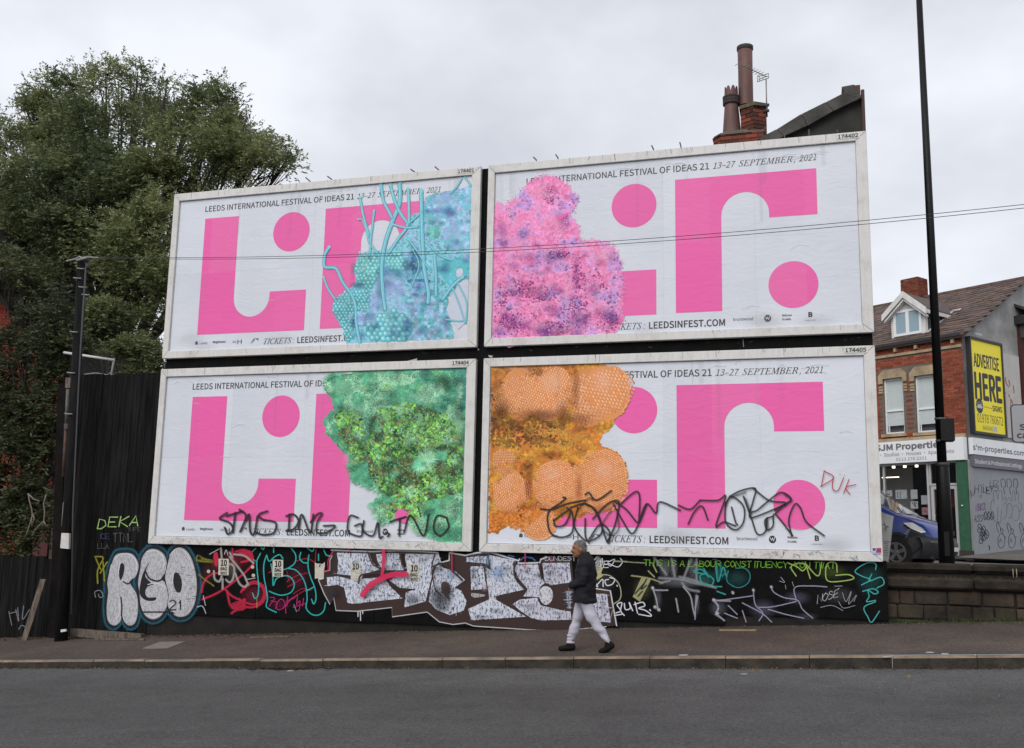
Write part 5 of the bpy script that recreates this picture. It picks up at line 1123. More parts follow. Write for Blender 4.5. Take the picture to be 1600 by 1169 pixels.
# ledge of long slabs, then the street's edge stones above
zl0, zl1 = zpx(920.5), zpx(905)
XL = [13.18, atY(1521, 912, SY)[0], 16.0, 17.2, 18.4]
for i, (a, b_) in enumerate(zip(XL[:-1], XL[1:])):
    MB().box((a+.01, SY-.09, zl0+(0 if i else -.0)), (b_-.01, SY+.33, zl1+.01), None, .03).build('coping_stone', m_st[1+i % 2], SW)
    for v in SW.children[-1].data.vertices: v.co.z += sr.uniform(-.012, .012); v.co.y += sr.uniform(-.012, .012)
quick('edge_wall', (13.2, .72, .9), (18.4, .9, atY(1480, 893, .7)[2]-.02), m_dark, SW)
EK = tag(MB().box((18.3, .66, 1.1), (18.35, .9, 1.2)).build('upper_edge', m_st[1]), kind='structure')
x = 13.2
zt = atY(1480, 880.5, .68)[2]; zbk = atY(1480, 896, .68)[2]
while x < 18.2:
    Ln = sr.uniform(.9, 1.5); MB().box((x, .66, zbk), (x+Ln-.012, .93, zt+sr.uniform(-.008, .008)), None, .035).build('edge_stone', m_st[1], EK); x += Ln

# ================================================================== corner shop
K0 = np.array([16.8, 17.35, 0.]); fD = np.array([-math.sin(R_(53)), math.cos(R_(53)), 0]); sD = np.array([math.sin(R_(37)), math.cos(R_(37)), 0])
def FT(s, d, z): p = K0+fD*s+sD*d; return (p[0], p[1], z)          # front: s to the left, d inwards
def ST_(s, d, z): p = K0+sD*s+fD*d; return (p[0], p[1], z)         # side wall: s away, d inwards
def fplane(px, py, d=0.): p = onplane(px, py, K0+sD*d, sD); return float(np.dot(p-K0-sD*d, fD)), float(p[2])
def splane(px, py, d=0.): p = onplane(px, py, K0+fD*d, fD); return float(np.dot(p-K0-fD*d, sD)), float(p[2])
BU = empty('corner_shop', tuple(K0+np.array([0, 0, 1.3])), 'red brick corner shop with slate roof, dormer and a letting agent front', 'shop')
def fb(name, s0, s1, z0_, z1_, d0, d1, m, parent=None, bev=0): return MB().box((s0, d0, z0_), (s1, d1, z1_), FT, bev).build(name, m, parent or BU)
def sb(name, s0, s1, z0_, z1_, d0, d1, m, parent=None, bev=0): return MB().box((s0, d0, z0_), (s1, d1, z1_), ST_, bev).build(name, m, parent or BU)
m_mortar = mat('mortar', (.16, .13, .11), .95, .3, 12)
def brick_mat(n, c1, c2, rough=.9):
    m = bpy.data.materials.new(n); m.use_nodes = True; t = m.node_tree; b = t.nodes['Principled BSDF']; b.inputs['Roughness'].default_value = rough; b.inputs['Specular IOR Level'].default_value = .2
    a = N('ShaderNodeVertexColor', t); a.layer_name = 'Col'; o = N('ShaderNodeTexCoord', t); n_ = noise_node(t, o.outputs['Object'], 14, 6, .7)
    r = ramp_node(t, n_.outputs[0], [(.3, (.6, .6, .6)), (.7, (1.25, 1.25, 1.25))]); oi = N('ShaderNodeObjectInfo', t)
    r2 = ramp_node(t, oi.outputs['Random'], [(0, c2), (.5, c1), (1, tuple(min(1, c*1.25) for c in c1))])
    mx_ = N('ShaderNodeMix', t, data_type='RGBA', blend_type='MULTIPLY'); mx_.inputs[0].default_value = 1; t.links.new(r2.outputs[0], mx_.inputs[6]); t.links.new(r.outputs[0], mx_.inputs[7])
    t.links.new(mx_.outputs[2], b.inputs['Base Color']); return m
def vc_mat(n, rough=.9, sc=14):
    m = bpy.data.materials.new(n); m.use_nodes = True; t = m.node_tree; b = t.nodes['Principled BSDF']; b.inputs['Roughness'].default_value = rough; b.inputs['Specular IOR Level'].default_value = .2
    a = N('ShaderNodeVertexColor', t); a.layer_name = 'Col'; o = N('ShaderNodeTexCoord', t); n_ = noise_node(t, o.outputs['Object'], sc, 5, .7)
    r = ramp_node(t, n_.outputs[0], [(.3, (.7, .7, .7)), (.7, (1.2, 1.2, 1.2))])
    mx_ = N('ShaderNodeMix', t, data_type='RGBA', blend_type='MULTIPLY'); mx_.inputs[0].default_value = 1; t.links.new(a.outputs[0], mx_.inputs[6]); t.links.new(r.outputs[0], mx_.inputs[7])
    t.links.new(mx_.outputs[2], b.inputs['Base Color']); return m
m_bricks = vc_mat('red_brickwork')
def vcol(o, cols_per_face):
    me = o.data; at = me.color_attributes.new('Col', 'FLOAT_COLOR', 'CORNER'); arr = []
    for p, c in zip(me.polygons, cols_per_face): arr += [(*c, 1)]*len(p.vertices)
    at.data.foreach_set('color', np.array(arr, dtype=np.float32).ravel())
def brickwork(name, rects, T, parent, holes, c1, c2, d0=-.012, bw=.225, bh=.075, seed=1, kind='stuff'):
    q = random.Random(seed); mb = MB(); cc = []
    for (s0, s1, z0_, z1_) in rects:
        z = z0_; j = 0
        while z < z1_-.01:
            s = s0-(bw/2 if j % 2 else 0)
            while s < s1:
                a, b_ = max(s, s0)+.005, min(s+bw, s1)-.005; zz = min(z+bh, z1_)
                if b_-a > .03 and not any(a < h[1] and b_ > h[0] and z < h[3]-.01 and zz > h[2]+.01 for h in holes):
                    mb.box((a, d0+q.uniform(-.003, .003), z+.005), (b_, .01, zz-.004), T); t = q.random(); f = q.uniform(.8, 1.2)
                    c = tuple(f*(c1[i]*(1-t)+c2[i]*t) for i in range(3)); cc += [c]*6
                s += bw
            z += bh; j += 1
    o = mb.build(name, m_bricks, parent); vcol(o, cc); o['kind'] = kind; return o
H1 = (2.13, 2.86, 5.27, 7.14); H2 = (1.00, 1.70, 5.24, 7.11); H3 = (3.5, 4.2, 5.3, 7.15); H4 = (4.7, 5.4, 5.3, 7.15)
holes = [H1, H2, H3, H4]
def wall_with_holes(name, s0, s1, z0_, z1_, hs, d0, d1, m, T, parent):
    ss = sorted({s0, s1, *[h[0] for h in hs], *[h[1] for h in hs]}); zs_ = sorted({z0_, z1_, *[h[2] for h in hs], *[h[3] for h in hs]}); mb = MB()
    for a, b_ in zip(ss[:-1], ss[1:]):
        for c, d in zip(zs_[:-1], zs_[1:]):
            if not any(a >= h[0]-1e-6 and b_ <= h[1]+1e-6 and c >= h[2]-1e-6 and d <= h[3]+1e-6 for h in hs): mb.box((a, d0, c), (b_, d1, d), T)
    return mb.build(name, m, parent)
wall_with_holes('front_wall', 0, 9, 4.3, 8.3, holes, 0, .25, m_mortar, FT, BU)
brickwork('brickwork', [(.0, 6.2, 5.1, 8.2)], FT, BU, holes+[(.0, 6, 7.86, 7.96)]+[(h[0]-.12, h[1]+.12, 7.1, 7.45) for h in holes], (.30, .088, .048), (.20, .055, .034))
m_sand = mat('sandstone', (.42, .32, .2), .9, scale=3, bump=.4, bscale=20, col2=(.26, .19, .12))
m_white = mat('white_upvc', (.72, .73, .74), .4)
m_glass = bpy.data.materials.new('window_glass'); m_glass.use_nodes = True
_b = m_glass.node_tree.nodes['Principled BSDF']; _b.inputs['Base Color'].default_value = (.03, .035, .04, 1); _b.inputs['Roughness'].default_value = .04; _b.inputs['Alpha'].default_value = .12
m_blind = mat('window_blind', (.82, .9, .9), .7, .08, 3)
m_room = mat('room_interior', (.05, .045, .04), .9)
m_curt = mat('pale_interior', (.2, .22, .22), .9)
for h in holes:
    # shaped stone head
    a, b_, z_ = h[0]-.16, h[1]+.16, h[3]
    mb = MB(); mb.prism([(a, z_-.16), (h[0], z_-.16), (h[0]+.0, z_), (h[1], z_), (h[1], z_-.16), (b_, z_-.16), (b_, z_+.12), (b_-.2, z_+.3), (a+.2, z_+.3), (a, z_+.12)], lambda p, q, d: FT(p, d, q), -.05, .12); mb.build('window_head', m_sand, BU)
    for k in range(3): fb('quoin', h[0]-.16, h[0], z_-.3-k*.09, z_-.235-k*.09, -.03, .1, m_sand); fb('quoin', h[1], h[1]+.16, z_-.3-k*.09, z_-.235-k*.09, -.03, .1, m_sand)
    W_ = MB()
    f0, f1, z0_, z1_ = h[0], h[1], h[2], h[3]; t = .06; zm = z0_+(z1_-z0_)*.42
    for q in ((f0, f0+t, z0_, z1_), (f1-t, f1, z0_, z1_), (f0+t, f1-t, z0_, z0_+t), (f0+t, f1-t, z1_-t, z1_), (f0+t, f1-t, zm-.03, zm+.03)): W_.box((q[0], .07, q[2]), (q[1], .14, q[3]), FT)
    wn = W_.build('window', m_white, BU)
    fb('pane', f0+t, f1-t, z0_+t, z1_-t, .10, .108, m_glass, wn)
    fb('blind', f0+t, f1-t, z0_+t+.22, z1_-t, .118, .126, m_blind, wn); fb('room', f0, f1, z0_, z1_, .3, .32, m_curt, wn)
    fb('sill', f0-.1, f1+.1, z0_-.1, z0_, -.08, .1, m_sand)
fb('string_course', .02, 6.2, 7.86, 7.95, -.06, 0, m_sand); fb('sill_course', .02, 6.2, 5.0, 5.11, -.09, 0, m_sand)
for s in (.22, .8, 1.5, 2.25, 3.05, 3.8, 4.6, 5.4): fb('eave_bracket', s, s+.09, 8.0, 8.18, -.14, 0, m_sand)
m_gut = mat('black_gutter', (.02, .02, .022), .5)
fb('gutter', -.02, 6.4, 8.2, 8.3, -.22, -.1, m_gut)
fb('gutter_board', -.0, 6.4, 8.18, 8.28, -.1, 0, m_sand)
# shop front
m_facia = mat('fascia_white', (.76, .78, .80), .45, .06, 2)
m_green = mat('green_paint', (.025, .11, .055), .6, .3, 5)
FAS = fb('fascia_sign', .02, 6.2, 4.28, 4.99, -.2, .0, m_facia)
m_grey = mat('grey_letters', (.13, .13, .14), .6); m_grey2 = mat('lilac_grey_letters', (.28, .26, .33), .6)
TF = lambda a, b_, h: FT(-a, -.2-h, b_)
def ftext(body, x0_, y0_, x1_, cap, m, parent, bold=.0, thick=.0, d=-.2, **k):
    s0, z0_ = fplane(x0_, y0_, d); s1, z1_ = fplane(x1_, y0_, d)
    TF_ = lambda a, b_, h: FT(-a, d-h, b_)
    s1 = s1; zz = z0_
    zc = fplane(x0_, y0_-cap, d)[1]-z0_
    return letters('lettering', body, TF_, -s0, z0_, -s1, zc, m, parent, bold, **k)
# the visible words start behind the billboard; the board reads in full
s_end = fplane(1468, 703, -.2)[0]
letters('lettering', 'SJM Properties', lambda a, b_, h: FT(-a, -.2-h, b_), -3.10, 4.715, -fplane(1473.5, 703, -.2)[0], .185, m_grey, FAS, .05)
letters('lettering', 'Rooms • Studios • Houses • Apartments', lambda a, b_, h: FT(-a, -.2-h, b_), -3.55, 4.51, -fplane(1491, 711, -.2)[0], .11, m_grey2, FAS, .02)
letters('lettering', '0113 278 2201', lambda a, b_, h: FT(-a, -.2-h, b_), -fplane(1400.5, 722, -.2)[0], 4.345, -fplane(1448, 720, -.2)[0], .1, m_grey2, FAS, .01)
PIL = fb('pilaster', .03, .35, 1.32, 4.28, -.12, .1, m_green)
fb('plinth_block', .0, .37, 1.28, 1.5, -.15, .1, mat('dark_plinth', (.04, .035, .03), .9), PIL)
MB().lathe([(0, 0), (.03, .0), (.03, .03), (0, .045)], (0, 0, 0), 8).build('wall_light', m_white, PIL, True).location = tuple(np.array(FT(.19, -.16, 2.85))-np.array(rootloc(PIL)))
m_alu = mat('shopfront_frame', (.42, .42, .43), .45)
def fframe(name, s0, s1, z0_, z1_, t, d0=-.0, d1=.08, m=None, parent=None, bars=()):
    mb = MB()
    for q in ((s0, s0+t, z0_, z1_), (s1-t, s1, z0_, z1_), (s0+t, s1-t, z0_, z0_+t), (s0+t, s1-t, z1_-t, z1_))+tuple(bars): mb.box((q[0], d0, q[2]), (q[1], d1, q[3]), FT)
    return mb.build(name, m or m_alu, parent or BU)
SWN = fframe('shop_window', 1.36, 4.6, 1.75, 4.28, .07, bars=((2.95, 3.01, 1.82, 4.21),))
fb('pane', 1.43, 4.53, 1.82, 4.21, .03, .038, m_glass, SWN)
fb('stall_riser', 1.36, 6, 1.32, 1.75, .0, .15, m_bricks and mat('riser', (.05, .05, .055), .7))
DR = fframe('door', .42, 1.32, 1.34, 3.5, .1, .02, .08)
fb('pane', .52, 1.22, 1.44, 3.4, .045, .053, m_glass, DR); fb('kick_plate', .52, 1.22, 1.44, 1.75, .03, .044, m_alu, DR)
MB().tube([FT(1.17, .0, 2.25), FT(1.17, -.07, 2.25), FT(1.17, -.07, 2.6), FT(1.17, .0, 2.6)], .016, 8).build('handle', m_alu, DR)
DT = fframe('transom_light', .37, 1.35, 3.52, 4.28, .06, .01, .08); fb('pane', .43, 1.29, 3.58, 4.22, .03, .038, m_glass, DT)
# inside of the shop
rm = MB()
for q in (((.1, 4.0, 1.3), (6, 4.1, 4.3)), ((.1, .4, 1.28), (6, 4, 1.3)), ((.0, .4, 1.3), (.1, 4, 4.3)), ((6, .4, 1.3), (6.1, 4, 4.3))): rm.box(*q, FT)
rm.build('shop_room', m_room, BU)
fb('ceiling', .1, 6, 4.3, 4.36, .26, 4, mat('shop_ceiling', (.16, .16, .16), .9))
fb('partition', 3.05, 5.6, 1.3, 4.29, 1.8, 1.85, mat('shop_wall_pale', (.3, .3, .27), .9)); fb('sofa', 1.5, 2.6, 2.9, 3.5, 1.9, 2.0, mat('red_panel', (.16, .02, .015), .7))
m_lamp = bpy.data.materials.new('lit_spot'); m_lamp.use_nodes = True; _b = m_lamp.node_tree.nodes['Principled BSDF']; _b.inputs['Emission Color'].default_value = (1, .9, .75, 1); _b.inputs['Emission Strength'].default_value = 3
for px in (1396, 1413.5, 1432):
    s_, z_ = fplane(px, 733.5, .8); MB().box((s_-.035, .78, 4.2), (s_+.035, .85, 4.29), FT).build('ceiling_spot', m_lamp, BU)
s0, z0_ = fplane(1378, 746.5, .5); s1, z1_ = fplane(1404, 745.5, .5); fb('strip_light', s1, s0, z0_-.012, z0_+.012, .5, .53, m_lamp)
m_card = mat('window_card', (.5, .52, .55), .6, .2, 6); m_cardp = mat('window_card_pink', (.45, .25, .28), .6, .4, 8)
def card(x0_, y0_, x1_, y1_, m=m_card):
    a = fplane(x0_, y0_, .12); b_ = fplane(x1_, y1_, .12); C_ = fb('window_card', min(a[0], b_[0]), max(a[0], b_[0]), min(a[1], b_[1]), max(a[1], b_[1]), .12, .125, m)
q = crop(1360, 740, 7.306)
for c in ((130, 195, 250, 260), (285, 188, 420, 288), (458, 185, 540, 290), (578, 250, 660, 352), (458, 318, 545, 400), (585, 388, 662, 470)):
    p = q([(c[0], c[1]), (c[2], c[3])]); card(*p[0], *p[1], m_cardp if c[0] == 585 else m_card)
sc_ = Paint(lambda a, b_, h: tuple(onplane(a, b_, K0+sD*.118, sD)-sD*h), .001, .0001)
for p, c in (([(475, 330), (520, 380), (500, 330), (530, 345)], (.1, .1, .1)), ([(600, 420), (640, 440), (620, 400)], (.5, .04, .08)), ([(150, 232), (220, 238)], (.03, .05, .25)), ([(310, 210), (310, 270)], (.1, .3, .3)), ([(340, 205), (345, 275)], (.2, .3, .35))): sc_.stroke(q(p), 1.2, c, .8)
sc_.build('card_print', m_print, BU)
# roof
m_slate = vc_mat('slates', .75, 9)
EZ = 8.3; SL = .585
def RT(s, r, h): # along, up the slope distance in plan, height off the slope
    return FT(s, r-h*.5, EZ+SL*r+h*.86)
RP = MB(); RP.box((-.12, -.2, -.06), (9, 4.35, 0), RT).build('roof', mat('roof_deck', (.06, .045, .04), .9), BU)
roof = BU.children[-1]
RB = MB(); RB.add([FT(-.12, 4.33, EZ+SL*4.33), FT(9, 4.33, EZ+SL*4.33), FT(9, 8.6, EZ), FT(-.12, 8.6, EZ)], [(0, 1, 2, 3)]).build('roof_back', mat('roof_deck', (.06, .045, .04), .9), BU, fix=False)
mb = MB(); cc = []; q = random.Random(4); r = -.2; j = 0
while r < 4.28:
    s = -.14-(.13 if j % 2 else 0)
    while s < 8.6:
        mb.box((s+.004, r, .0+.004), (s+.256, r+.26, .012+q.uniform(0, .012)), lambda a, b_, c, r=r: RT(a, b_, c+.02*(1-(b_-r)/.26))); f = q.uniform(.7, 1.25); t = q.random()
        cc += [(f*(.105+.035*t), f*(.082+.01*t), f*(.074+.0*t))]*6; s += .26
    r += .2; j += 1
o = mb.build('slates', m_slate, roof); vcol(o, cc); o['kind'] = 'stuff'
m_ridge = mat('ridge_tile', (.12, .075, .055), .9, .4, 6)
s = -.15
while s < 8.5:
    MB().tube([RT(s, 4.33, -.01), RT(s+.44, 4.33, -.01)], .1, 8).build('ridge_tile', m_ridge, roof); s += .45
# gable side wall, rendered
m_rend = mat('grey_render', (.36, .36, .355), .9, scale=1.4, bump=.3, bscale=12, col2=(.22, .22, .215), detail=8)
gm = MB(); gm.prism([(0.0, 1.2), (8.6, 1.2), (8.6, 8.2), (4.33, EZ+SL*4.33-.1), (0.0, 8.22)], lambda a, b_, d: ST_(a, d, b_), -.0, .25); gm.build('side_wall', m_rend, BU)
m_panelb = mat('pale_board', (.50, .48, .45), .7, .12, 2)
sb('side_board', 2.17, 3.42, 5.15, 7.95, -.05, -.002, m_panelb)
ru = Paint(lambda a, b_, h: tuple(onplane(a, b_, K0-fD*.05, fD)-fD*h), .001, .0001); qq = crop(1340, 420, 4.87)
for p in ([(1125, 830), (1130, 870), (1150, 900)], [(1150, 850), (1160, 890)], [(1110, 910), (1125, 950)], [(1185, 890), (1190, 945)], [(1165, 990), (1165, 1040)], [(1150, 960), (1155, 975)], [(1172, 1000), (1180, 1030)]): ru.stroke(qq(p), 1.6, (.42, .16, .05), .8, .6)
ru.build('rust_stain', m_print, BU)
bl = Paint(lambda a, b_, h: tuple(onplane(a, b_, K0, fD)-fD*h), .001, .0001)
bl.poly(qq([(885, 480), (945, 495), (948, 512), (888, 498)]), (.5, .5, .5)); bl.stroke(qq([(890, 478), (895, 498)]), .6, (.05, .05, .05))
for p in ((990, 388), (1015, 392)): bl.dots(np.array(qq([p])), np.array([.8]), np.array([[.08, .07, .06]]), 6)
bl.build('small_sign', m_print, BU)
# side fascia, two boards, and the shuttered lower wall
SF = sb('side_fascia', .06, 4.2, 4.46, 4.98, -.14, -.0, m_facia)
SF2 = sb('side_fascia_grey', .1, 4.2, 4.08, 4.45, -.12, -.0, mat('fascia_grey', (.13, .125, .15), .5))
m_wl = mat('white_letters', (.6, .6, .62), .5)
def side_text(body, x0_, y0_, x1_, y1_, cap, m, parent, bold, d):
    a = splane(x0_, y0_, d); b_ = splane(x1_, y1_, d); zc = splane(x0_, y0_-cap, d)[1]-a[1]
    return letters('lettering', body, lambda u, v, h: ST_(u, d-h, v), a[0], a[1], b_[0], zc, m, parent, bold, slope=(b_[1]-a[1])/(b_[0]-a[0])*0)
side_text("s'm-properties.com", 1520.5, 702.5, 1600.5, 713, 8, m_grey, SF, .03, -.14)
side_text('Student & Professional Lettings', 1523.5, 723.5, 1597, 731, 6, m_wl, SF2, .02, -.12)
m_shut = mat('shutter_grey', (.27, .285, .31), .7, .1, 2)
sb('lower_side_panel', .04, 4.4, 1.2, 4.07, -.04, -.002, m_shut)
g = Paint(lambda a, b_, h: tuple(onplane(a, b_, K0-fD*.04, fD)-fD*h), .001, .0001)
K2 = (.02, .02, .022); PU = (.16, .05, .2)
for ch, x_, y_, w_, h_ in (('W', 108, 490, 45, 60), ('H', 150, 460, 40, 80), ('Y', 200, 440, 40, 70), ('U', 235, 455, 30, 60), ('E', 268, 470, 40, 70), ('U', 305, 415, 35, 80), ('Z', 345, 400, 50, 65), ('J', 215, 460, 30, 60), ('E', 270, 460, 30, 60), ('T', 305, 450, 35, 60), ('S', 350, 440, 40, 60)):
    a, b_ = cS([(x_, y_)])[0]; hand(g, ch, a, b_, w_*1.2/6.49, h_/6.49, .85, K2, .85, .3, 0, -.1)
for x_ in (415, 475, 540): g.stroke(cS([(x_+5, 400), (x_, 330), (x_+15, 315), (x_+40, 330), (x_+45, 390), (x_+28, 400), (x_+35, 470)]), .9, K2, .85, .3)
G3 = (.10, .08, .12)
for p in ([(310, 620), (320, 540), (345, 530)], [(345, 560), (340, 450), (365, 440), (380, 520)], [(385, 520), (395, 440), (420, 440), (430, 540)], [(440, 520), (460, 500), (470, 550)], [(470, 530), (500, 500), (515, 540)], [(525, 540), (530, 450), (550, 440), (560, 540)], [(560, 460), (590, 450), (590, 540)], [(590, 550), (625, 580), (610, 640), (590, 640)],
          [(430, 590), (450, 560), (475, 590), (465, 690), (440, 720)], [(480, 590), (500, 560), (530, 600), (520, 700), (490, 710)], [(540, 600), (570, 580), (600, 640), (590, 720), (555, 740)], [(310, 620), (350, 740), (400, 750)], [(385, 600), (380, 740), (410, 750), (420, 620)]): g.stroke(cS(p), .6, G3, .75, .4)
for x_ in (370, 475, 600):
    g.stroke(cS([(x_+20, 860), (x_, 790), (x_+10, 760), (x_+35, 800), (x_+42, 850)]), .9, K2, .85, .3); g.stroke(cS([(x_+42, 850), (x_+45, 820), (x_+65, 830), (x_+60, 870)]), .9, K2, .85, .3)
    g.stroke(cS([(x_+35, 870), (x_+15, 920), (x_+20, 990), (x_+50, 1015), (x_+80, 980), (x_+82, 910), (x_+60, 870), (x_+35, 870)]), .9, K2, .85, .3); g.stroke(cS([(x_+30, 960), (x_+40, 920), (x_+55, 960)]), .7, K2, .85, .3); g.stroke(cS([(x_+85, 910), (x_+95, 900)]), .8, K2, .85, .3)
for ch, x_ in zip('NBKDL', (160, 185, 208, 232, 252)): a, b_ = cS([(x_, 640-(x_-160)*.15)])[0]; hand(g, ch if ch in G else 'N', a, b_, 3.6, 11, .75, PU, .8, .3)
for x_ in (145, 175, 205): a, b_ = cS([(x_, 750)])[0]; hand(g, 'A' if x_ == 145 else 'S', a, b_, 4, 11, .8, K2, .85, .3)
for x_ in (250, 285, 320): g.stroke(cS([(x_, 650), (x_-12, 690), (x_, 730), (x_+22, 700), (x_+10, 645), (x_-5, 680), (x_+15, 720)]), .9, K2, .85, .3)
for x_, y_ in ((190, 820), (215, 860), (235, 900), (260, 880), (205, 930), (230, 840)): g.stroke(cS([(x_-15, y_-30), (x_+10, y_-50), (x_+30, y_), (x_+10, y_+40), (x_-12, y_+20), (x_, y_-20), (x_+18, y_+10)]), 1., K2, .85, .4)
g.stroke(cS([(290, 990), (300, 1010), (295, 1035)]), 1.4, K2, .8); g.stroke(cS([(195, 490), (215, 480), (205, 515)]), .8, G3, .8)
g.build('graffiti_tag', m_spray, BU)
tag(MB().add([ST_(-1.2, -.0, 1.30), ST_(5, -.0, 1.70), ST_(5, -7, 1.62), ST_(-1.2, -7, 1.22)], [(0, 1, 2, 3)]).build('side_pavement', m_up, fix=False), kind='structure')
# dormer
DM = MB()
def DT_(s, d, z): return FT(s, d, z)
ds0, ds1, dz0, dz1, dpk = 1.49, 2.75, 8.55, 9.50, 10.02; sm = (ds0+ds1)/2
m_chk = mat('dormer_slate', (.045, .045, .05), .8, .3, 6)
mb = MB(); mb.prism([(ds0, dz0-.1), (ds1, dz0-.1), (ds1, dz1), (sm, dpk-.08), (ds0, dz1)], lambda a, b_, d: FT(a, d, b_), .45, .6); DM = mb.build('dormer', mat('dormer_white', (.62, .62, .6), .6, .15, 4), BU)
mb = MB(); mb.add([FT(ds0, .6, dz0-.1), FT(ds0, .6, dz1), FT(ds0, 2.1, dz1), FT(ds0+.04, .6, dz0-.1), FT(ds0+.04, .6, dz1), FT(ds0+.04, 2.1, dz1)], [(0, 1, 2), (5, 4, 3), (0, 3, 4, 1), (1, 4, 5, 2), (2, 5, 3, 0)])
mb.add([FT(ds1, .6, dz0-.1), FT(ds1, .6, dz1), FT(ds1, 2.1, dz1), FT(ds1-.04, .6, dz0-.1), FT(ds1-.04, .6, dz1), FT(ds1-.04, 2.1, dz1)], [(2, 1, 0), (3, 4, 5), (0, 1, 4, 3), (1, 2, 5, 4), (0, 3, 5, 2)]); mb.build('cheek', m_chk, DM)
mb = MB(); ov = .17; dk = (dpk-dz1)/(sm-ds0)
for sg, e in ((-1, ds0-ov), (1, ds1+ov)):
    ze = dz1-dk*ov; q_ = [FT(e, .25, ze), FT(sm, .25, dpk), FT(sm, 3.1, dpk), FT(e, 2.05, ze)]; mb.add(q_+[(p[0], p[1], p[2]+.05) for p in q_], [(0, 1, 2, 3), (7, 6, 5, 4), (0, 4, 5, 1), (1, 5, 6, 2), (2, 6, 7, 3), (3, 7, 4, 0)])
mb.build('dormer_roof', mat('dormer_roof_slate', (.1, .075, .065), .8, .3, 7), DM)
mb = MB()
for sg, e in ((-1, ds0-ov-.02), (1, ds1+ov+.02)):
    ze = dz1-dk*(ov+.02)
    mb.prism([(e, ze-.16), (sm, dpk-.14), (sm, dpk+.08), (e, ze+.06)] if sg < 0 else [(e, ze-.16), (e, ze+.06), (sm, dpk+.08), (sm, dpk-.14)], lambda a, b_, d: FT(a, d, b_), .18, .24)
    mb.prism([(e+.06*-sg, ze-.22), (sm, dpk-.24), (sm, dpk-.15), (e+.06*-sg, ze-.15)], lambda a, b_, d: FT(a, d, b_), .24, .44)
mb.box((ds0-ov, .25, dz1-dk*ov-.12), (ds0-ov+.04, 2.1, dz1-dk*ov+.02), FT); mb.box((ds1+ov-.04, .25, dz1-dk*ov-.12), (ds1+ov, 2.1, dz1-dk*ov+.02), FT)
mb.build('bargeboard', mat('barge_white', (.66, .66, .64), .6, .2, 5), DM)
mb = MB(); mb.box((ds0-.14, .4, .05), (ds0-.02, 2.15, .07), RT); mb.box((ds0-.34, 2.05, .05), (ds0-.02, 2.2, .07), RT); mb.build('flashing', mat('lead_white', (.42, .42, .41), .7, .3, 6), DM)
W_ = MB(); f0, f1, zz0, zz1 = 1.60, 2.64, 8.62, 9.5
for q_ in ((f0, f0+.09, zz0, zz1), (f1-.09, f1, zz0, zz1), (f0+.09, f1-.09, zz0, zz0+.08), (f0+.09, f1-.09, zz1-.08, zz1), ((f0+f1)/2-.06, (f0+f1)/2+.06, zz0+.08, zz1-.08)): W_.box((q_[0], .40, q_[2]), (q_[1], .448, q_[3]), FT)
DWN = W_.build('dormer_window', m_white, DM) if False else W_.build('window', m_white, BU)
for a, b_ in ((f0+.09, (f0+f1)/2-.06), ((f0+f1)/2+.06, f1-.09)): fb('pane', a, b_, zz0+.08, zz1-.08, .425, .44, mat('blue_grey_glass', (.28, .38, .44), .1), DWN)
# brick chimney on the ridge
c0 = fplane(1415, 440, 4.3); c1 = fplane(1442, 440, 4.3)
CH = fb('chimney', c1[0], c0[0], 9.8, c0[1], 3.95, 4.6, m_mortar)
def CTf(a, b_, c): return FT(a, b_+3.95, c)
o = brickwork('brickwork', [(c1[0], c0[0], 10.2, c0[1]-.02)], lambda a, b_, c: FT(a, b_+3.95, c), BU, [], (.2, .06, .035), (.11, .035, .025), seed=3)
mbx = brickwork('brickwork', [(3.95, 4.6, 10.2, c0[1]-.02)], lambda a, b_, c: FT(c1[0]+b_, a, c), BU, [], (.2, .06, .035), (.11, .035, .025), seed=6)
# --- yellow advertising board on the side wall
YB = empty('advertising_board', ST_(1.2, -.03, 5.1), 'yellow ADVERTISE HERE board on the grey side wall of the corner shop', 'sign')
m_yel = mat('yellow_board', (.86, .74, .02), .5, .05, 2)
sb('board', .25, 2.12, 5.2, 8.14, -.12, -.02, m_yel, YB)
mb = MB()
for q_ in ((.19, .25, 5.12, 8.22), (2.12, 2.18, 5.12, 8.22), (.25, 2.12, 8.14, 8.22), (.25, 2.12, 5.12, 5.2)): mb.box((q_[0], -.16, q_[2]), (q_[1], -.0, q_[3]), ST_)
mb.build('frame', m_gut, YB)
bd = YB.children[0]
ya = lambda u, v, h: ST_(u, -.12-h, v)
letters('lettering', 'ADVERTISE', ya, .42, 7.28, 1.95, .42, m_ink, bd, .02); letters('lettering', 'HERE', ya, .42, 6.25, 2.0, .82, m_ink, bd, .028)
letters('lettering', 'SIGNS', ya, 1.40, 5.93, 1.98, .17, m_ink, bd, .03); letters('lettering', '01978 760672', ya, .45, 5.5, 2.0, .27, m_ink, bd, .0)
g = Paint(ya, .001, .0001); th = np.linspace(0, 6.28, 24)
g.poly([(.62+.21*math.cos(t), 6.02+.24*math.sin(t)) for t in th[:-1]], (.03, .04, .06)); g.stroke([(.45, 5.98), (.8, 6.0)], .05, (.4, .4, .42), 1, .2); g.stroke([(.47, 6.1), (.62, 6.14), (.78, 6.1)], .02, (.3, .3, .35), .9)
g.poly([(.72, 5.26), (1.62, 5.26), (1.62, 5.42), (.72, 5.42)], (.62, .52, .03)); g.poly([(1.35, 5.25), (1.62, 5.25), (1.62, 5.43), (1.35, 5.43)], (.45, .48, .5)); g.stroke([(.85, 6.02), (1.36, 6.0)], .03, (.35, .28, .02), .5)
g.build('logo', m_print, bd)
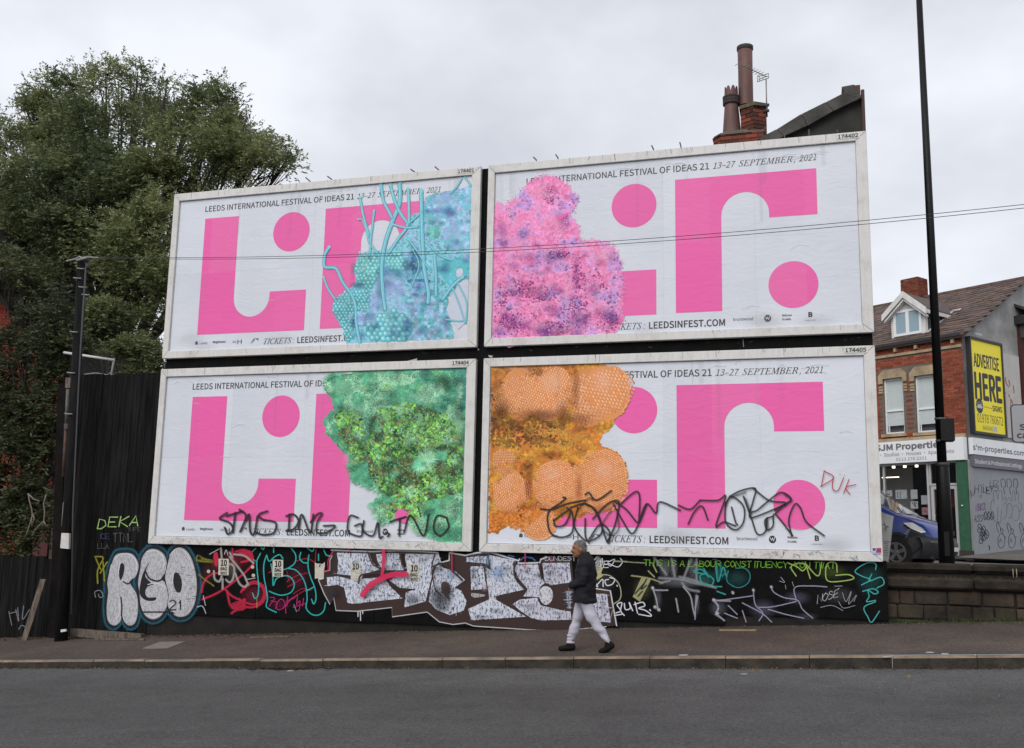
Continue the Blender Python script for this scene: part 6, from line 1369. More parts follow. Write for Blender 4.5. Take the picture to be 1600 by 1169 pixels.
letters('lettering', 'find us on', ya, .78, 5.31, 1.3, .05, m_ink, bd, 0); letters('lettering', 'WS', lambda u, v, h: ya(u, v, h+.003), .5, 5.95, .74, .12, m_wl, bd, .05)
# --- neighbouring building
NB = empty('terrace_house', ST_(5, 0, 1.3), 'dark maroon brick house end with black eaves beyond the grey side wall', 'house')
m_mar = mat('maroon_brick', (.07, .02, .018), .9, .4, 8)
sb('wall', 3.5, 9, 1.2, 9.2, -.12, 3, m_mar, NB)
sb('eave', 3.35, 9, 9.05, 9.35, -.75, .1, m_gut, NB); mb = MB(); mb.add([ST_(3.35, -.8, 9.36), ST_(9, -.8, 9.36), ST_(9, .2, 9.9), ST_(3.45, .2, 9.9), ST_(3.35, -.8, 9.28), ST_(3.45, .2, 9.8)], [(0, 1, 2, 3), (0, 3, 5, 4)]); mb.build('roof', m_chk, NB, fix=False)
sb('bracket', 3.5, 3.62, 8.6, 9.05, -.5, -.12, mat('bracket', (.05, .05, .05), .8), NB)

# ================================================================== blue van
m_blue = mat('blue_car_paint', (.012, .04, .26), .28, coat=.8, spec=.5)
m_plas = mat('dark_bumper_plastic', (.022, .023, .026), .6); m_tyre = mat('tyre_rubber', (.012, .012, .012), .85); m_rim = mat('alloy_rim', (.42, .42, .44), .35, metallic=.8)
m_carglass = bpy.data.materials.new('car_glass'); m_carglass.use_nodes = True; _b = m_carglass.node_tree.nodes['Principled BSDF']; _b.inputs['Base Color'].default_value = (.05, .06, .05, 1); _b.inputs['Roughness'].default_value = .03; _b.inputs['Alpha'].default_value = .7; _b.inputs['Coat Weight'].default_value = 1
vy = 7.0; wp = atY(1403, 863, vy); zr = wp[2]-.325
hd = R_(-21)                                # heading: along +x local, turned towards the camera
VAN = empty('parked_van', (0, 0, 0), 'dark blue van with grey bumper parked behind the right edge of the billboards', 'van', rz=hd)
# local frame: x forward, y left, z up; right front wheel at (0,-.86)
off = Matrix.Rotation(hd, 3, 'Z') @ Vector((0, -.86, 0)); VAN.location = (wp[0]-off.x, wp[1]-off.y, zr)
prof = [(.86, .22), (.90, .40), (.88, .62), (.80, .80), (.70, .92), (.45, 1.03), (.02, 1.14), (-.28, 1.30), (-.62, 1.54), (-.92, 1.76), (-1.12, 1.86), (-1.5, 1.92), (-3.6, 1.93), (-3.88, 1.85), (-3.98, 1.5), (-4.0, .5), (-3.95, .22)]
def halfw(x, z):
    w_ = .95
    if z > 1.08: w_ -= (z-1.08)*.20
    if z < .35: w_ -= (.35-z)*.25
    if x > .2: w_ -= max(0, (x-.2))**2*.50
    if x < -3.7: w_ -= (-3.7-x)*.2
    return w_
# body as stations: rings across the width
ys = [-1, -.97, -.85, -.5, 0, .5, .85, .97, 1]
vs = []; fs = []; n = len(prof)
for k, t in enumerate(ys):
    sh = 1-.07*abs(t)**6
    for (x, z) in prof:
        cx, cz = -1.5, 1.0; bx = (1-.10*abs(t)**8) if x > 0 else 1
        vs.append((x*1.0 - (.16*abs(t)**3 if x > .3 else 0), t*halfw(x, z), cz+(z-cz)*(1-.025*abs(t)**8)))
for k in range(len(ys)-1):
    for i in range(n): fs.append((k*n+i, k*n+(i+1) % n, (k+1)*n+(i+1) % n, (k+1)*n+i))
fs.append(list(range(n))[::-1]); fs.append([(len(ys)-1)*n+i for i in range(n)])
vb = MB().add(vs, fs, True).build('body', m_blue, VAN, True)
sub = vb.modifiers.new('bev', 'BEVEL'); sub.width = .03; sub.segments = 2; sub.limit_method = 'ANGLE'; sub.angle_limit = R_(35)
def side(x, z, o=.0, sgn=-1): 
    sh = cz+(z-cz)*(1-.02)
    return (x-(.16 if x > .3 else 0), sgn*(halfw(x, z)+o), z)
for sgn in (-1, 1):
    # dark lower panel with wheel arch and bumper corner
    for xc in (0., -2.95):
        a = [(xc+.43*math.cos(t), .33+.43*math.sin(t)) for t in np.linspace(R_(-8), R_(188), 16)]; b2 = [(xc+.37*math.cos(t), .33+.37*math.sin(t)) for t in np.linspace(R_(-8), R_(188), 16)]
        m_ = MB(); nn = len(a); m_.add([side(*p, .02, sgn) for p in a]+[side(*p, .02, sgn) for p in b2], [(i, i+1, nn+i+1, nn+i) for i in range(nn-1)]); m_.build('wheel_arch', m_plas, VAN, True)
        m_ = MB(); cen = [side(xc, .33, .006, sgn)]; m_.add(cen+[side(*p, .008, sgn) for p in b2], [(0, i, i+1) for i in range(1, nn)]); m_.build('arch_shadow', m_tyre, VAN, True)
        wh = MB().tube([(xc, sgn*.985, .325), (xc, sgn*.76, .325)], .325, 28).build('wheel', m_tyre, VAN, True)
        m_ = MB(); R0 = .205
        m_.add([(xc+r_*math.cos(t), sgn*(.992 if r_ > .17 else .978), .325+r_*math.sin(t)) for r_ in (R0+.01, R0-.025) for t in np.linspace(0, 2*math.pi, 24, endpoint=False)], [(i, (i+1) % 24, 24+(i+1) % 24, 24+i) for i in range(24)])
        for k in range(5):
            t = 2*math.pi*k/5+.3; d1 = (math.cos(t), math.sin(t)); nrm = (-d1[1], d1[0])
            m_.add([(xc+d1[0]*r_+nrm[0]*w_*s_, sgn*(1.0-.012*(r_ < .1)), .325+d1[1]*r_+nrm[1]*w_*s_) for r_, w_ in ((.02, .03), (R0-.01, .045)) for s_ in (-1, 1)], [(0, 1, 3, 2)])
        m_.tube([(xc, sgn*1.005, .325), (xc, sgn*.97, .325)], .045, 10); m_.build('rim', m_rim, wh, True)
    m_ = MB(); m_.add([side(-.5, .3, .01, sgn), side(-2.45, .3, .01, sgn), side(-2.45, .5, .01, sgn), side(-.5, .5, .01, sgn)], [(0, 1, 2, 3)]); m_.build('side_strip', m_plas, VAN, True)
    sw = MB(); sw.add([side(-.40, 1.2, .004, sgn), side(-1.3, 1.2, .004, sgn), side(-1.25, 1.74, .004, sgn), side(-1.06, 1.74, .004, sgn)], [(0, 1, 2, 3)]); sw.build('side_window', m_carglass, VAN, True)
    # headlight
    hl = MB(); P_ = [(.33, .955), (.50, .965), (.66, .865), (.75, .765), (.67, .745), (.47, .84)]
    hl.add([side(x, z, .022, sgn) for x, z in P_]+[(side(x, z, -.05, sgn)) for x, z in P_], [list(range(6))]+[(i, (i+1) % 6, 6+(i+1) % 6, 6+i) for i in range(6)]); hl.build('headlight', mat('headlight_lens', (.75, .76, .74), .1, coat=1), VAN, True)
    MB().tube([side(-.48, 1.2, .02, sgn), side(-.5, 1.24, .16, sgn)], .02, 6).build('mirror_arm', m_plas, VAN, True)
    MB().box(tuple(np.minimum(side(-.6, 1.14, .1, sgn), side(-.5, 1.34, .28, sgn))), tuple(np.maximum(side(-.6, 1.14, .1, sgn), side(-.5, 1.34, .28, sgn))), None, .02).build('mirror', m_plas, VAN, True)
# windscreen across
def front(i0, i1, t0, t1, o, name, m, nseg=8):
    m_ = MB(); vs = []; pts = [(prof[i0][0]*(1-u)+prof[i1][0]*u, prof[i0][1]*(1-u)+prof[i1][1]*u) for u in (0, 1)]
    nx_, nz_ = (pts[0][1]-pts[1][1])*-1, (pts[0][0]-pts[1][0]); l_ = math.hypot(nx_, nz_); nx_, nz_ = nx_/l_*o, nz_/l_*o
    return pts, (nx_, nz_)
m_ = MB(); vs = []
wp_ = [(-.02, 1.165), (-.28, 1.315), (-.62, 1.555), (-.92, 1.775), (-1.06, 1.845)]
for (x, z) in wp_:
    for t in (-.9, -.6, -.3, 0, .3, .6, .9): vs.append((x+.012, t*halfw(x, z), z+.012))
m_.add(vs, [(i*7+j, i*7+j+1, (i+1)*7+j+1, (i+1)*7+j) for i in range(4) for j in range(6)], True); m_.build('windscreen', m_carglass, VAN, True)
m_ = MB(); vs = []                       # bumper wraps the nose
bp = [(.80, .2), (.93, .3), (.95, .5), (.90, .64), (.80, .66)]
for t in (-1.02, -.98, -.85, -.5, 0, .5, .85, .98, 1.02):
    for (x, z) in bp: vs.append((x+.02-(.17*abs(t)**3)-(.25 if abs(t) > 1 else 0), t*halfw(x, z) if abs(t) <= .98 else t*(halfw(.5, z)), z))
m_.add(vs, [(i*5+j, i*5+j+1, (i+1)*5+j+1, (i+1)*5+j) for i in range(8) for j in range(4)], True); bumper = m_.build('bumper', m_plas, VAN, True)
for s_ in (-1, 1):
    m_ = MB(); m_.add([side(x, z, .014, s_) for x, z in ((.86, .2), (.87, .64), (.66, .72), (.30, .80), (.36, .60), (.43, .42), (.44, .3), (.4, .2))], [list(range(8))]); m_.build('bumper_corner', m_plas, VAN, True)
MB().box((.76, -.45, .70), (.86, .45, .80), None, .01).build('grille', m_tyre, VAN, True)
MB().box((.955, -.24, .36), (.97, .24, .45)).build('number_plate', mat('plate_white', (.6, .6, .58), .5), VAN, True)
MB().tube([(.02, -.5, 1.185), (-.25, .1, 1.335)], .012, 5).build('wiper', m_tyre, VAN, True)
tl = MB()
for z_ in (.62,): tl.box((.70, -.93, .55), (.86, -.80, .58))
tl.build('trim_badge', mat('badge', (.5, .5, .52), .3, metallic=.7), VAN, True)

# ================================================================== street lamp
LP = empty('street_lamp', (14.27, 2, 1.28), 'tall black street lamp column standing behind the stone wall in front of the shop', 'street lamp')
m_lpost = mat('black_column', (.007, .007, .008), .5, .4, 6, .25, 30, spec=.22)
lx, ly = 14.27, 2.
tp = np.array([14.262, 2., 11.6])
MB().tube([(lx, ly, 1.28), (lx, ly, 3.02), (lx, ly, 3.08)], [.128, .108, .075], 20).build('base', m_lpost, LP)
MB().tube([(lx, ly, 3.05), (lx, ly, 12.2)], [.079, .052], 16).build('column', m_lpost, LP)
MB().tube([(lx, ly, 12.1), (lx+.1, ly-.05, 12.5), (lx+.6, ly-.6, 12.75), (lx+1., ly-1.1, 12.8)], .045, 10).build('arm', m_lpost, LP)
MB().box((lx+.75, ly-1.6, 12.7), (lx+1.2, ly-1.0, 12.85), None, .04).build('lantern', m_lpost, LP)
MB().box((lx-.02, ly-.17, 3.42), (lx+.205, ly+.1, 3.80), None, .008).build('control_box', m_lpost, LP)
for zz in (3.815, 3.435): MB().tube([(lx, ly, zz-.015), (lx, ly, zz+.015)], .088, 16).build('clamp_band', mat('worn_band', (.1, .1, .105), .5), LP)
MB().box((lx-.04, ly-.13, 1.5), (lx+.04, ly-.11, 1.9)).build('access_door', m_lpost, LP)
MB().tube([(lx, ly, 3.0), (lx, ly, 3.06)], .115, 16).build('collar', mat('worn_collar', (.06, .06, .06), .6, .6, 30), LP)

# ================================================================== road sign at the edge of the picture
RS = empty('road_sign', (15.55, .93, 1.3), 'grey rounded speed camera sign cut by the right edge of the picture', 'sign')
a0 = atY(1578, 632, .9); a1 = atY(1578.5, 692, .9); sx0, sz1, sz0 = a0[0], a0[2], a1[2]; sx1 = sx0+.74
def rrect(x0_, x1_, z0_, z1_, r, n=5): return [(cx+r*math.cos(t), cz_+r*math.sin(t)) for cx, cz_, b_ in ((x1_-r, z1_-r, 0), (x0_+r, z1_-r, 90), (x0_+r, z0_+r, 180), (x1_-r, z0_+r, 270)) for t in [R_(b_+90*k/n) for k in range(n+1)]]
MB().prism(rrect(sx0, sx1, sz0, sz1, .06), lambda a, b_, d: (a, d, b_), .9, .915).build('border', m_gut, RS)
RF = MB().prism(rrect(sx0+.018, sx1-.018, sz0+.018, sz1-.018, .045), lambda a, b_, d: (a, d, b_), .896, .9).build('face', mat('sign_face', (.27, .27, .29), .45, .08, 3), RS)
tR = lambda a, b_, h: (a, .896-h, b_)
MB().prism(rrect(sx0+.2, sx1-.2, sz0+.33, sz1-.05, .015), lambda a, b_, d: (a, d, b_), .893, .8955).build('symbol', m_ink, RF)
g = Paint(lambda a, b_, h: (a, .892-h, b_), .001, .0001); c_x, c_z = sx0+.31, sz0+.43
g.stroke([(c_x+.05, c_z+.04), (c_x, c_z+.06), (c_x-.05, c_z), (c_x, c_z-.06), (c_x+.05, c_z-.04)], .022, (.5, .5, .52), 1, .1); g.poly([(c_x+.1, c_z-.05), (c_x+.22, c_z-.05), (c_x+.22, c_z+.05), (c_x+.1, c_z+.05)], (.5, .5, .52)); g.build('camera_mark', m_print, RF)
letters('lettering', 'Speed', tR, sx0+.12, sz0+.205, sx0+.56, .085, m_ink, RF, .03); letters('lettering', 'cameras', tR, sx0+.075, sz0+.075, sx0+.66, .09, m_ink, RF, .03)
MB().tube([(sx0+.37, .96, 1.28), (sx0+.37, .96, sz1+.1)], .038, 12).build('post', m_lpost, RS)

# ================================================================== letting board leaning behind the hoarding end
LB = empty('letting_board', (13.3, .88, 1.3), 'white letting board leaning behind the lower right corner of the billboard', 'sign')
def BP(px, py, h=0): return tuple(atY(px, py, .9)+np.array([0, -h, 0]))
def pprism(pts, h0, h1, m, name, parent):
    n = len(pts); mb = MB(); mb.add([BP(*p, h0) for p in pts]+[BP(*p, h1) for p in pts], [list(range(n)), list(range(n, 2*n))[::-1]]+[(i, (i+1) % n, n+(i+1) % n, n+i) for i in range(n)]); return mb.build(name, m, parent)
bdm = mat('letting_board_white', (.36, .37, .36), .6, .2, 5)
LBF = pprism([(1366, 796), (1397, 806.5), (1389, 879), (1364, 880)], 0, -.02, bdm, 'board', LB)
g = Paint(lambda a, b_, h: BP(a, b_, h), .001, .0001)
q = crop(1360, 740, 7.306)
for p in ([(145, 580), (205, 615)], [(150, 640), (200, 600)], [(160, 560), (180, 640)], [(170, 660), (185, 640)], [(150, 780), (220, 780)], [(150, 450), (268, 488), (210, 1000)]): g.stroke(q(p), 1. if p[0] != (150, 450) else .8, (.06, .07, .07), .8, .3, False)
for k, y_ in enumerate((800, 840, 880, 920)): g.stroke(q([(160, y_), (200, y_), (200, y_+20), (165, y_+22)]), .7, (.08, .09, .09), .8, .3, False)
g.build('print', m_print, LBF)
pprism([(1378, 870), (1383, 870), (1384, 889), (1380, 889)], -.02, -.05, bdm, 'post', LB)
# ================================================================== gable and chimney behind the boards
HS = empty('end_terrace_house', (11.5, 1.1, .3), 'dark rendered house gable with stone coping rising behind the upper right billboard', 'house')
m_dren = mat('dark_render', (.038, .039, .034), .95, scale=2, bump=.5, bscale=14, col2=(.02, .02, .019))
GYp = 1.0
def gp(px, py, y=GYp): p = atY(px, py, y); return (p[0], p[2])
poly = [gp(1190, 221), gp(1275, 178), gp(1318, 146), gp(1346, 148), gp(1350, 215)]
xr = gp(1350, 215)[0]
mb = MB(); mb.prism([(9.2, .3), (xr, .3), (xr, poly[3][1]-.02), (gp(1322, 152)[0], gp(1322, 152)[1]), (gp(1190, 225)[0], gp(1190, 225)[1]), (9.2, 7.9)], lambda a, b_, d: (a, d, b_), GYp, GYp+6); mb.build('gable_wall', m_dren, HS)
m_cop = mat('coping_stone', (.075, .073, .066), .95, scale=3, bump=.7, bscale=16, col2=(.035, .034, .03))
# raked coping in lengths, ending in an upturned kneeler
rk = [(1190, 226), (1218, 209), (1256, 188), (1296, 162), (1320, 150)]
tops = [(1196, 216), (1214, 207), (1254, 187), (1294, 168)]
outer = [(1186, 221), (1214, 207), (1253, 183), (1290, 165), (1316, 152)]; inner = [(1200, 232), (1226, 217), (1262, 201), (1303, 178), (1345, 158)]
for i in range(4):
    a, b_, c, d = gp(*outer[i]), gp(*outer[i+1]), gp(*inner[i+1]), gp(*inner[i])
    MB().prism([a, (b_[0]-.01, b_[1]), (c[0]-.01, c[1]), d], lambda p, q, dd: (p, dd, q), GYp-.14, GYp+.4).build('coping_stone', m_cop, HS)
k = [gp(*p) for p in ((1316.5, 152), (1319, 148), (1315, 141), (1334, 137.5), (1343, 150), (1345.5, 158))]
MB().prism(k, lambda p, q, dd: (p, dd, q), GYp-.14, GYp+.4).build('kneeler_stone', m_cop, HS)
MB().prism([gp(1334.5, 137.3), gp(1343.5, 136.4), gp(1344.5, 156), gp(1343.5, 150)], lambda p, q, dd: (p, dd, q), GYp-.1, GYp+.5).build('ridge_end', mat('ridge_clay', (.14, .045, .035), .9, .3, 6), HS)
MB().tube([(gp(1347.5, 143)[0], GYp-.06, gp(1347.5, 143)[1]), (xr+.0, GYp-.06, 7.8)], .03, 8).build('verge_pipe', mat('rust_pipe', (.05, .025, .02), .8), HS)
mb = MB(); mb.add([(9.2, GYp, 7.95), (xr, GYp, poly[3][1]), (xr, GYp+6, poly[3][1]), (9.2, GYp+6, 7.95)], [(0, 1, 2, 3)]); mb.build('roof', m_chk, HS, fix=False)
# chimney
m_rb = brick_mat('old_red_brick', (.20, .055, .035), (.09, .034, .027)); m_mort2 = mat('old_mortar', (.13, .115, .09), .95, .4, 10)
CY = 1.6
CHM = empty('chimney_stack', (11.0, CY, 8.2), 'old red brick chimney stack with two clay pots above the upper right billboard', 'chimney')
brick_me = MB().box((0, 0, 0), (1, 1, 1), None, .04).mesh('brick'); brick_me.materials.append(m_rb)
m_dk = brick_mat('sooty_brick', (.08, .035, .028), (.04, .025, .02)); brick_me2 = brick_me.copy(); brick_me2.materials.clear(); brick_me2.materials.append(m_dk)
cr_ = random.Random(8)
def bricks(p0, p1, z0_, z1_, outn, parent, bw=.225, bh=.078, th=.03):
    """a skin of single bricks on the vertical face p0 -> p1"""
    p0 = np.array(p0); p1 = np.array(p1); Lh = np.linalg.norm(p1-p0); d = (p1-p0)/Lh; ang = math.atan2(d[1], d[0]); z = z0_; j = 0
    while z < z1_-.02:
        s = -(bw/2 if j % 2 else 0)
        while s < Lh-.01:
            a, b_ = max(s, 0), min(s+bw, Lh)
            if b_-a > .04:
                o = bpy.data.objects.new('brick', brick_me if cr_.random() < .66 else brick_me2); COL.objects.link(o); o.parent = parent; pos = p0+d*a; jo = cr_.uniform(-.004, .006)
                n_ = np.array([d[1], -d[0]]); pos = pos+n_*(jo+.0); o.location = Vector((pos[0], pos[1], z))-rootloc(parent); o.scale = (b_-a-.012, th, min(bh, z1_-z)-.012); o.rotation_euler = (0, 0, ang)
            s += bw
        z += bh; j += 1
def xz(px, py, y=CY): p = atY(px, py, y); return p[0], p[2]
# lower stack, canted front
bx0, bz = xz(1114, 212, CY); bx1, _ = xz(1196, 212, CY); zt_ = xz(1150, 207)[1]
oc = [(bx0, CY+.12), (bx0+.16, CY-.06), (bx0+.66, CY-.06), (bx0+.78, CY+.0)]
pts = [(bx0, CY+.7), (bx0, CY+.1), (bx0+.14, CY-.06), (bx1-.02, CY-.06), (bx1, CY), (bx1, CY+.7)]
mb = MB(); mb.add([(p[0], p[1]+.02, 7.6) for p in pts]+[(p[0], p[1]+.02, zt_) for p in pts], [list(range(6)), list(range(6, 12))[::-1]]+[(i, (i+1) % 6, 6+(i+1) % 6, 6+i) for i in range(6)]); mb.build('core', m_mort2, CHM)
for i in range(len(pts)-1): bricks(pts[i], pts[i+1], zt_-.62, zt_-.03, None, CHM)
mb = MB(); inner_ = [(bx0+.1+.55*0, CY+.65), (bx0+.1, CY+.2), (bx0+.22, CY+.06), (bx0+.62, CY+.06), (bx0+.66, CY+.2), (bx0+.66, CY+.65)]
out_ = [(bx0-.02, CY+.72), (bx0-.02, CY+.08), (bx0+.13, CY-.08), (bx0+.70, CY-.08), (bx0+.72, CY+.0), (bx0+.72, CY+.72)]
mb.add([(p[0], p[1], zt_-.05) for p in out_]+[(p[0], p[1], zt_+.07) for p in inner_], [(i, (i+1) % 6, 6+(i+1) % 6, 6+i) for i in range(6)]+[list(range(6, 12))]); mb.build('flaunching', mat('cement_cap', (.13, .115, .085), .95, .4, 12, .6, 30), CHM)
# upper shaft
sx0_, _ = xz(1157, 190); sx1_, _ = xz(1196, 190); zu = xz(1176, 158)[1]; sc_x = sx0_+.24
sp_ = [(sx0_, CY+.55), (sx0_, CY+.12), (sc_x, CY-.02), (sx1_, CY+.12), (sx1_, CY+.6)]
mb = MB(); n5 = 5; mb.add([(p[0], p[1]+.02, 8.6) for p in sp_]+[(p[0], p[1]+.02, zu-.02) for p in sp_], [list(range(5)), list(range(5, 10))[::-1]]+[(i, (i+1) % 5, 5+(i+1) % 5, 5+i) for i in range(5)]); mb.build('core', m_mort2, CHM)
for i in range(4): bricks(sp_[i], sp_[i+1], zt_-.1, zu-.08, None, CHM)
cap_ = [(p[0]+(-.025 if i < 2 else .025), p[1]-.03) for i, p in enumerate(sp_)]
mb = MB(); cen = (np.mean([p[0] for p in sp_]), CY+.33); mb.add([(p[0], p[1], zu-.1) for p in cap_]+[(p[0], p[1], zu-.03) for p in cap_]+[(cen[0]+(p[0]-cen[0])*.6, cen[1]+(p[1]-cen[1])*.6, zu+.04) for p in cap_], [(i, (i+1) % 5, 5+(i+1) % 5, 5+i) for i in range(5)]+[(5+i, 5+(i+1) % 5, 10+(i+1) % 5, 10+i) for i in range(5)]+[[10, 11, 12, 13, 14]]); mb.build('cap', mat('mossy_cap', (.12, .11, .06), .95, .5, 14, .6, 30), CHM)
m_clay = mat('clay_pot', (.15, .062, .050), .6, scale=3, bump=.2, bscale=20, col2=(.075, .037, .034), stretch=(1, 1, .35)); m_soot = mat('pot_soot', (.03, .02, .018), .8)
px0, pz0 = xz(1165.5, 158, CY+.25); px_t = xz(1165.5, 73, CY+.25)[1]; rr = abs(xz(1177.5, 120, CY+.25)[0]-xz(1153.5, 120, CY+.25)[0])/2
hh = px_t-pz0
TPt = MB().lathe([(rr*.97, -.1), (rr*.95, hh*.5), (rr*.98, hh*.93), (rr*.8, hh*.95), (rr*.75, hh*.5)], (px0, CY+.25, pz0), 26).build('tall_pot', m_clay, CHM)
MB().lathe([(rr*1.0, hh*.92), (rr*1.08, hh*.935), (rr*1.09, hh*.995), (rr*.92, hh), (rr*.82, hh*.9)], (px0, CY+.25, pz0), 26).build('rim', m_soot, TPt)
# crowned pot
qx, qz0 = xz(1143.5, 206, CY+.2); qz1 = xz(1143.5, 136, CY+.2)[1]; ra = abs(xz(1159, 200, CY+.2)[0]-xz(1130, 200, CY+.2)[0])/2; rb = ra*.72; hq = qz1-qz0
CP = MB().lathe([(ra, -.1), (ra*.98, .0), (ra*.86, hq*.3), (rb*1.02, hq*.60), (rb*1.05, hq*.80), (rb*.85, hq*.8)], (qx, CY+.2, qz0), 24).build('crowned_pot', m_clay, CHM)
MB().lathe([(rb*1.05, hq*.58), (rb*1.3, hq*.60), (rb*1.3, hq*.64), (rb*1.18, hq*.65), (rb*1.3, hq*.67), (rb*1.3, hq*.71), (rb*1.18, hq*.72), (rb*1.32, hq*.735), (rb*1.32, hq*.77), (rb*1.05, hq*.79)], (qx, CY+.2, qz0), 24).build('dark_band', m_soot, CP)
mb = MB(); n_ = 48; vs = []
for i in range(n_):
    t = 2*math.pi*i/n_; top = hq*(.87+.12*abs(math.sin(t*4))**.6)
    for r_, z_ in ((rb*1.04, hq*.78), (rb*1.0, top), (rb*.86, top), (rb*.86, hq*.78)): vs.append((qx+r_*math.cos(t), CY+.2+r_*math.sin(t), qz0+z_))
mb.add(vs, [(i*4+j, ((i+1) % n_)*4+j, ((i+1) % n_)*4+j+1, i*4+j+1) for i in range(n_) for j in range(3)]); mb.build('crown', m_clay, CP)
# television aerial on the stack
m_al = mat('aerial_metal', (.22, .21, .18), .5, metallic=.5)
AE = empty('tv_aerial', (11.55, CY, 9.2), 'thin television aerial clamped to the brick chimney stack', 'aerial')
A = lambda px, py, y=CY-.1: tuple(atY(px, py, y))
MB().tube([A(1198, 172), A(1197, 124)], .012, 6).build('mast', m_al, AE)
MB().tube([A(1198, 120, CY-.15), A(1153.5, 99.5, CY-.6)], .008, 6).build('boom', m_al, AE)
a_, b_ = np.array(A(1198, 120, CY-.15)), np.array(A(1153.5, 99.5, CY-.6)); dr = (b_-a_)/np.linalg.norm(b_-a_); pe = np.cross(dr, [0, 0, 1]); pe /= np.linalg.norm(pe)
mb = MB()
for t in np.linspace(.22, 1, 9): c_ = a_+(b_-a_)*t; mb.tube([c_-pe*.09, c_+pe*.09], .005, 4)
mb.build('element', m_al, AE)
mb = MB()
for p, q_ in (((1183.5, 120), (1201, 115)), ((1183.5, 128), (1201, 122)), ((1183.5, 120), (1183.5, 128)), ((1201, 115), (1201, 122)), ((1187, 119), (1187, 127)), ((1192, 117.5), (1192, 125.5)), ((1185, 124), (1200, 119))): mb.tube([A(*p), A(*q_)], .008, 4)
mb.build('reflector', m_al, AE)
MB().tube([A(1193, 165, CY-.05), A(1201, 164)], .03, 6).build('clamp', m_iron, AE); MB().tube([A(1193, 174, CY-.05), A(1201, 173)], .03, 6).build('clamp', m_iron, AE)
MB().tube([A(1199, 166), A(1197.5, 172), A(1200, 175)], .018, 6).build('cable', m_iron, AE)

# ================================================================== wooden pole, wires, posts and boards at the left
YP_ = -.35
PO_ = empty('utility_pole', (-1.55, YP_, -.44), 'leaning dark wooden utility pole with step irons and a white box', 'utility pole')
m_wood = mat('tarred_wood', (.016, .015, .016), .85, scale=3, bump=.8, bscale=12, col2=(.006, .006, .0065), stretch=(6, 6, .5), spec=.1)
pb = atY(95.5, 1001, YP_); ptp = atY(129, 403, YP_); pb[2] -= .1
MB().tube([pb, pb+(ptp-pb)*.4, ptp], [.118, .102, .09], 18).build('pole', m_wood, PO_)
m_galv = mat('galvanised', (.27, .27, .26), .6, .3, 10)
def PA_(px, py, y=YP_): return tuple(atY(px, py, y))
cz = atY(127, 403, YP_-.14)
mb = MB(); mb.tube([PA_(104, 408, YP_-.15), PA_(118, 405, YP_-.16), PA_(124, 401, YP_-.17), PA_(131, 404, YP_-.17), PA_(140, 402, YP_-.15), PA_(158, 404, YP_-.1)], .018, 6); mb.tube([PA_(120, 407, YP_-.16), PA_(138, 402, YP_-.16)], .03, 6); mb.build('wire_clamp', m_galv, PO_)
for (x_, y_) in ((121, 435), (126, 420), (129, 449), (115, 519), (111, 583), (107, 647), (134, 461)):
    MB().tube([PA_(x_-6, y_-1, YP_-.1), PA_(x_, y_, YP_-.13), PA_(x_+6, y_, YP_-.12)], .012, 6).build('step_iron', m_galv, PO_)
MB().tube([PA_(137, 411, YP_-.06), PA_(137, 421, YP_-.06)], .045, 10).build('terminal_box', m_iron, PO_)
MB().tube([PA_(134, 418, YP_-.12), PA_(125, 560, YP_-.14), PA_(114, 800, YP_-.16), PA_(112, 960, YP_-.17)], .016, 6).build('cable_guard', mat('worn_guard', (.045, .045, .05), .7), PO_)
q = crop(0, 640, 5.314)
wb = [PA_(*p, YP_-.17) for p in q([(510, 1025), (572, 1028), (568, 1158), (500, 1150)])]
mb = MB(); mb.add(wb+[(p[0], p[1]+.05, p[2]) for p in wb], [(0, 1, 2, 3), (7, 6, 5, 4), (0, 4, 5, 1), (1, 5, 6, 2), (2, 6, 7, 3), (3, 7, 4, 0)]); mb.build('notice_plate', mat('white_plate', (.6, .58, .55), .6, .2, 20), PO_)
MB().tube([PA_(96, 822, YP_-.18), PA_(99, 785, YP_-.16)], .006, 5).build('loose_wire', m_galv, PO_)
lb2 = [PA_(*p, YP_-.16) for p in ((94.5, 984), (102.5, 983), (103, 986.5), (95, 988))]
mb = MB(); mb.add(lb2+[(p[0], p[1]+.03, p[2]) for p in lb2], [(0, 1, 2, 3), (7, 6, 5, 4), (0, 4, 5, 1), (1, 5, 6, 2), (2, 6, 7, 3), (3, 7, 4, 0)]); mb.build('reflector_strip', mat('white_plate2', (.55, .55, .55), .6), PO_)
# overhead wires
m_wire = mat('wire', (.025, .025, .028), .6)
def wire(p, q_, sag, lab):
    p, q_ = np.array(p), np.array(q_); pts = [p+(q_-p)*t-np.array([0, 0, sag*4*t*(1-t)]) for t in np.linspace(0, 1, 24)]
    o = MB().tube(pts, .0052, 5).build('overhead_wire', m_wire); tag(o, lab, 'wire')
far = atY(1600, 297, -1.2); st_ = atY(131, 403, YP_-.12); d_ = far-st_; wire(st_, st_+d_*1.25, .42, 'lower of the two thin wires crossing in front of the upper billboards')
far = atY(1600, 293.5, -1.15); st_ = atY(131, 402, YP_-.1); d_ = far-st_; wire(st_, st_+d_*1.25, .39, 'upper of the two thin wires crossing in front of the upper billboards')
wire(atY(126, 404, YP_-.12), atY(-160, 432, YP_+.6), .1, 'thin wire running left from the wooden pole past the trees')
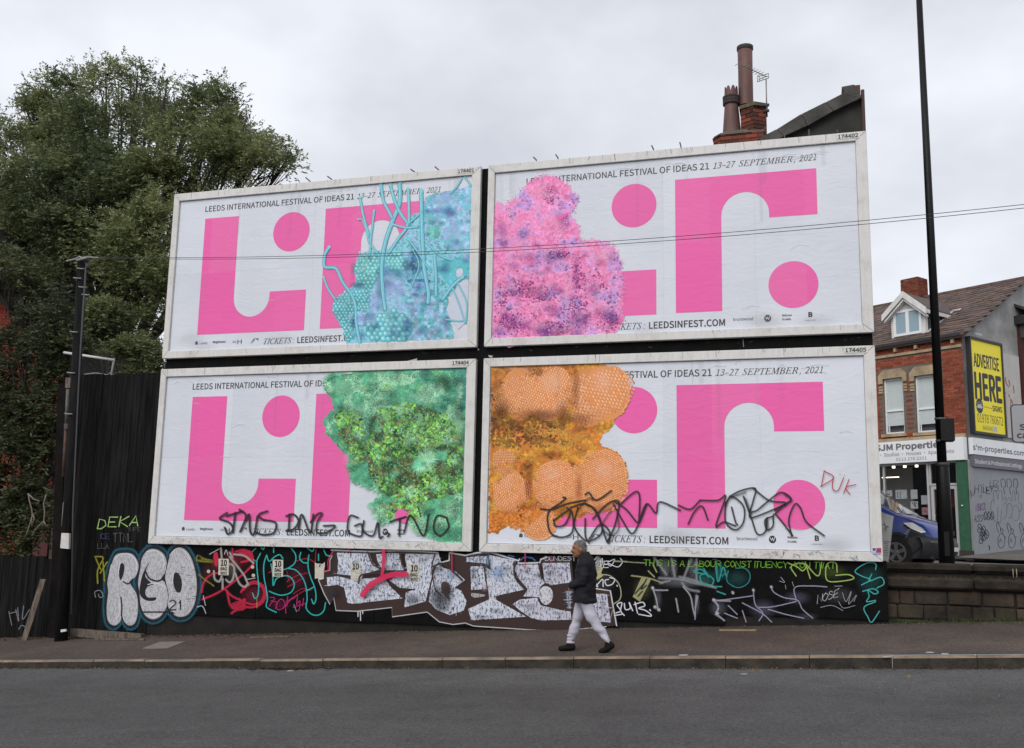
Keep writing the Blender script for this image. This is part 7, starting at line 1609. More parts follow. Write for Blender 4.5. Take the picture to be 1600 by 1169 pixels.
# old wooden post with conduit beside the pole
OP = empty('timber_post', (-1.95, -.1, -.45), 'old timber post with rusty conduit between the pole and the fence', 'post')
def pk(px, py, y): return tuple(atY(px, py, y))
def stick(name, a, b_, w_, m, parent, y, d=.08):
    A_, B_ = atY(*a, y), atY(*b_, y); mb = MB(); vs = []
    for p in (A_, B_): vs += [(p[0]-w_/2, y, p[2]), (p[0]+w_/2, y, p[2]), (p[0]+w_/2, y+d, p[2]), (p[0]-w_/2, y+d, p[2])]
    mb.add(vs, [(0, 1, 2, 3), (7, 6, 5, 4), (0, 4, 5, 1), (1, 5, 6, 2), (2, 6, 7, 3), (3, 7, 4, 0)]); return mb.build(name, m, parent)
m_owood = mat('grey_timber', (.16, .13, .105), .9, scale=4, bump=.6, bscale=16, col2=(.06, .045, .035), stretch=(4, 4, 1)); m_pipe = mat('grey_conduit', (.12, .115, .105), .7, .4, 8); m_rust = mat('rusty_conduit', (.1, .05, .035), .8, .5, 10)
stick('post', (97, 600), (83, 998), .2, mat('dark_timber', (.012, .010, .0095), .95, .4, 6, spec=.08), OP, .0, .09); stick('head_block', (106.5, 590), (106, 606), .13, m_owood, OP, -.06, .1)
MB().tube([pk(106, 608, -.07), pk(103.5, 664, -.07)], .032, 8).build('conduit', m_pipe, OP); MB().tube([pk(103, 668, -.07), pk(99, 745, -.07)], .03, 8).build('conduit', m_rust, OP)
stick('bracket', (103.5, 662), (103.5, 670), .11, m_owood, OP, -.11, .05)
# aerial lying above the fence
AL = empty('tv_aerial', (-1.7, .6, 4.9), 'white aerial bar sticking out over the top of the black board fence', 'aerial')
MB().tube([pk(100, 551, .6), pk(179, 563, .6)], .028, 6).build('boom', mat('aerial_white', (.5, .5, .48), .5), AL); MB().tube([pk(178.5, 560, .6), pk(174, 584, .6), pk(174, 620, .6)], .02, 6).build('mast', m_galv, AL)
MB().tube([pk(132, 585, .6), pk(150, 583, .6), pk(168, 586, .6), pk(176, 579, .6)], .012, 5).build('cable', m_galv, AL)
# leaning plank and fallen timbers
def gxy(px, py): return ground_px(px, py, lambda x, y: zpave(x, y))
o = stick('leaning_plank', (67, 905), (37, 1001), .13, m_owood, None, -.25, .03); tag(o, 'rough grey plank leaning against the low dark fence left of the pole', 'plank')
mb = MB(); a, b_ = atY(112, 989, -.1), atY(222, 996, -.1)
mb.add([(a[0], -.14, a[2]-.06), (b_[0], -.14, b_[2]-.08), (b_[0], -.02, b_[2]-.08), (a[0], -.02, a[2]-.06), (a[0], -.14, a[2]+.08), (b_[0], -.14, b_[2]+.06), (b_[0], -.02, b_[2]+.06), (a[0], -.02, a[2]+.08)], [(0, 1, 2, 3), (7, 6, 5, 4), (0, 4, 5, 1), (1, 5, 6, 2), (2, 6, 7, 3), (3, 7, 4, 0)])
tag(mb.build('fallen_beam', m_owood), 'weathered timber beam lying at the foot of the black fence', 'beam')
def lath(p, q_, w_, m, lab, name='lath', cat='stick'):
    a, b_ = gxy(*p), gxy(*q_); za_, zb_ = zpave(*a), zpave(*b_); mb = MB(); d = np.array(b_)-np.array(a); n_ = np.array([-d[1], d[0]])/np.linalg.norm(d)*w_/2
    P4 = [(a[0]-n_[0], a[1]-n_[1], za_), (b_[0]-n_[0], b_[1]-n_[1], zb_), (b_[0]+n_[0], b_[1]+n_[1], zb_), (a[0]+n_[0], a[1]+n_[1], za_)]
    mb.add([(x, y, z+.004) for x, y, z in P4]+[(x, y, z+.03) for x, y, z in P4], [(0, 1, 2, 3), (7, 6, 5, 4), (0, 4, 5, 1), (1, 5, 6, 2), (2, 6, 7, 3), (3, 7, 4, 0)]); tag(mb.build(name, m), lab, cat)
lath((150, 1000), (226, 1001), .04, m_owood, 'pale lath lying below the weathered beam'); lath((392, 997.5), (451, 996), .04, m_owood, 'thin lath on the pavement below the tall silver graffiti letters'); lath((1124, 986.5), (1182, 986.5), .05, mat('tan_lath', (.28, .2, .13), .9, .3, 12), 'tan wooden lath lying along the foot of the hoarding at the right')
# access cover slab
g = [gxy(*p) for p in ((222, 1014), (250, 1003.5), (290, 1003), (262, 1013.5))]
mb = MB(); mb.add([(p[0], p[1], zpave(*p)+.002) for p in g]+[(p[0], p[1], zpave(*p)+.008) for p in g], [(0, 1, 2, 3), (7, 6, 5, 4), (0, 4, 5, 1), (1, 5, 6, 2), (2, 6, 7, 3), (3, 7, 4, 0)]); tag(mb.build('access_cover', mat('cover_concrete', (.2, .17, .145), .9, .25, 9)), 'pale rectangular slab set in the brown pavement near the beam', 'cover')
# litter
m_paperl = mat('litter_paper', (.36, .36, .34), .8, .3, 20)
def scrap(p, sx, sy, lab, m=m_paperl, zf=None, xy=None):
    xy = gxy(*p) if xy is None else xy; zf = zf or zpave; q_ = random.Random(int(p[0]*7+p[1])); mb = MB(); n_ = 7; pts = []
    for i in range(n_): t = 2*math.pi*i/n_; pts.append((xy[0]+sx*math.cos(t)*q_.uniform(.6, 1.1), xy[1]+sy*math.sin(t)*q_.uniform(.6, 1.1)))
    mb.add([(a, b_, zf(a, b_)+.003) for a, b_ in pts]+[(a, b_, zf(a, b_)+.006+q_.uniform(0, .008)) for a, b_ in pts]+[(xy[0], xy[1], zf(*xy)+.014)], [list(range(n_))]+[(i, (i+1) % n_, n_+(i+1) % n_, n_+i) for i in range(n_)]+[(n_+i, n_+(i+1) % n_, 2*n_) for i in range(n_)])
    tag(mb.build('litter_scrap', m), lab, 'litter')
scrap((1068, 1024.5), .07, .035, 'white crumpled scrap near the kerb, right of the walking man'); scrap((1454, 1020.5), .07, .035, 'larger white scrap on the pavement below the stone wall'); scrap((1477, 1022.5), .05, .05, 'small white scrap beside the larger one below the stone wall'); scrap((1385, 1027.5), .06, .03, 'white fleck on the kerb edge at the right')
road = lambda x, y: zroad(x)
for p, sx, sy, lab in (((455, 1049), .07, .03, 'white scrap in the gutter at the left'), ((1162, 1054), .05, .025, 'white scrap in the gutter beside the worn yellow paint'), ((290, 1044), .05, .02, 'pale blue scrap in the gutter by the drain leaves')):
    scrap(p, sx, sy, lab, m_paperl if p[0] != 290 else mat('blue_litter', (.15, .4, .42), .7), road, ground_px(*p, road))
# fallen leaves and grit, countless
def scatter_leaves(name, n_, xf, yf, zf, cols, rs, kind_='stuff', seed=1):
    q_ = random.Random(seed); mb = MB(); cc = []
    for i in range(n_):
        x_, y_ = xf(q_), yf(q_); r_ = q_.uniform(*rs); t = q_.uniform(0, 6.28); z_ = zf(x_, y_)+.003
        ca, sa = math.cos(t)*r_, math.sin(t)*r_; k_ = q_.uniform(.3, .7); up = q_.uniform(.002, .02)
        mb.add([(x_-ca, y_-sa, z_), (x_-sa*k_, y_+ca*k_, z_+up), (x_+ca, y_+sa, z_+up*.5), (x_+sa*k_, y_-ca*k_, z_+up)], [(0, 3, 2), (0, 2, 1)]); c = q_.choice(cols); f_ = q_.uniform(.6, 1.3); cc += [tuple(v*f_ for v in c)]*2
    o = mb.build(name, m_leafl, None, fix=False); vcol(o, cc); o['kind'] = kind_; return o
m_leafl = vc_mat('fallen_leaf', .9, 20)
LC_ = [(.12, .075, .04), (.2, .13, .07), (.08, .05, .03), (.25, .2, .15), (.05, .035, .025)]
scatter_leaves('leaf_litter', 700, lambda q: q.triangular(-4.5, 6, -1), lambda q: .1-abs(q.gauss(0, .13)), lambda x, y: zpave(x, min(y, .1)), LC_, (.01, .04), seed=2)
scatter_leaves('gutter_litter', 900, lambda q: q.uniform(-3, 17), lambda q: -2.52-abs(q.gauss(0, .06)), road, LC_, (.008, .03), seed=3)
scatter_leaves('wall_foot_litter', 500, lambda q: q.uniform(5, 17), lambda q: .09-abs(q.gauss(0, .06)), lambda x, y: zpave(x, min(y, .1)), LC_, (.006, .022), seed=4)
gl = random.Random(7)
def lf(q): return q.gauss(4.9, .5)
scatter_leaves('wet_leaves', 260, lambda q: q.gauss(4.5, .35), lambda q: -2.53-abs(q.gauss(0, .1)), road, [(.05, .03, .02), (.09, .05, .03)], (.015, .04), seed=6)
scatter_leaves('road_grit', 500, lambda q: q.uniform(0, 17), lambda q: q.uniform(-9, -2.6), road, [(.2, .2, .2), (.12, .12, .12), (.3, .28, .25)], (.003, .010), seed=9)
# weeds along the foot of the stone wall
def grass(name, n_, xf, yf, zf, h_, cols, seed, lab=None, kind_='stuff'):
    q_ = random.Random(seed); mb = MB(); cc = []
    for i in range(n_):
        x_, y_ = xf(q_), yf(q_); z_ = zf(x_, y_); t = q_.uniform(0, 6.28); hh_ = q_.uniform(*h_); w_ = q_.uniform(.004, .012); lx_, ly_ = math.cos(t)*hh_*.4, math.sin(t)*hh_*.4
        mb.add([(x_-w_, y_, z_), (x_+w_, y_, z_), (x_+lx_, y_+ly_, z_+hh_)], [(0, 1, 2)]); c = q_.choice(cols); cc.append(tuple(v*q_.uniform(.7, 1.3) for v in c))
    o = mb.build(name, m_leafl, None, fix=False); vcol(o, cc); o['kind'] = kind_; return o
GC = [(.03, .045, .014), (.045, .06, .02), (.02, .028, .012)]
grass('weeds', 1100, lambda q: q.uniform(14.1, 17.5) if q.random() < .85 else q.uniform(13.2, 14.2), lambda q: q.uniform(.14, .27), lambda x, y: zfoot(x)+.0, (.02, .07), GC, 1)
grass('wall_moss', 420, lambda q: q.uniform(13.3, 17.5), lambda q: q.uniform(.55, .66), lambda x, y: zl1-.0, (.01, .06), [(.03, .035, .012), (.05, .04, .02), (.09, .07, .04)], 5)
pd = MB()
for px in (1583.5, 1589): a = atY(px, 903, .5); b_ = atY(px-1, 889, .5); pd.tube([a, b_], .006, 4)
tag(pd.build('dry_stalk', mat('dry_stalk', (.35, .32, .22), .9)), 'two pale dry stalks on the stone ledge at the right', 'plant')
# ================================================================== trees and shrubs at the left
def leaf_mat(name, trans=.3):
    m = bpy.data.materials.new(name); m.use_nodes = True; t = m.node_tree; t.nodes.clear(); o = N('ShaderNodeOutputMaterial', t)
    a = N('ShaderNodeVertexColor', t); a.layer_name = 'Col'; d = N('ShaderNodeBsdfPrincipled', t); d.inputs['Roughness'].default_value = .55; d.inputs['Specular IOR Level'].default_value = .35
    tr = N('ShaderNodeBsdfTranslucent', t); mx_ = N('ShaderNodeMixShader', t); mx_.inputs[0].default_value = trans
    t.links.new(a.outputs[0], d.inputs['Base Color']); t.links.new(a.outputs[0], tr.inputs[0]); t.links.new(d.outputs[0], mx_.inputs[1]); t.links.new(tr.outputs[0], mx_.inputs[2]); t.links.new(mx_.outputs[0], o.inputs[0]); return m
m_leaf = leaf_mat('ash_leaf', .36); m_bark = mat('bark', (.05, .042, .033), .95, scale=5, bump=.8, bscale=20, col2=(.025, .021, .017))
def vnoise3(seed):
    f = [vnoise(seed+i) for i in range(3)]
    return lambda P: (f[0](P[:, 0], P[:, 1])+f[1](P[:, 1]+7.3, P[:, 2])+f[2](P[:, 2]+3.1, P[:, 0]))/3
def crown(name, centers, radii, nspray, m, parent, cols, seed, leaf=.12, per=9, twig=.42, gap=.43, gscale=1.1, shell=.35, flat=.85, droop=.25, clump=0, csz=.2):
    """sprays of leaflets spread through the lobes of a crown; gaps where a noise field is low"""
    r = np.random.default_rng(seed); C_ = np.array(centers); Rr_ = np.array(radii); wgt = Rr_**2; idx = r.choice(len(C_), nspray, p=wgt/wgt.sum())
    ncl = max(8, nspray//clump) if clump else nspray
    if clump: idx = idx[:ncl]
    u = r.normal(size=(ncl, 3)); u /= np.linalg.norm(u, axis=1)[:, None]; rad = (shell+(1-shell)*r.random(ncl)**.6)
    P = C_[idx]+u*(Rr_[idx]*rad)[:, None]*np.array([1, 1, flat]); nz = vnoise3(seed)(P*gscale+50); keep = nz > gap; P = P[keep]; u = u[keep]
    if clump:
        ct = r.random(len(P)); rep = r.integers(int(clump*.5), int(clump*1.6), len(P)); P = np.repeat(P, rep, 0); u = np.repeat(u, rep, 0); ct = np.repeat(ct, rep); P = P+r.normal(size=P.shape)*np.array([csz, csz, csz*.6])
    n_ = len(P); tone = vnoise3(seed+9)(P*.9+30)*.6+.2
    if clump: tone = tone+(ct-.5)*.28
    d = u*.8+r.normal(size=(n_, 3))*.5; d[:, 2] += .25; d /= np.linalg.norm(d, axis=1)[:, None]
    k = np.arange(per); s_ = (k//2+1)/(per/2+.5); sg = np.where(k % 2 == 0, 1., -1.)
    side_ = np.cross(d, [0, 0, 1.]); side_ /= np.linalg.norm(side_, axis=1)[:, None]+1e-9
    base = P[:, None, :]+d[:, None, :]*(s_*twig)[None, :, None]; base[:, :, 2] -= droop*(s_**2)[None, :]*twig
    ld = d[:, None, :]*.55+side_[:, None, :]*sg[None, :, None]*.8+r.normal(size=(n_, per, 3))*.28; ld[:, :, 2] -= droop*.7; ld /= np.linalg.norm(ld, axis=2)[:, :, None]
    nn = r.normal(size=(n_, per, 3))*.6+np.array([0, -.25, 1.]); wv = np.cross(ld, nn); wv /= np.linalg.norm(wv, axis=2)[:, :, None]+1e-9
    L_ = leaf*(.65+.6*r.random((n_, per)))[:, :, None]; W_ = L_*.21
    v0 = base; v1 = base+ld*L_*.45+wv*W_; v2 = base+ld*L_; v3 = base+ld*L_*.45-wv*W_
    V = np.stack([v0, v1, v2, v3], 2).reshape(-1, 3); nf = n_*per
    me = bpy.data.meshes.new(name); me.vertices.add(len(V)); me.loops.add(nf*4); me.polygons.add(nf)
    V = V-np.array(rootloc(parent))
    me.vertices.foreach_set('co', V.astype(np.float32).ravel()); me.loops.foreach_set('vertex_index', np.arange(nf*4, dtype=np.int32)); me.polygons.foreach_set('loop_start', np.arange(0, nf*4, 4, dtype=np.int32)); me.update(calc_edges=True)
    cc = np.array(cols); ci = np.clip((tone-.25)*2*len(cc), 0, len(cc)-1.01); lo = ci.astype(int); fr_ = (ci-lo)[:, None]; col = cc[lo]*(1-fr_)+cc[np.minimum(lo+1, len(cc)-1)]*fr_
    col = col[:, None, :]*(.72+.56*r.random((n_, per)))[:, :, None]; col = np.repeat(col.reshape(-1, 3), 4, 0); col = np.hstack([col, np.ones((len(col), 1))])
    at = me.color_attributes.new('Col', 'FLOAT_COLOR', 'POINT'); at.data.foreach_set('color', col.astype(np.float32).ravel())
    me.materials.append(m); o = bpy.data.objects.new(name, me); COL.objects.link(o); o.parent = parent; return P
def branches(name, base, crotch, centers, radii, parent, seed, r0=.3, sub=7):
    q = random.Random(seed); mb = MB(); base = Vector(base); crotch = Vector(crotch)
    MB().tube([base, base.lerp(crotch, .5)+Vector((.1, 0, 0)), crotch], [r0, r0*.8, r0*.65], 12).build('trunk', m_bark, parent)
    for c, R in zip(centers, radii):
        c = Vector(c); st = base.lerp(crotch, q.uniform(.72, 1)); mid = st.lerp(c, .5)+Vector((q.uniform(-.3, .3), q.uniform(-.3, .3), q.uniform(-.5, .1))); dist = (c-st).length
        rb_ = min(.085, .02+dist*.008); pts = catmull([st, mid, c+Vector((0, 0, R*.1))], 4); mb.tube(pts, [rb_*(1-.75*i/(len(pts)-1)) for i in range(len(pts))], 6, False)
        for k_ in range(sub):
            u = Vector((q.gauss(0, 1), q.gauss(0, 1), q.gauss(.3, 1))).normalized(); s0 = Vector(pts[-1-q.randrange(0, 4)]); e = c+u*R*.92; m_ = s0.lerp(e, .5)+Vector((q.uniform(-.12, .12),)*3)
            mb.tube([s0, m_, e], [.028, .018, .006], 4, False)
            for w_ in range(2): u2 = (u+Vector((q.gauss(0, .6), q.gauss(0, .6), q.gauss(0, .6)))).normalized(); mb.tube([m_, m_+u2*R*.45], [.014, .004], 3, False)
    mb.build('limbs', m_bark, parent, fix=False)
def lobes(lst, raw=True):
    c, r_ = [], []
    for (px, py, rp, Y) in lst:
        p = atY(px, py, Y); k = float(np.dot(p-CAM, CF))/FPX; c.append(tuple(p)); r_.append(rp*k)
        if raw: continue
        for i in range(4):
            u = np.random.default_rng(abs(int(px*7+py+i))).normal(size=3); u[2] = abs(u[2])*.8+.1; u /= np.linalg.norm(u); c.append(tuple(np.array(p)+u*rp*k*1.02)); r_.append(rp*k*.3)
    return c, r_
GREENS = [(.065, .084, .044), (.11, .138, .066), (.175, .205, .09), (.24, .268, .118)]
T1 = [(110, 128, 18, 9), (165, 118, 18, 9), (215, 116, 16, 9), (262, 126, 20, 9), (305, 140, 20, 9), (350, 160, 20, 9), (385, 190, 18, 8.5), (35, 150, 20, 9), (70, 138, 16, 9), (455, 240, 14, 8.5), (425, 222, 16, 8.5), (140, 150, 42, 9), (190, 140, 36, 9.5), (235, 148, 40, 9), (285, 165, 42, 9), (330, 185, 42, 8.5), (95, 165, 42, 9.5), (50, 195, 46, 9), (362, 210, 38, 8.5), (15, 225, 48, 9), (130, 215, 58, 8), (205, 215, 60, 8), (280, 230, 56, 8), (340, 250, 44, 7.5),
      (400, 235, 34, 8.5), (428, 250, 26, 8.5), (395, 268, 30, 7.8), (445, 262, 18, 8.5), (60, 270, 60, 8), (140, 290, 66, 7.5), (220, 300, 60, 7), (290, 285, 40, 7), (0, 310, 62, 8), (80, 350, 66, 7.5), (160, 370, 66, 7), (232, 370, 48, 6.5), (240, 440, 44, 6), (175, 310, 50, 6.5), (250, 350, 46, 6), (120, 380, 56, 6.5), (210, 400, 50, 6), (70, 310, 56, 6.5), (155, 250, 46, 6.8), (235, 260, 46, 6.8), (180, 480, 40, 6), (190, 440, 44, 7.5), (110, 430, 56, 8), (30, 400, 64, 8),
      (-60, 230, 60, 9), (-70, 330, 80, 8.5), (-120, 260, 70, 10), (225, 520, 48, 6), (150, 350, 50, 11), (240, 200, 50, 11), (90, 240, 60, 11)]
TR_ = empty('ash_tree', tuple(atY(190, 1000, 8)), 'huge ash tree with an open rounded crown rising left of the upper left billboard', 'tree')
c_, r_ = lobes(T1, False); P1 = crown('crown', c_, r_, 42000, m_leaf, TR_, GREENS, 3, .115, 9, .34, .428, 1.3, .25, .9, .15, 26, .23)
c_, r_ = lobes([(400, 235, 36, 8.5), (430, 250, 28, 8.5), (395, 262, 34, 7.8), (445, 258, 20, 8.5), (350, 235, 40, 8), (370, 210, 30, 8.5)], False)
P1 = crown('crown', c_, r_, 3300, m_leaf, TR_, GREENS[1:], 4, .115, 9, .34, .44, 1.5, .25, .9, .15, 22, .2)
b0 = atY(190, 1000, 8); b0[2] = -.4; branches('limbs', b0, atY(185, 520, 8), *lobes(T1), TR_, 5, .38)
T2 = [(0, 425, 44, 3.3), (36, 440, 34, 3.4), (20, 470, 60, 5), (70, 455, 46, 5.5), (-40, 430, 70, 5.5), (-60, 540, 80, 5), (165, 500, 34, 4.2), (215, 560, 34, 3.6), (180, 565, 24, 3.4), (232, 590, 26, 3.2)]
T2b = empty('elder_tree', tuple(atY(40, 1000, 5)), 'dark leafy tree growing between the big ash and the red brick house', 'tree')
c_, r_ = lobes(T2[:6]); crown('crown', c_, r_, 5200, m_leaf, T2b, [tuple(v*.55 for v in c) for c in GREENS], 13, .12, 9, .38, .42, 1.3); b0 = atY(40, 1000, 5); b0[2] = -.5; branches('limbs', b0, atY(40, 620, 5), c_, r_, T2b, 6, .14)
T3b = empty('shrub', tuple(atY(200, 1000, 3.5)), 'green shrub showing just over the top of the tall black fence', 'shrub')
c_, r_ = lobes(T2[6:]); crown('foliage', c_, r_, 2300, m_leaf, T3b, GREENS, 17, .11, 9, .33, .43, 1.6); b0 = atY(200, 1000, 3.5); b0[2] = -.4; branches('stems', b0, atY(200, 700, 3.5), c_, r_, T3b, 7, .08, 4)
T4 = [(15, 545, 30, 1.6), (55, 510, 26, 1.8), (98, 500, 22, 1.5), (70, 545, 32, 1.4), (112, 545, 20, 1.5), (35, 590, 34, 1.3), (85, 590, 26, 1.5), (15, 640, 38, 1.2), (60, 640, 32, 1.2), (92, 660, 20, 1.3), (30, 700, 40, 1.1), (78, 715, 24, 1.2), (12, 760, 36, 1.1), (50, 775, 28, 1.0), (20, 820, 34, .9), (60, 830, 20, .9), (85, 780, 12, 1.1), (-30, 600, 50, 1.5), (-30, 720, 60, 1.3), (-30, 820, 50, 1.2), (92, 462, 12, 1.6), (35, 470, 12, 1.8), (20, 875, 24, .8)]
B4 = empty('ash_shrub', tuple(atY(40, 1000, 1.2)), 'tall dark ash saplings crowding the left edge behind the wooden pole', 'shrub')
c_, r_ = lobes(T4); crown('foliage', c_, r_, 8500, m_leaf, B4, [tuple(v*.5 for v in c) for c in GREENS[:3]], 23, .10, 11, .36, .445, 2.6, .2); b0 = atY(40, 1000, 1.2); b0[2] = -.5; branches('stems', b0, atY(45, 800, 1.2), c_, r_, B4, 8, .05, 4)  # leaf greens halved: the shade of this corner is put into the colour
# bare twigs in front of the dark gap
q = crop(0, 640, 5.314); BT = empty('bare_stems', tuple(atY(60, 840, .35)), 'two bare pale climbing stems hanging above the low dark fence', 'plant')
for p in ([(235, 695), (245, 760), (262, 820), (270, 870), (262, 920), (268, 970)], [(235, 700), (280, 745), (330, 760)], [(385, 705), (362, 780), (372, 850), (365, 920), (355, 965)], [(362, 925), (320, 970), (280, 1020)], [(270, 880), (255, 930), (230, 1010), (215, 1050)], [(365, 930), (382, 965)], [(272, 870), (285, 900), (275, 945)]):
    MB().tube([tuple(atY(*w_, .35)) for w_ in q(p)], .014, 5).build('stem', mat('bare_stem', (.2, .16, .13), .9, .3, 10), BT)
# red brick house in the leaves
BH_ = empty('brick_house', tuple(atY(20, 900, 4)), 'red brick house almost hidden by leaves at the left edge', 'house')
hx = atY(112, 600, 4)[0]; hz = atY(112, 596, 4)[2]; h0x, h0z = atY(0, 462, 4)[0], atY(0, 462, 4)[2]; slp = (hz-h0z)/(hx-h0x)
MB().prism([(hx, -.6), (hx, hz), (hx-8, hz-slp*8), (hx-8, -.6)], lambda a, b_, d: (a, d, b_), 4.02, 9).build('wall', m_mortar, BH_)
rc = []; x = hx-5.4
while x < hx-.05: rc.append((x, min(x+.45, hx), .6, hz+slp*(x+.225-hx)-.02)); x += .45
brickwork('brickwork', rc, lambda a, b_, c: (a, 4.0+b_, c), BH_, [(hx-.99, hx-.2, .9, 2.6)], (.26, .05, .03), (.17, .035, .022), seed=9)
mb = MB(); th_ = .16
MB().prism([(hx+.25, hz+slp*.25), (hx+.25, hz+slp*.25+th_), (hx-8, hz-slp*8+th_), (hx-8, hz-slp*8)], lambda a, b_, d: (a, d, b_), 3.8, 9).build('roof', mat('black_roof', (.012, .012, .013), .9), BH_)
quick('door', (hx-.95, 3.97, -.2), (hx-.25, 4.01, 2.5), mat('dark_red_door', (.10, .012, .012), .6), BH_)

# ================================================================== walking man
MY = -2.0
MP0 = atY(912, 1018, MY)
gz_ = zpave(MP0[0], MY)
MAN = empty('person', (MP0[0], MY, gz_), 'man walking left in dark jacket and pale grey trousers, hands in pockets', 'person')
def mp_(px, py, dy=0.): p = atY(px, py, MY); return (p[0], MY+dy, p[2]+(gz_-MP0[2]))
import bmesh
def union(name, prims, m, vox, parent, smooth=2, noise=None):
    bm = bmesh.new()
    for p in prims:
        if p[0] == 'cap':
            _, a, b_, r0, r1 = p; a = Vector(a); b_ = Vector(b_); d = b_-a; nseg = 5
            for i in range(nseg+1):
                t = i/nseg; bmesh.ops.create_icosphere(bm, subdivisions=2, radius=r0+(r1-r0)*t, matrix=Matrix.Translation(a+d*t))
            rot = d.to_track_quat('Z', 'Y').to_matrix().to_4x4(); bmesh.ops.create_cone(bm, cap_ends=True, segments=16, radius1=r0, radius2=r1, depth=d.length, matrix=Matrix.Translation((a+b_)/2) @ rot)
        elif p[0] == 'ell':
            _, c, rr_, rz, *tl = p; bmesh.ops.create_icosphere(bm, subdivisions=3, radius=1, matrix=Matrix.Translation(c) @ Matrix.Rotation(rz, 4, 'Z') @ Matrix.Rotation(tl[0] if tl else 0, 4, 'Y') @ Matrix.Diagonal((*rr_, 1)))
        else:
            _, rings = p; prev = None; vsr = []
            for (c, a, b_, rz) in rings:
                vsr.append([bm.verts.new((c[0]+a*math.cos(t)*math.cos(rz)-b_*math.sin(t)*math.sin(rz), c[1]+a*math.cos(t)*math.sin(rz)+b_*math.sin(t)*math.cos(rz), c[2])) for t in np.linspace(0, 2*math.pi, 24, endpoint=False)])
            for i in range(len(vsr)-1):
                for k in range(24): bm.faces.new((vsr[i][k], vsr[i][(k+1) % 24], vsr[i+1][(k+1) % 24], vsr[i+1][k]))
            bm.faces.new(vsr[0][::-1]); bm.faces.new(vsr[-1])
    me = bpy.data.meshes.new(name); bmesh.ops.recalc_face_normals(bm, faces=bm.faces); bm.to_mesh(me); bm.free()
    o = bpy.data.objects.new(name, me); COL.objects.link(o); md = o.modifiers.new('r', 'REMESH'); md.mode = 'VOXEL'; md.voxel_size = vox; s = o.modifiers.new('s', 'SMOOTH'); s.iterations = smooth; s.factor = .6
    bpy.context.view_layer.update(); me2 = bpy.data.meshes.new_from_object(o.evaluated_get(bpy.context.evaluated_depsgraph_get())); bpy.data.objects.remove(o); bpy.data.meshes.remove(me)
    if noise:
        n_ = len(me2.vertices); co = np.zeros(n_*3); me2.vertices.foreach_get('co', co); co = co.reshape(-1, 3); no = np.zeros(n_*3); me2.vertices.foreach_get('normal', no); no = no.reshape(-1, 3)
        f_ = vnoise3(77); sc_n, am = noise; dsp = f_(co*np.array([sc_n[0], sc_n[1], sc_n[2]])+40)-.5; co = co+no*(dsp*am*2)[:, None]; me2.vertices.foreach_set('co', co.ravel())
    me2.polygons.foreach_set('use_smooth', [True]*len(me2.polygons)); me2.name = name
    return link_mesh(name, me2, m, parent)
m_skin = mat('skin', (.25, .105, .06), .55, .15, 30, spec=.4); m_jack = mat('dark_jacket', (.011, .0115, .016), .8, .25, 12, .4, 60, spec=.25); m_trou = mat('grey_trousers', (.44, .43, .50), .85, .08, 9, .3, 50)
m_shoe = mat('black_shoe', (.006, .006, .0065), .7, .2, 20, spec=.15); m_hair = mat('grey_hair', (.16, .15, .147), .85, scale=34, bump=.8, bscale=90, col2=(.07, .066, .064)); m_dhair = mat('dark_hair', (.03, .025, .022), .9)
fa = math.pi+R_(24)                                     # the face points left and a little to the camera
fx, fy = math.cos(fa), math.sin(fa); H0 = Vector(mp_(905.5, 857.5, -.01))
def hp(f, s, z): return tuple(H0+Vector((fx*f-fy*s, fy*f+fx*s, z)))   # f forward, s to his right, z up
body = [('ell', hp(-.005, 0, .025), (.102, .078, .108), fa), ('ell', hp(.03, 0, -.045), (.066, .060, .082), fa), ('ell', hp(.065, 0, -.095), (.030, .032, .028), fa), ('cap', hp(.090, 0, .01), hp(.115, 0, -.03), .011, .017), ('ell', hp(.085, .03, -.03), (.02, .022, .025), fa), ('ell', hp(.085, -.03, -.03), (.02, .022, .025), fa),
        ('ell', hp(.085, 0, .028), (.022, .055, .013), fa), ('ell', hp(.093, 0, -.068), (.012, .026, .010), fa), ('ell', hp(-.012, .079, -.01), (.024, .012, .036), fa), ('ell', hp(-.012, -.079, -.01), (.024, .012, .036), fa),
        ('cap', hp(-.025, 0, -.06), mp_(914, 874, 0), .058, .065), ('cap', mp_(914, 882, -.12), mp_(914, 882, .12), .06, .06), ('cap', mp_(914, 880, 0), mp_(913, 925, 0), .12, .125), ('cap', mp_(913, 928, -.05), mp_(913, 928, .05), .12, .12),
        ('cap', mp_(916, 883, -.155), mp_(914.5, 907, -.215), .044, .040), ('cap', mp_(914.5, 907, -.215), mp_(899, 915, -.15), .040, .030), ('ell', mp_(896, 916, -.13), (.04, .022, .03), 0),
        ('cap', mp_(914, 883, .155), mp_(911, 906, .2), .044, .040), ('cap', mp_(911, 906, .2), mp_(898, 914, .13), .040, .030), ('ell', mp_(896, 915, .12), (.04, .022, .03), 0),
        ('cap', mp_(910, 934, .08), mp_(899, 969, .08), .078, .055), ('cap', mp_(899, 969, .08), mp_(889.5, 1006, .08), .052, .035), ('cap', mp_(889.5, 1010, .08), mp_(876, 1013, .08), .028, .022),
        ('cap', mp_(916, 934, -.09), mp_(929.5, 967, -.09), .08, .055), ('cap', mp_(929.5, 967, -.09), mp_(952, 1003, -.08), .052, .035), ('cap', mp_(953, 1007, -.08), mp_(941, 1015, -.08), .028, .022)]
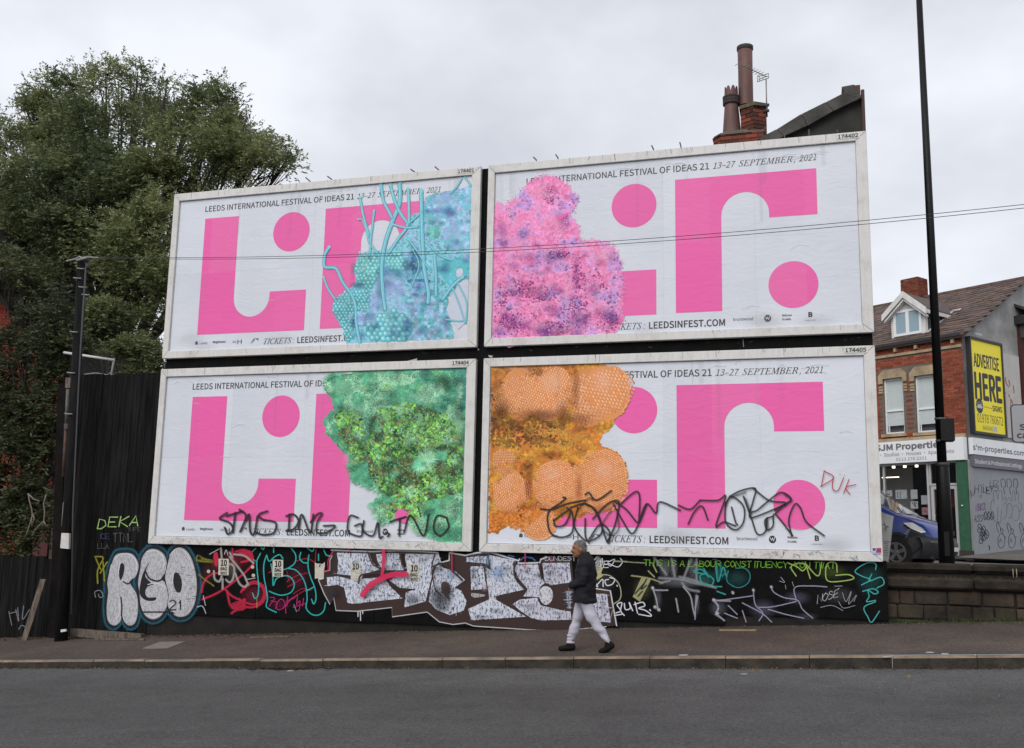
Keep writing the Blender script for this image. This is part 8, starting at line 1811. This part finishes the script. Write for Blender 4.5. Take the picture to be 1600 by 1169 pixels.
# fingers of the pocketed hands
for s_ in (-.13, .12):
    for k in range(4): body.append(('cap', mp_(894.5, 913.5+k*2.1, s_), mp_(891.8-.3*k, 916+k*2.0, s_*.92), .0095, .008))
    body.append(('cap', mp_(897.5, 912, s_*.95), mp_(893.5, 911.5, s_*.8), .010, .008))
union('body', body, m_skin, .0085, MAN, 2)
union('hair', [('ell', hp(-.008, 0, .040), (.104, .081, .099), fa), ('ell', hp(-.05, 0, -.005), (.062, .076, .080), fa)], m_hair, .008, MAN, 1, ((30, 30, 30), .004))
# the hair stops at the brow: cut away its face side
hr = MAN.children[-1]; b_m = bmesh.new(); b_m.from_mesh(hr.data); rl = rootloc(MAN)
def facez(v):
    w_ = v.co+rl-H0; f_ = w_.x*fx+w_.y*fy; return f_, w_.z
dl = [f for f in b_m.faces if all((facez(v)[0] > .035 and facez(v)[1] < .075-(.0)) or (facez(v)[0] > -.02 and facez(v)[1] < -.005) or (facez(v)[0] > .005 and facez(v)[1] < .045) for v in f.verts)]
bmesh.ops.delete(b_m, geom=dl, context='FACES'); b_m.to_mesh(hr.data); b_m.free()
union('moustache', [('ell', hp(.106, 0, -.052), (.010, .030, .008), fa)], m_dhair, .004, MAN, 1)
for s_ in (.032, -.032):
    union('eye', [('ell', hp(.087, s_, .006), (.008, .013, .007), fa)], mat('eye', (.04, .03, .03), .3), .003, MAN, 0); union('eyebrow', [('ell', hp(.099, s_, .031), (.007, .020, .005), fa)], m_dhair, .003, MAN, 0)
k_ = 1/106.5
def ring(px, py, hw, dep, rz=.0): return (mp_(px, py), hw*k_*.95, dep*.95, rz)
jac = [('loft', [ring(913, 940, 18.3, .235), ring(913, 936, 18.8, .24), ring(913.2, 924, 18.2, .235), ring(913.5, 908, 17.6, .235), ring(914.5, 894, 16.9, .24), ring(915, 883, 15.2, .24), ring(915.5, 876, 13.0, .205), ring(915, 870.5, 10.8, .15), ring(913, 865.5, 8.8, .10), ring(912, 862, 8.2, .09)]),
       ('cap', mp_(918, 881, -.19), mp_(916.5, 907, -.245), .074, .064), ('cap', mp_(916.5, 907, -.245), mp_(899, 913, -.185), .060, .050),
       ('cap', mp_(914, 881, .19), mp_(911, 907, .235), .074, .064), ('cap', mp_(911, 907, .235), mp_(898, 912, .17), .060, .050)]
union('jacket', jac, m_jack, .012, MAN, 2, ((9, 9, 19), .030))
tro = [('ell', mp_(913, 930, 0), (.155, .175, .12), 0), ('cap', mp_(908, 936, .08), mp_(899.5, 968, .08), .100, .076), ('cap', mp_(899.5, 968, .08), mp_(892, 996, .08), .074, .056), ('ell', mp_(891, 994, .08), (.067, .066, .03), 0), ('ell', mp_(890, 999, .08), (.070, .068, .026), 0), ('ell', mp_(889.5, 1003.5, .08), (.07, .068, .03), 0),
       ('cap', mp_(916.5, 937, -.08), mp_(928.5, 966, -.085), .103, .077), ('cap', mp_(928.5, 966, -.085), mp_(946.5, 993, -.085), .075, .056), ('ell', mp_(947, 992, -.085), (.069, .066, .03), 0, .5), ('ell', mp_(949.5, 996.5, -.085), (.071, .068, .026), 0, .6), ('ell', mp_(951.5, 1001, -.085), (.07, .068, .03), 0, .6)]
union('trousers', tro, m_trou, .010, MAN, 1, ((7, 7, 15), .028))
for (leg) in ((mp_(889.5, 1006, .085), mp_(893, 1011.5, .085), mp_(883, 1012.6, .085), mp_(873.5, 1013.6, .085)), (mp_(952, 1003.5, -.085), mp_(957.5, 1007.5, -.085), mp_(950, 1012.5, -.085), mp_(940.5, 1016.4, -.085))):
    a, b_, c, d = leg
    sh = union('shoe', [('cap', a, b_, .046, .046), ('cap', b_, c, .045, .046), ('cap', c, d, .044, .036), ('cap', a, c, .045, .04)], m_shoe, .008, MAN, 2)
# keep the feet on the pavement: flatten anything that would sink
for o in MAN.children:
    for v in o.data.vertices:
        w_ = v.co.z+gz_; lim = zpave(v.co.x+MP0[0], MY+v.co.y)+.002
        if w_ < lim: v.co.z = lim-gz_
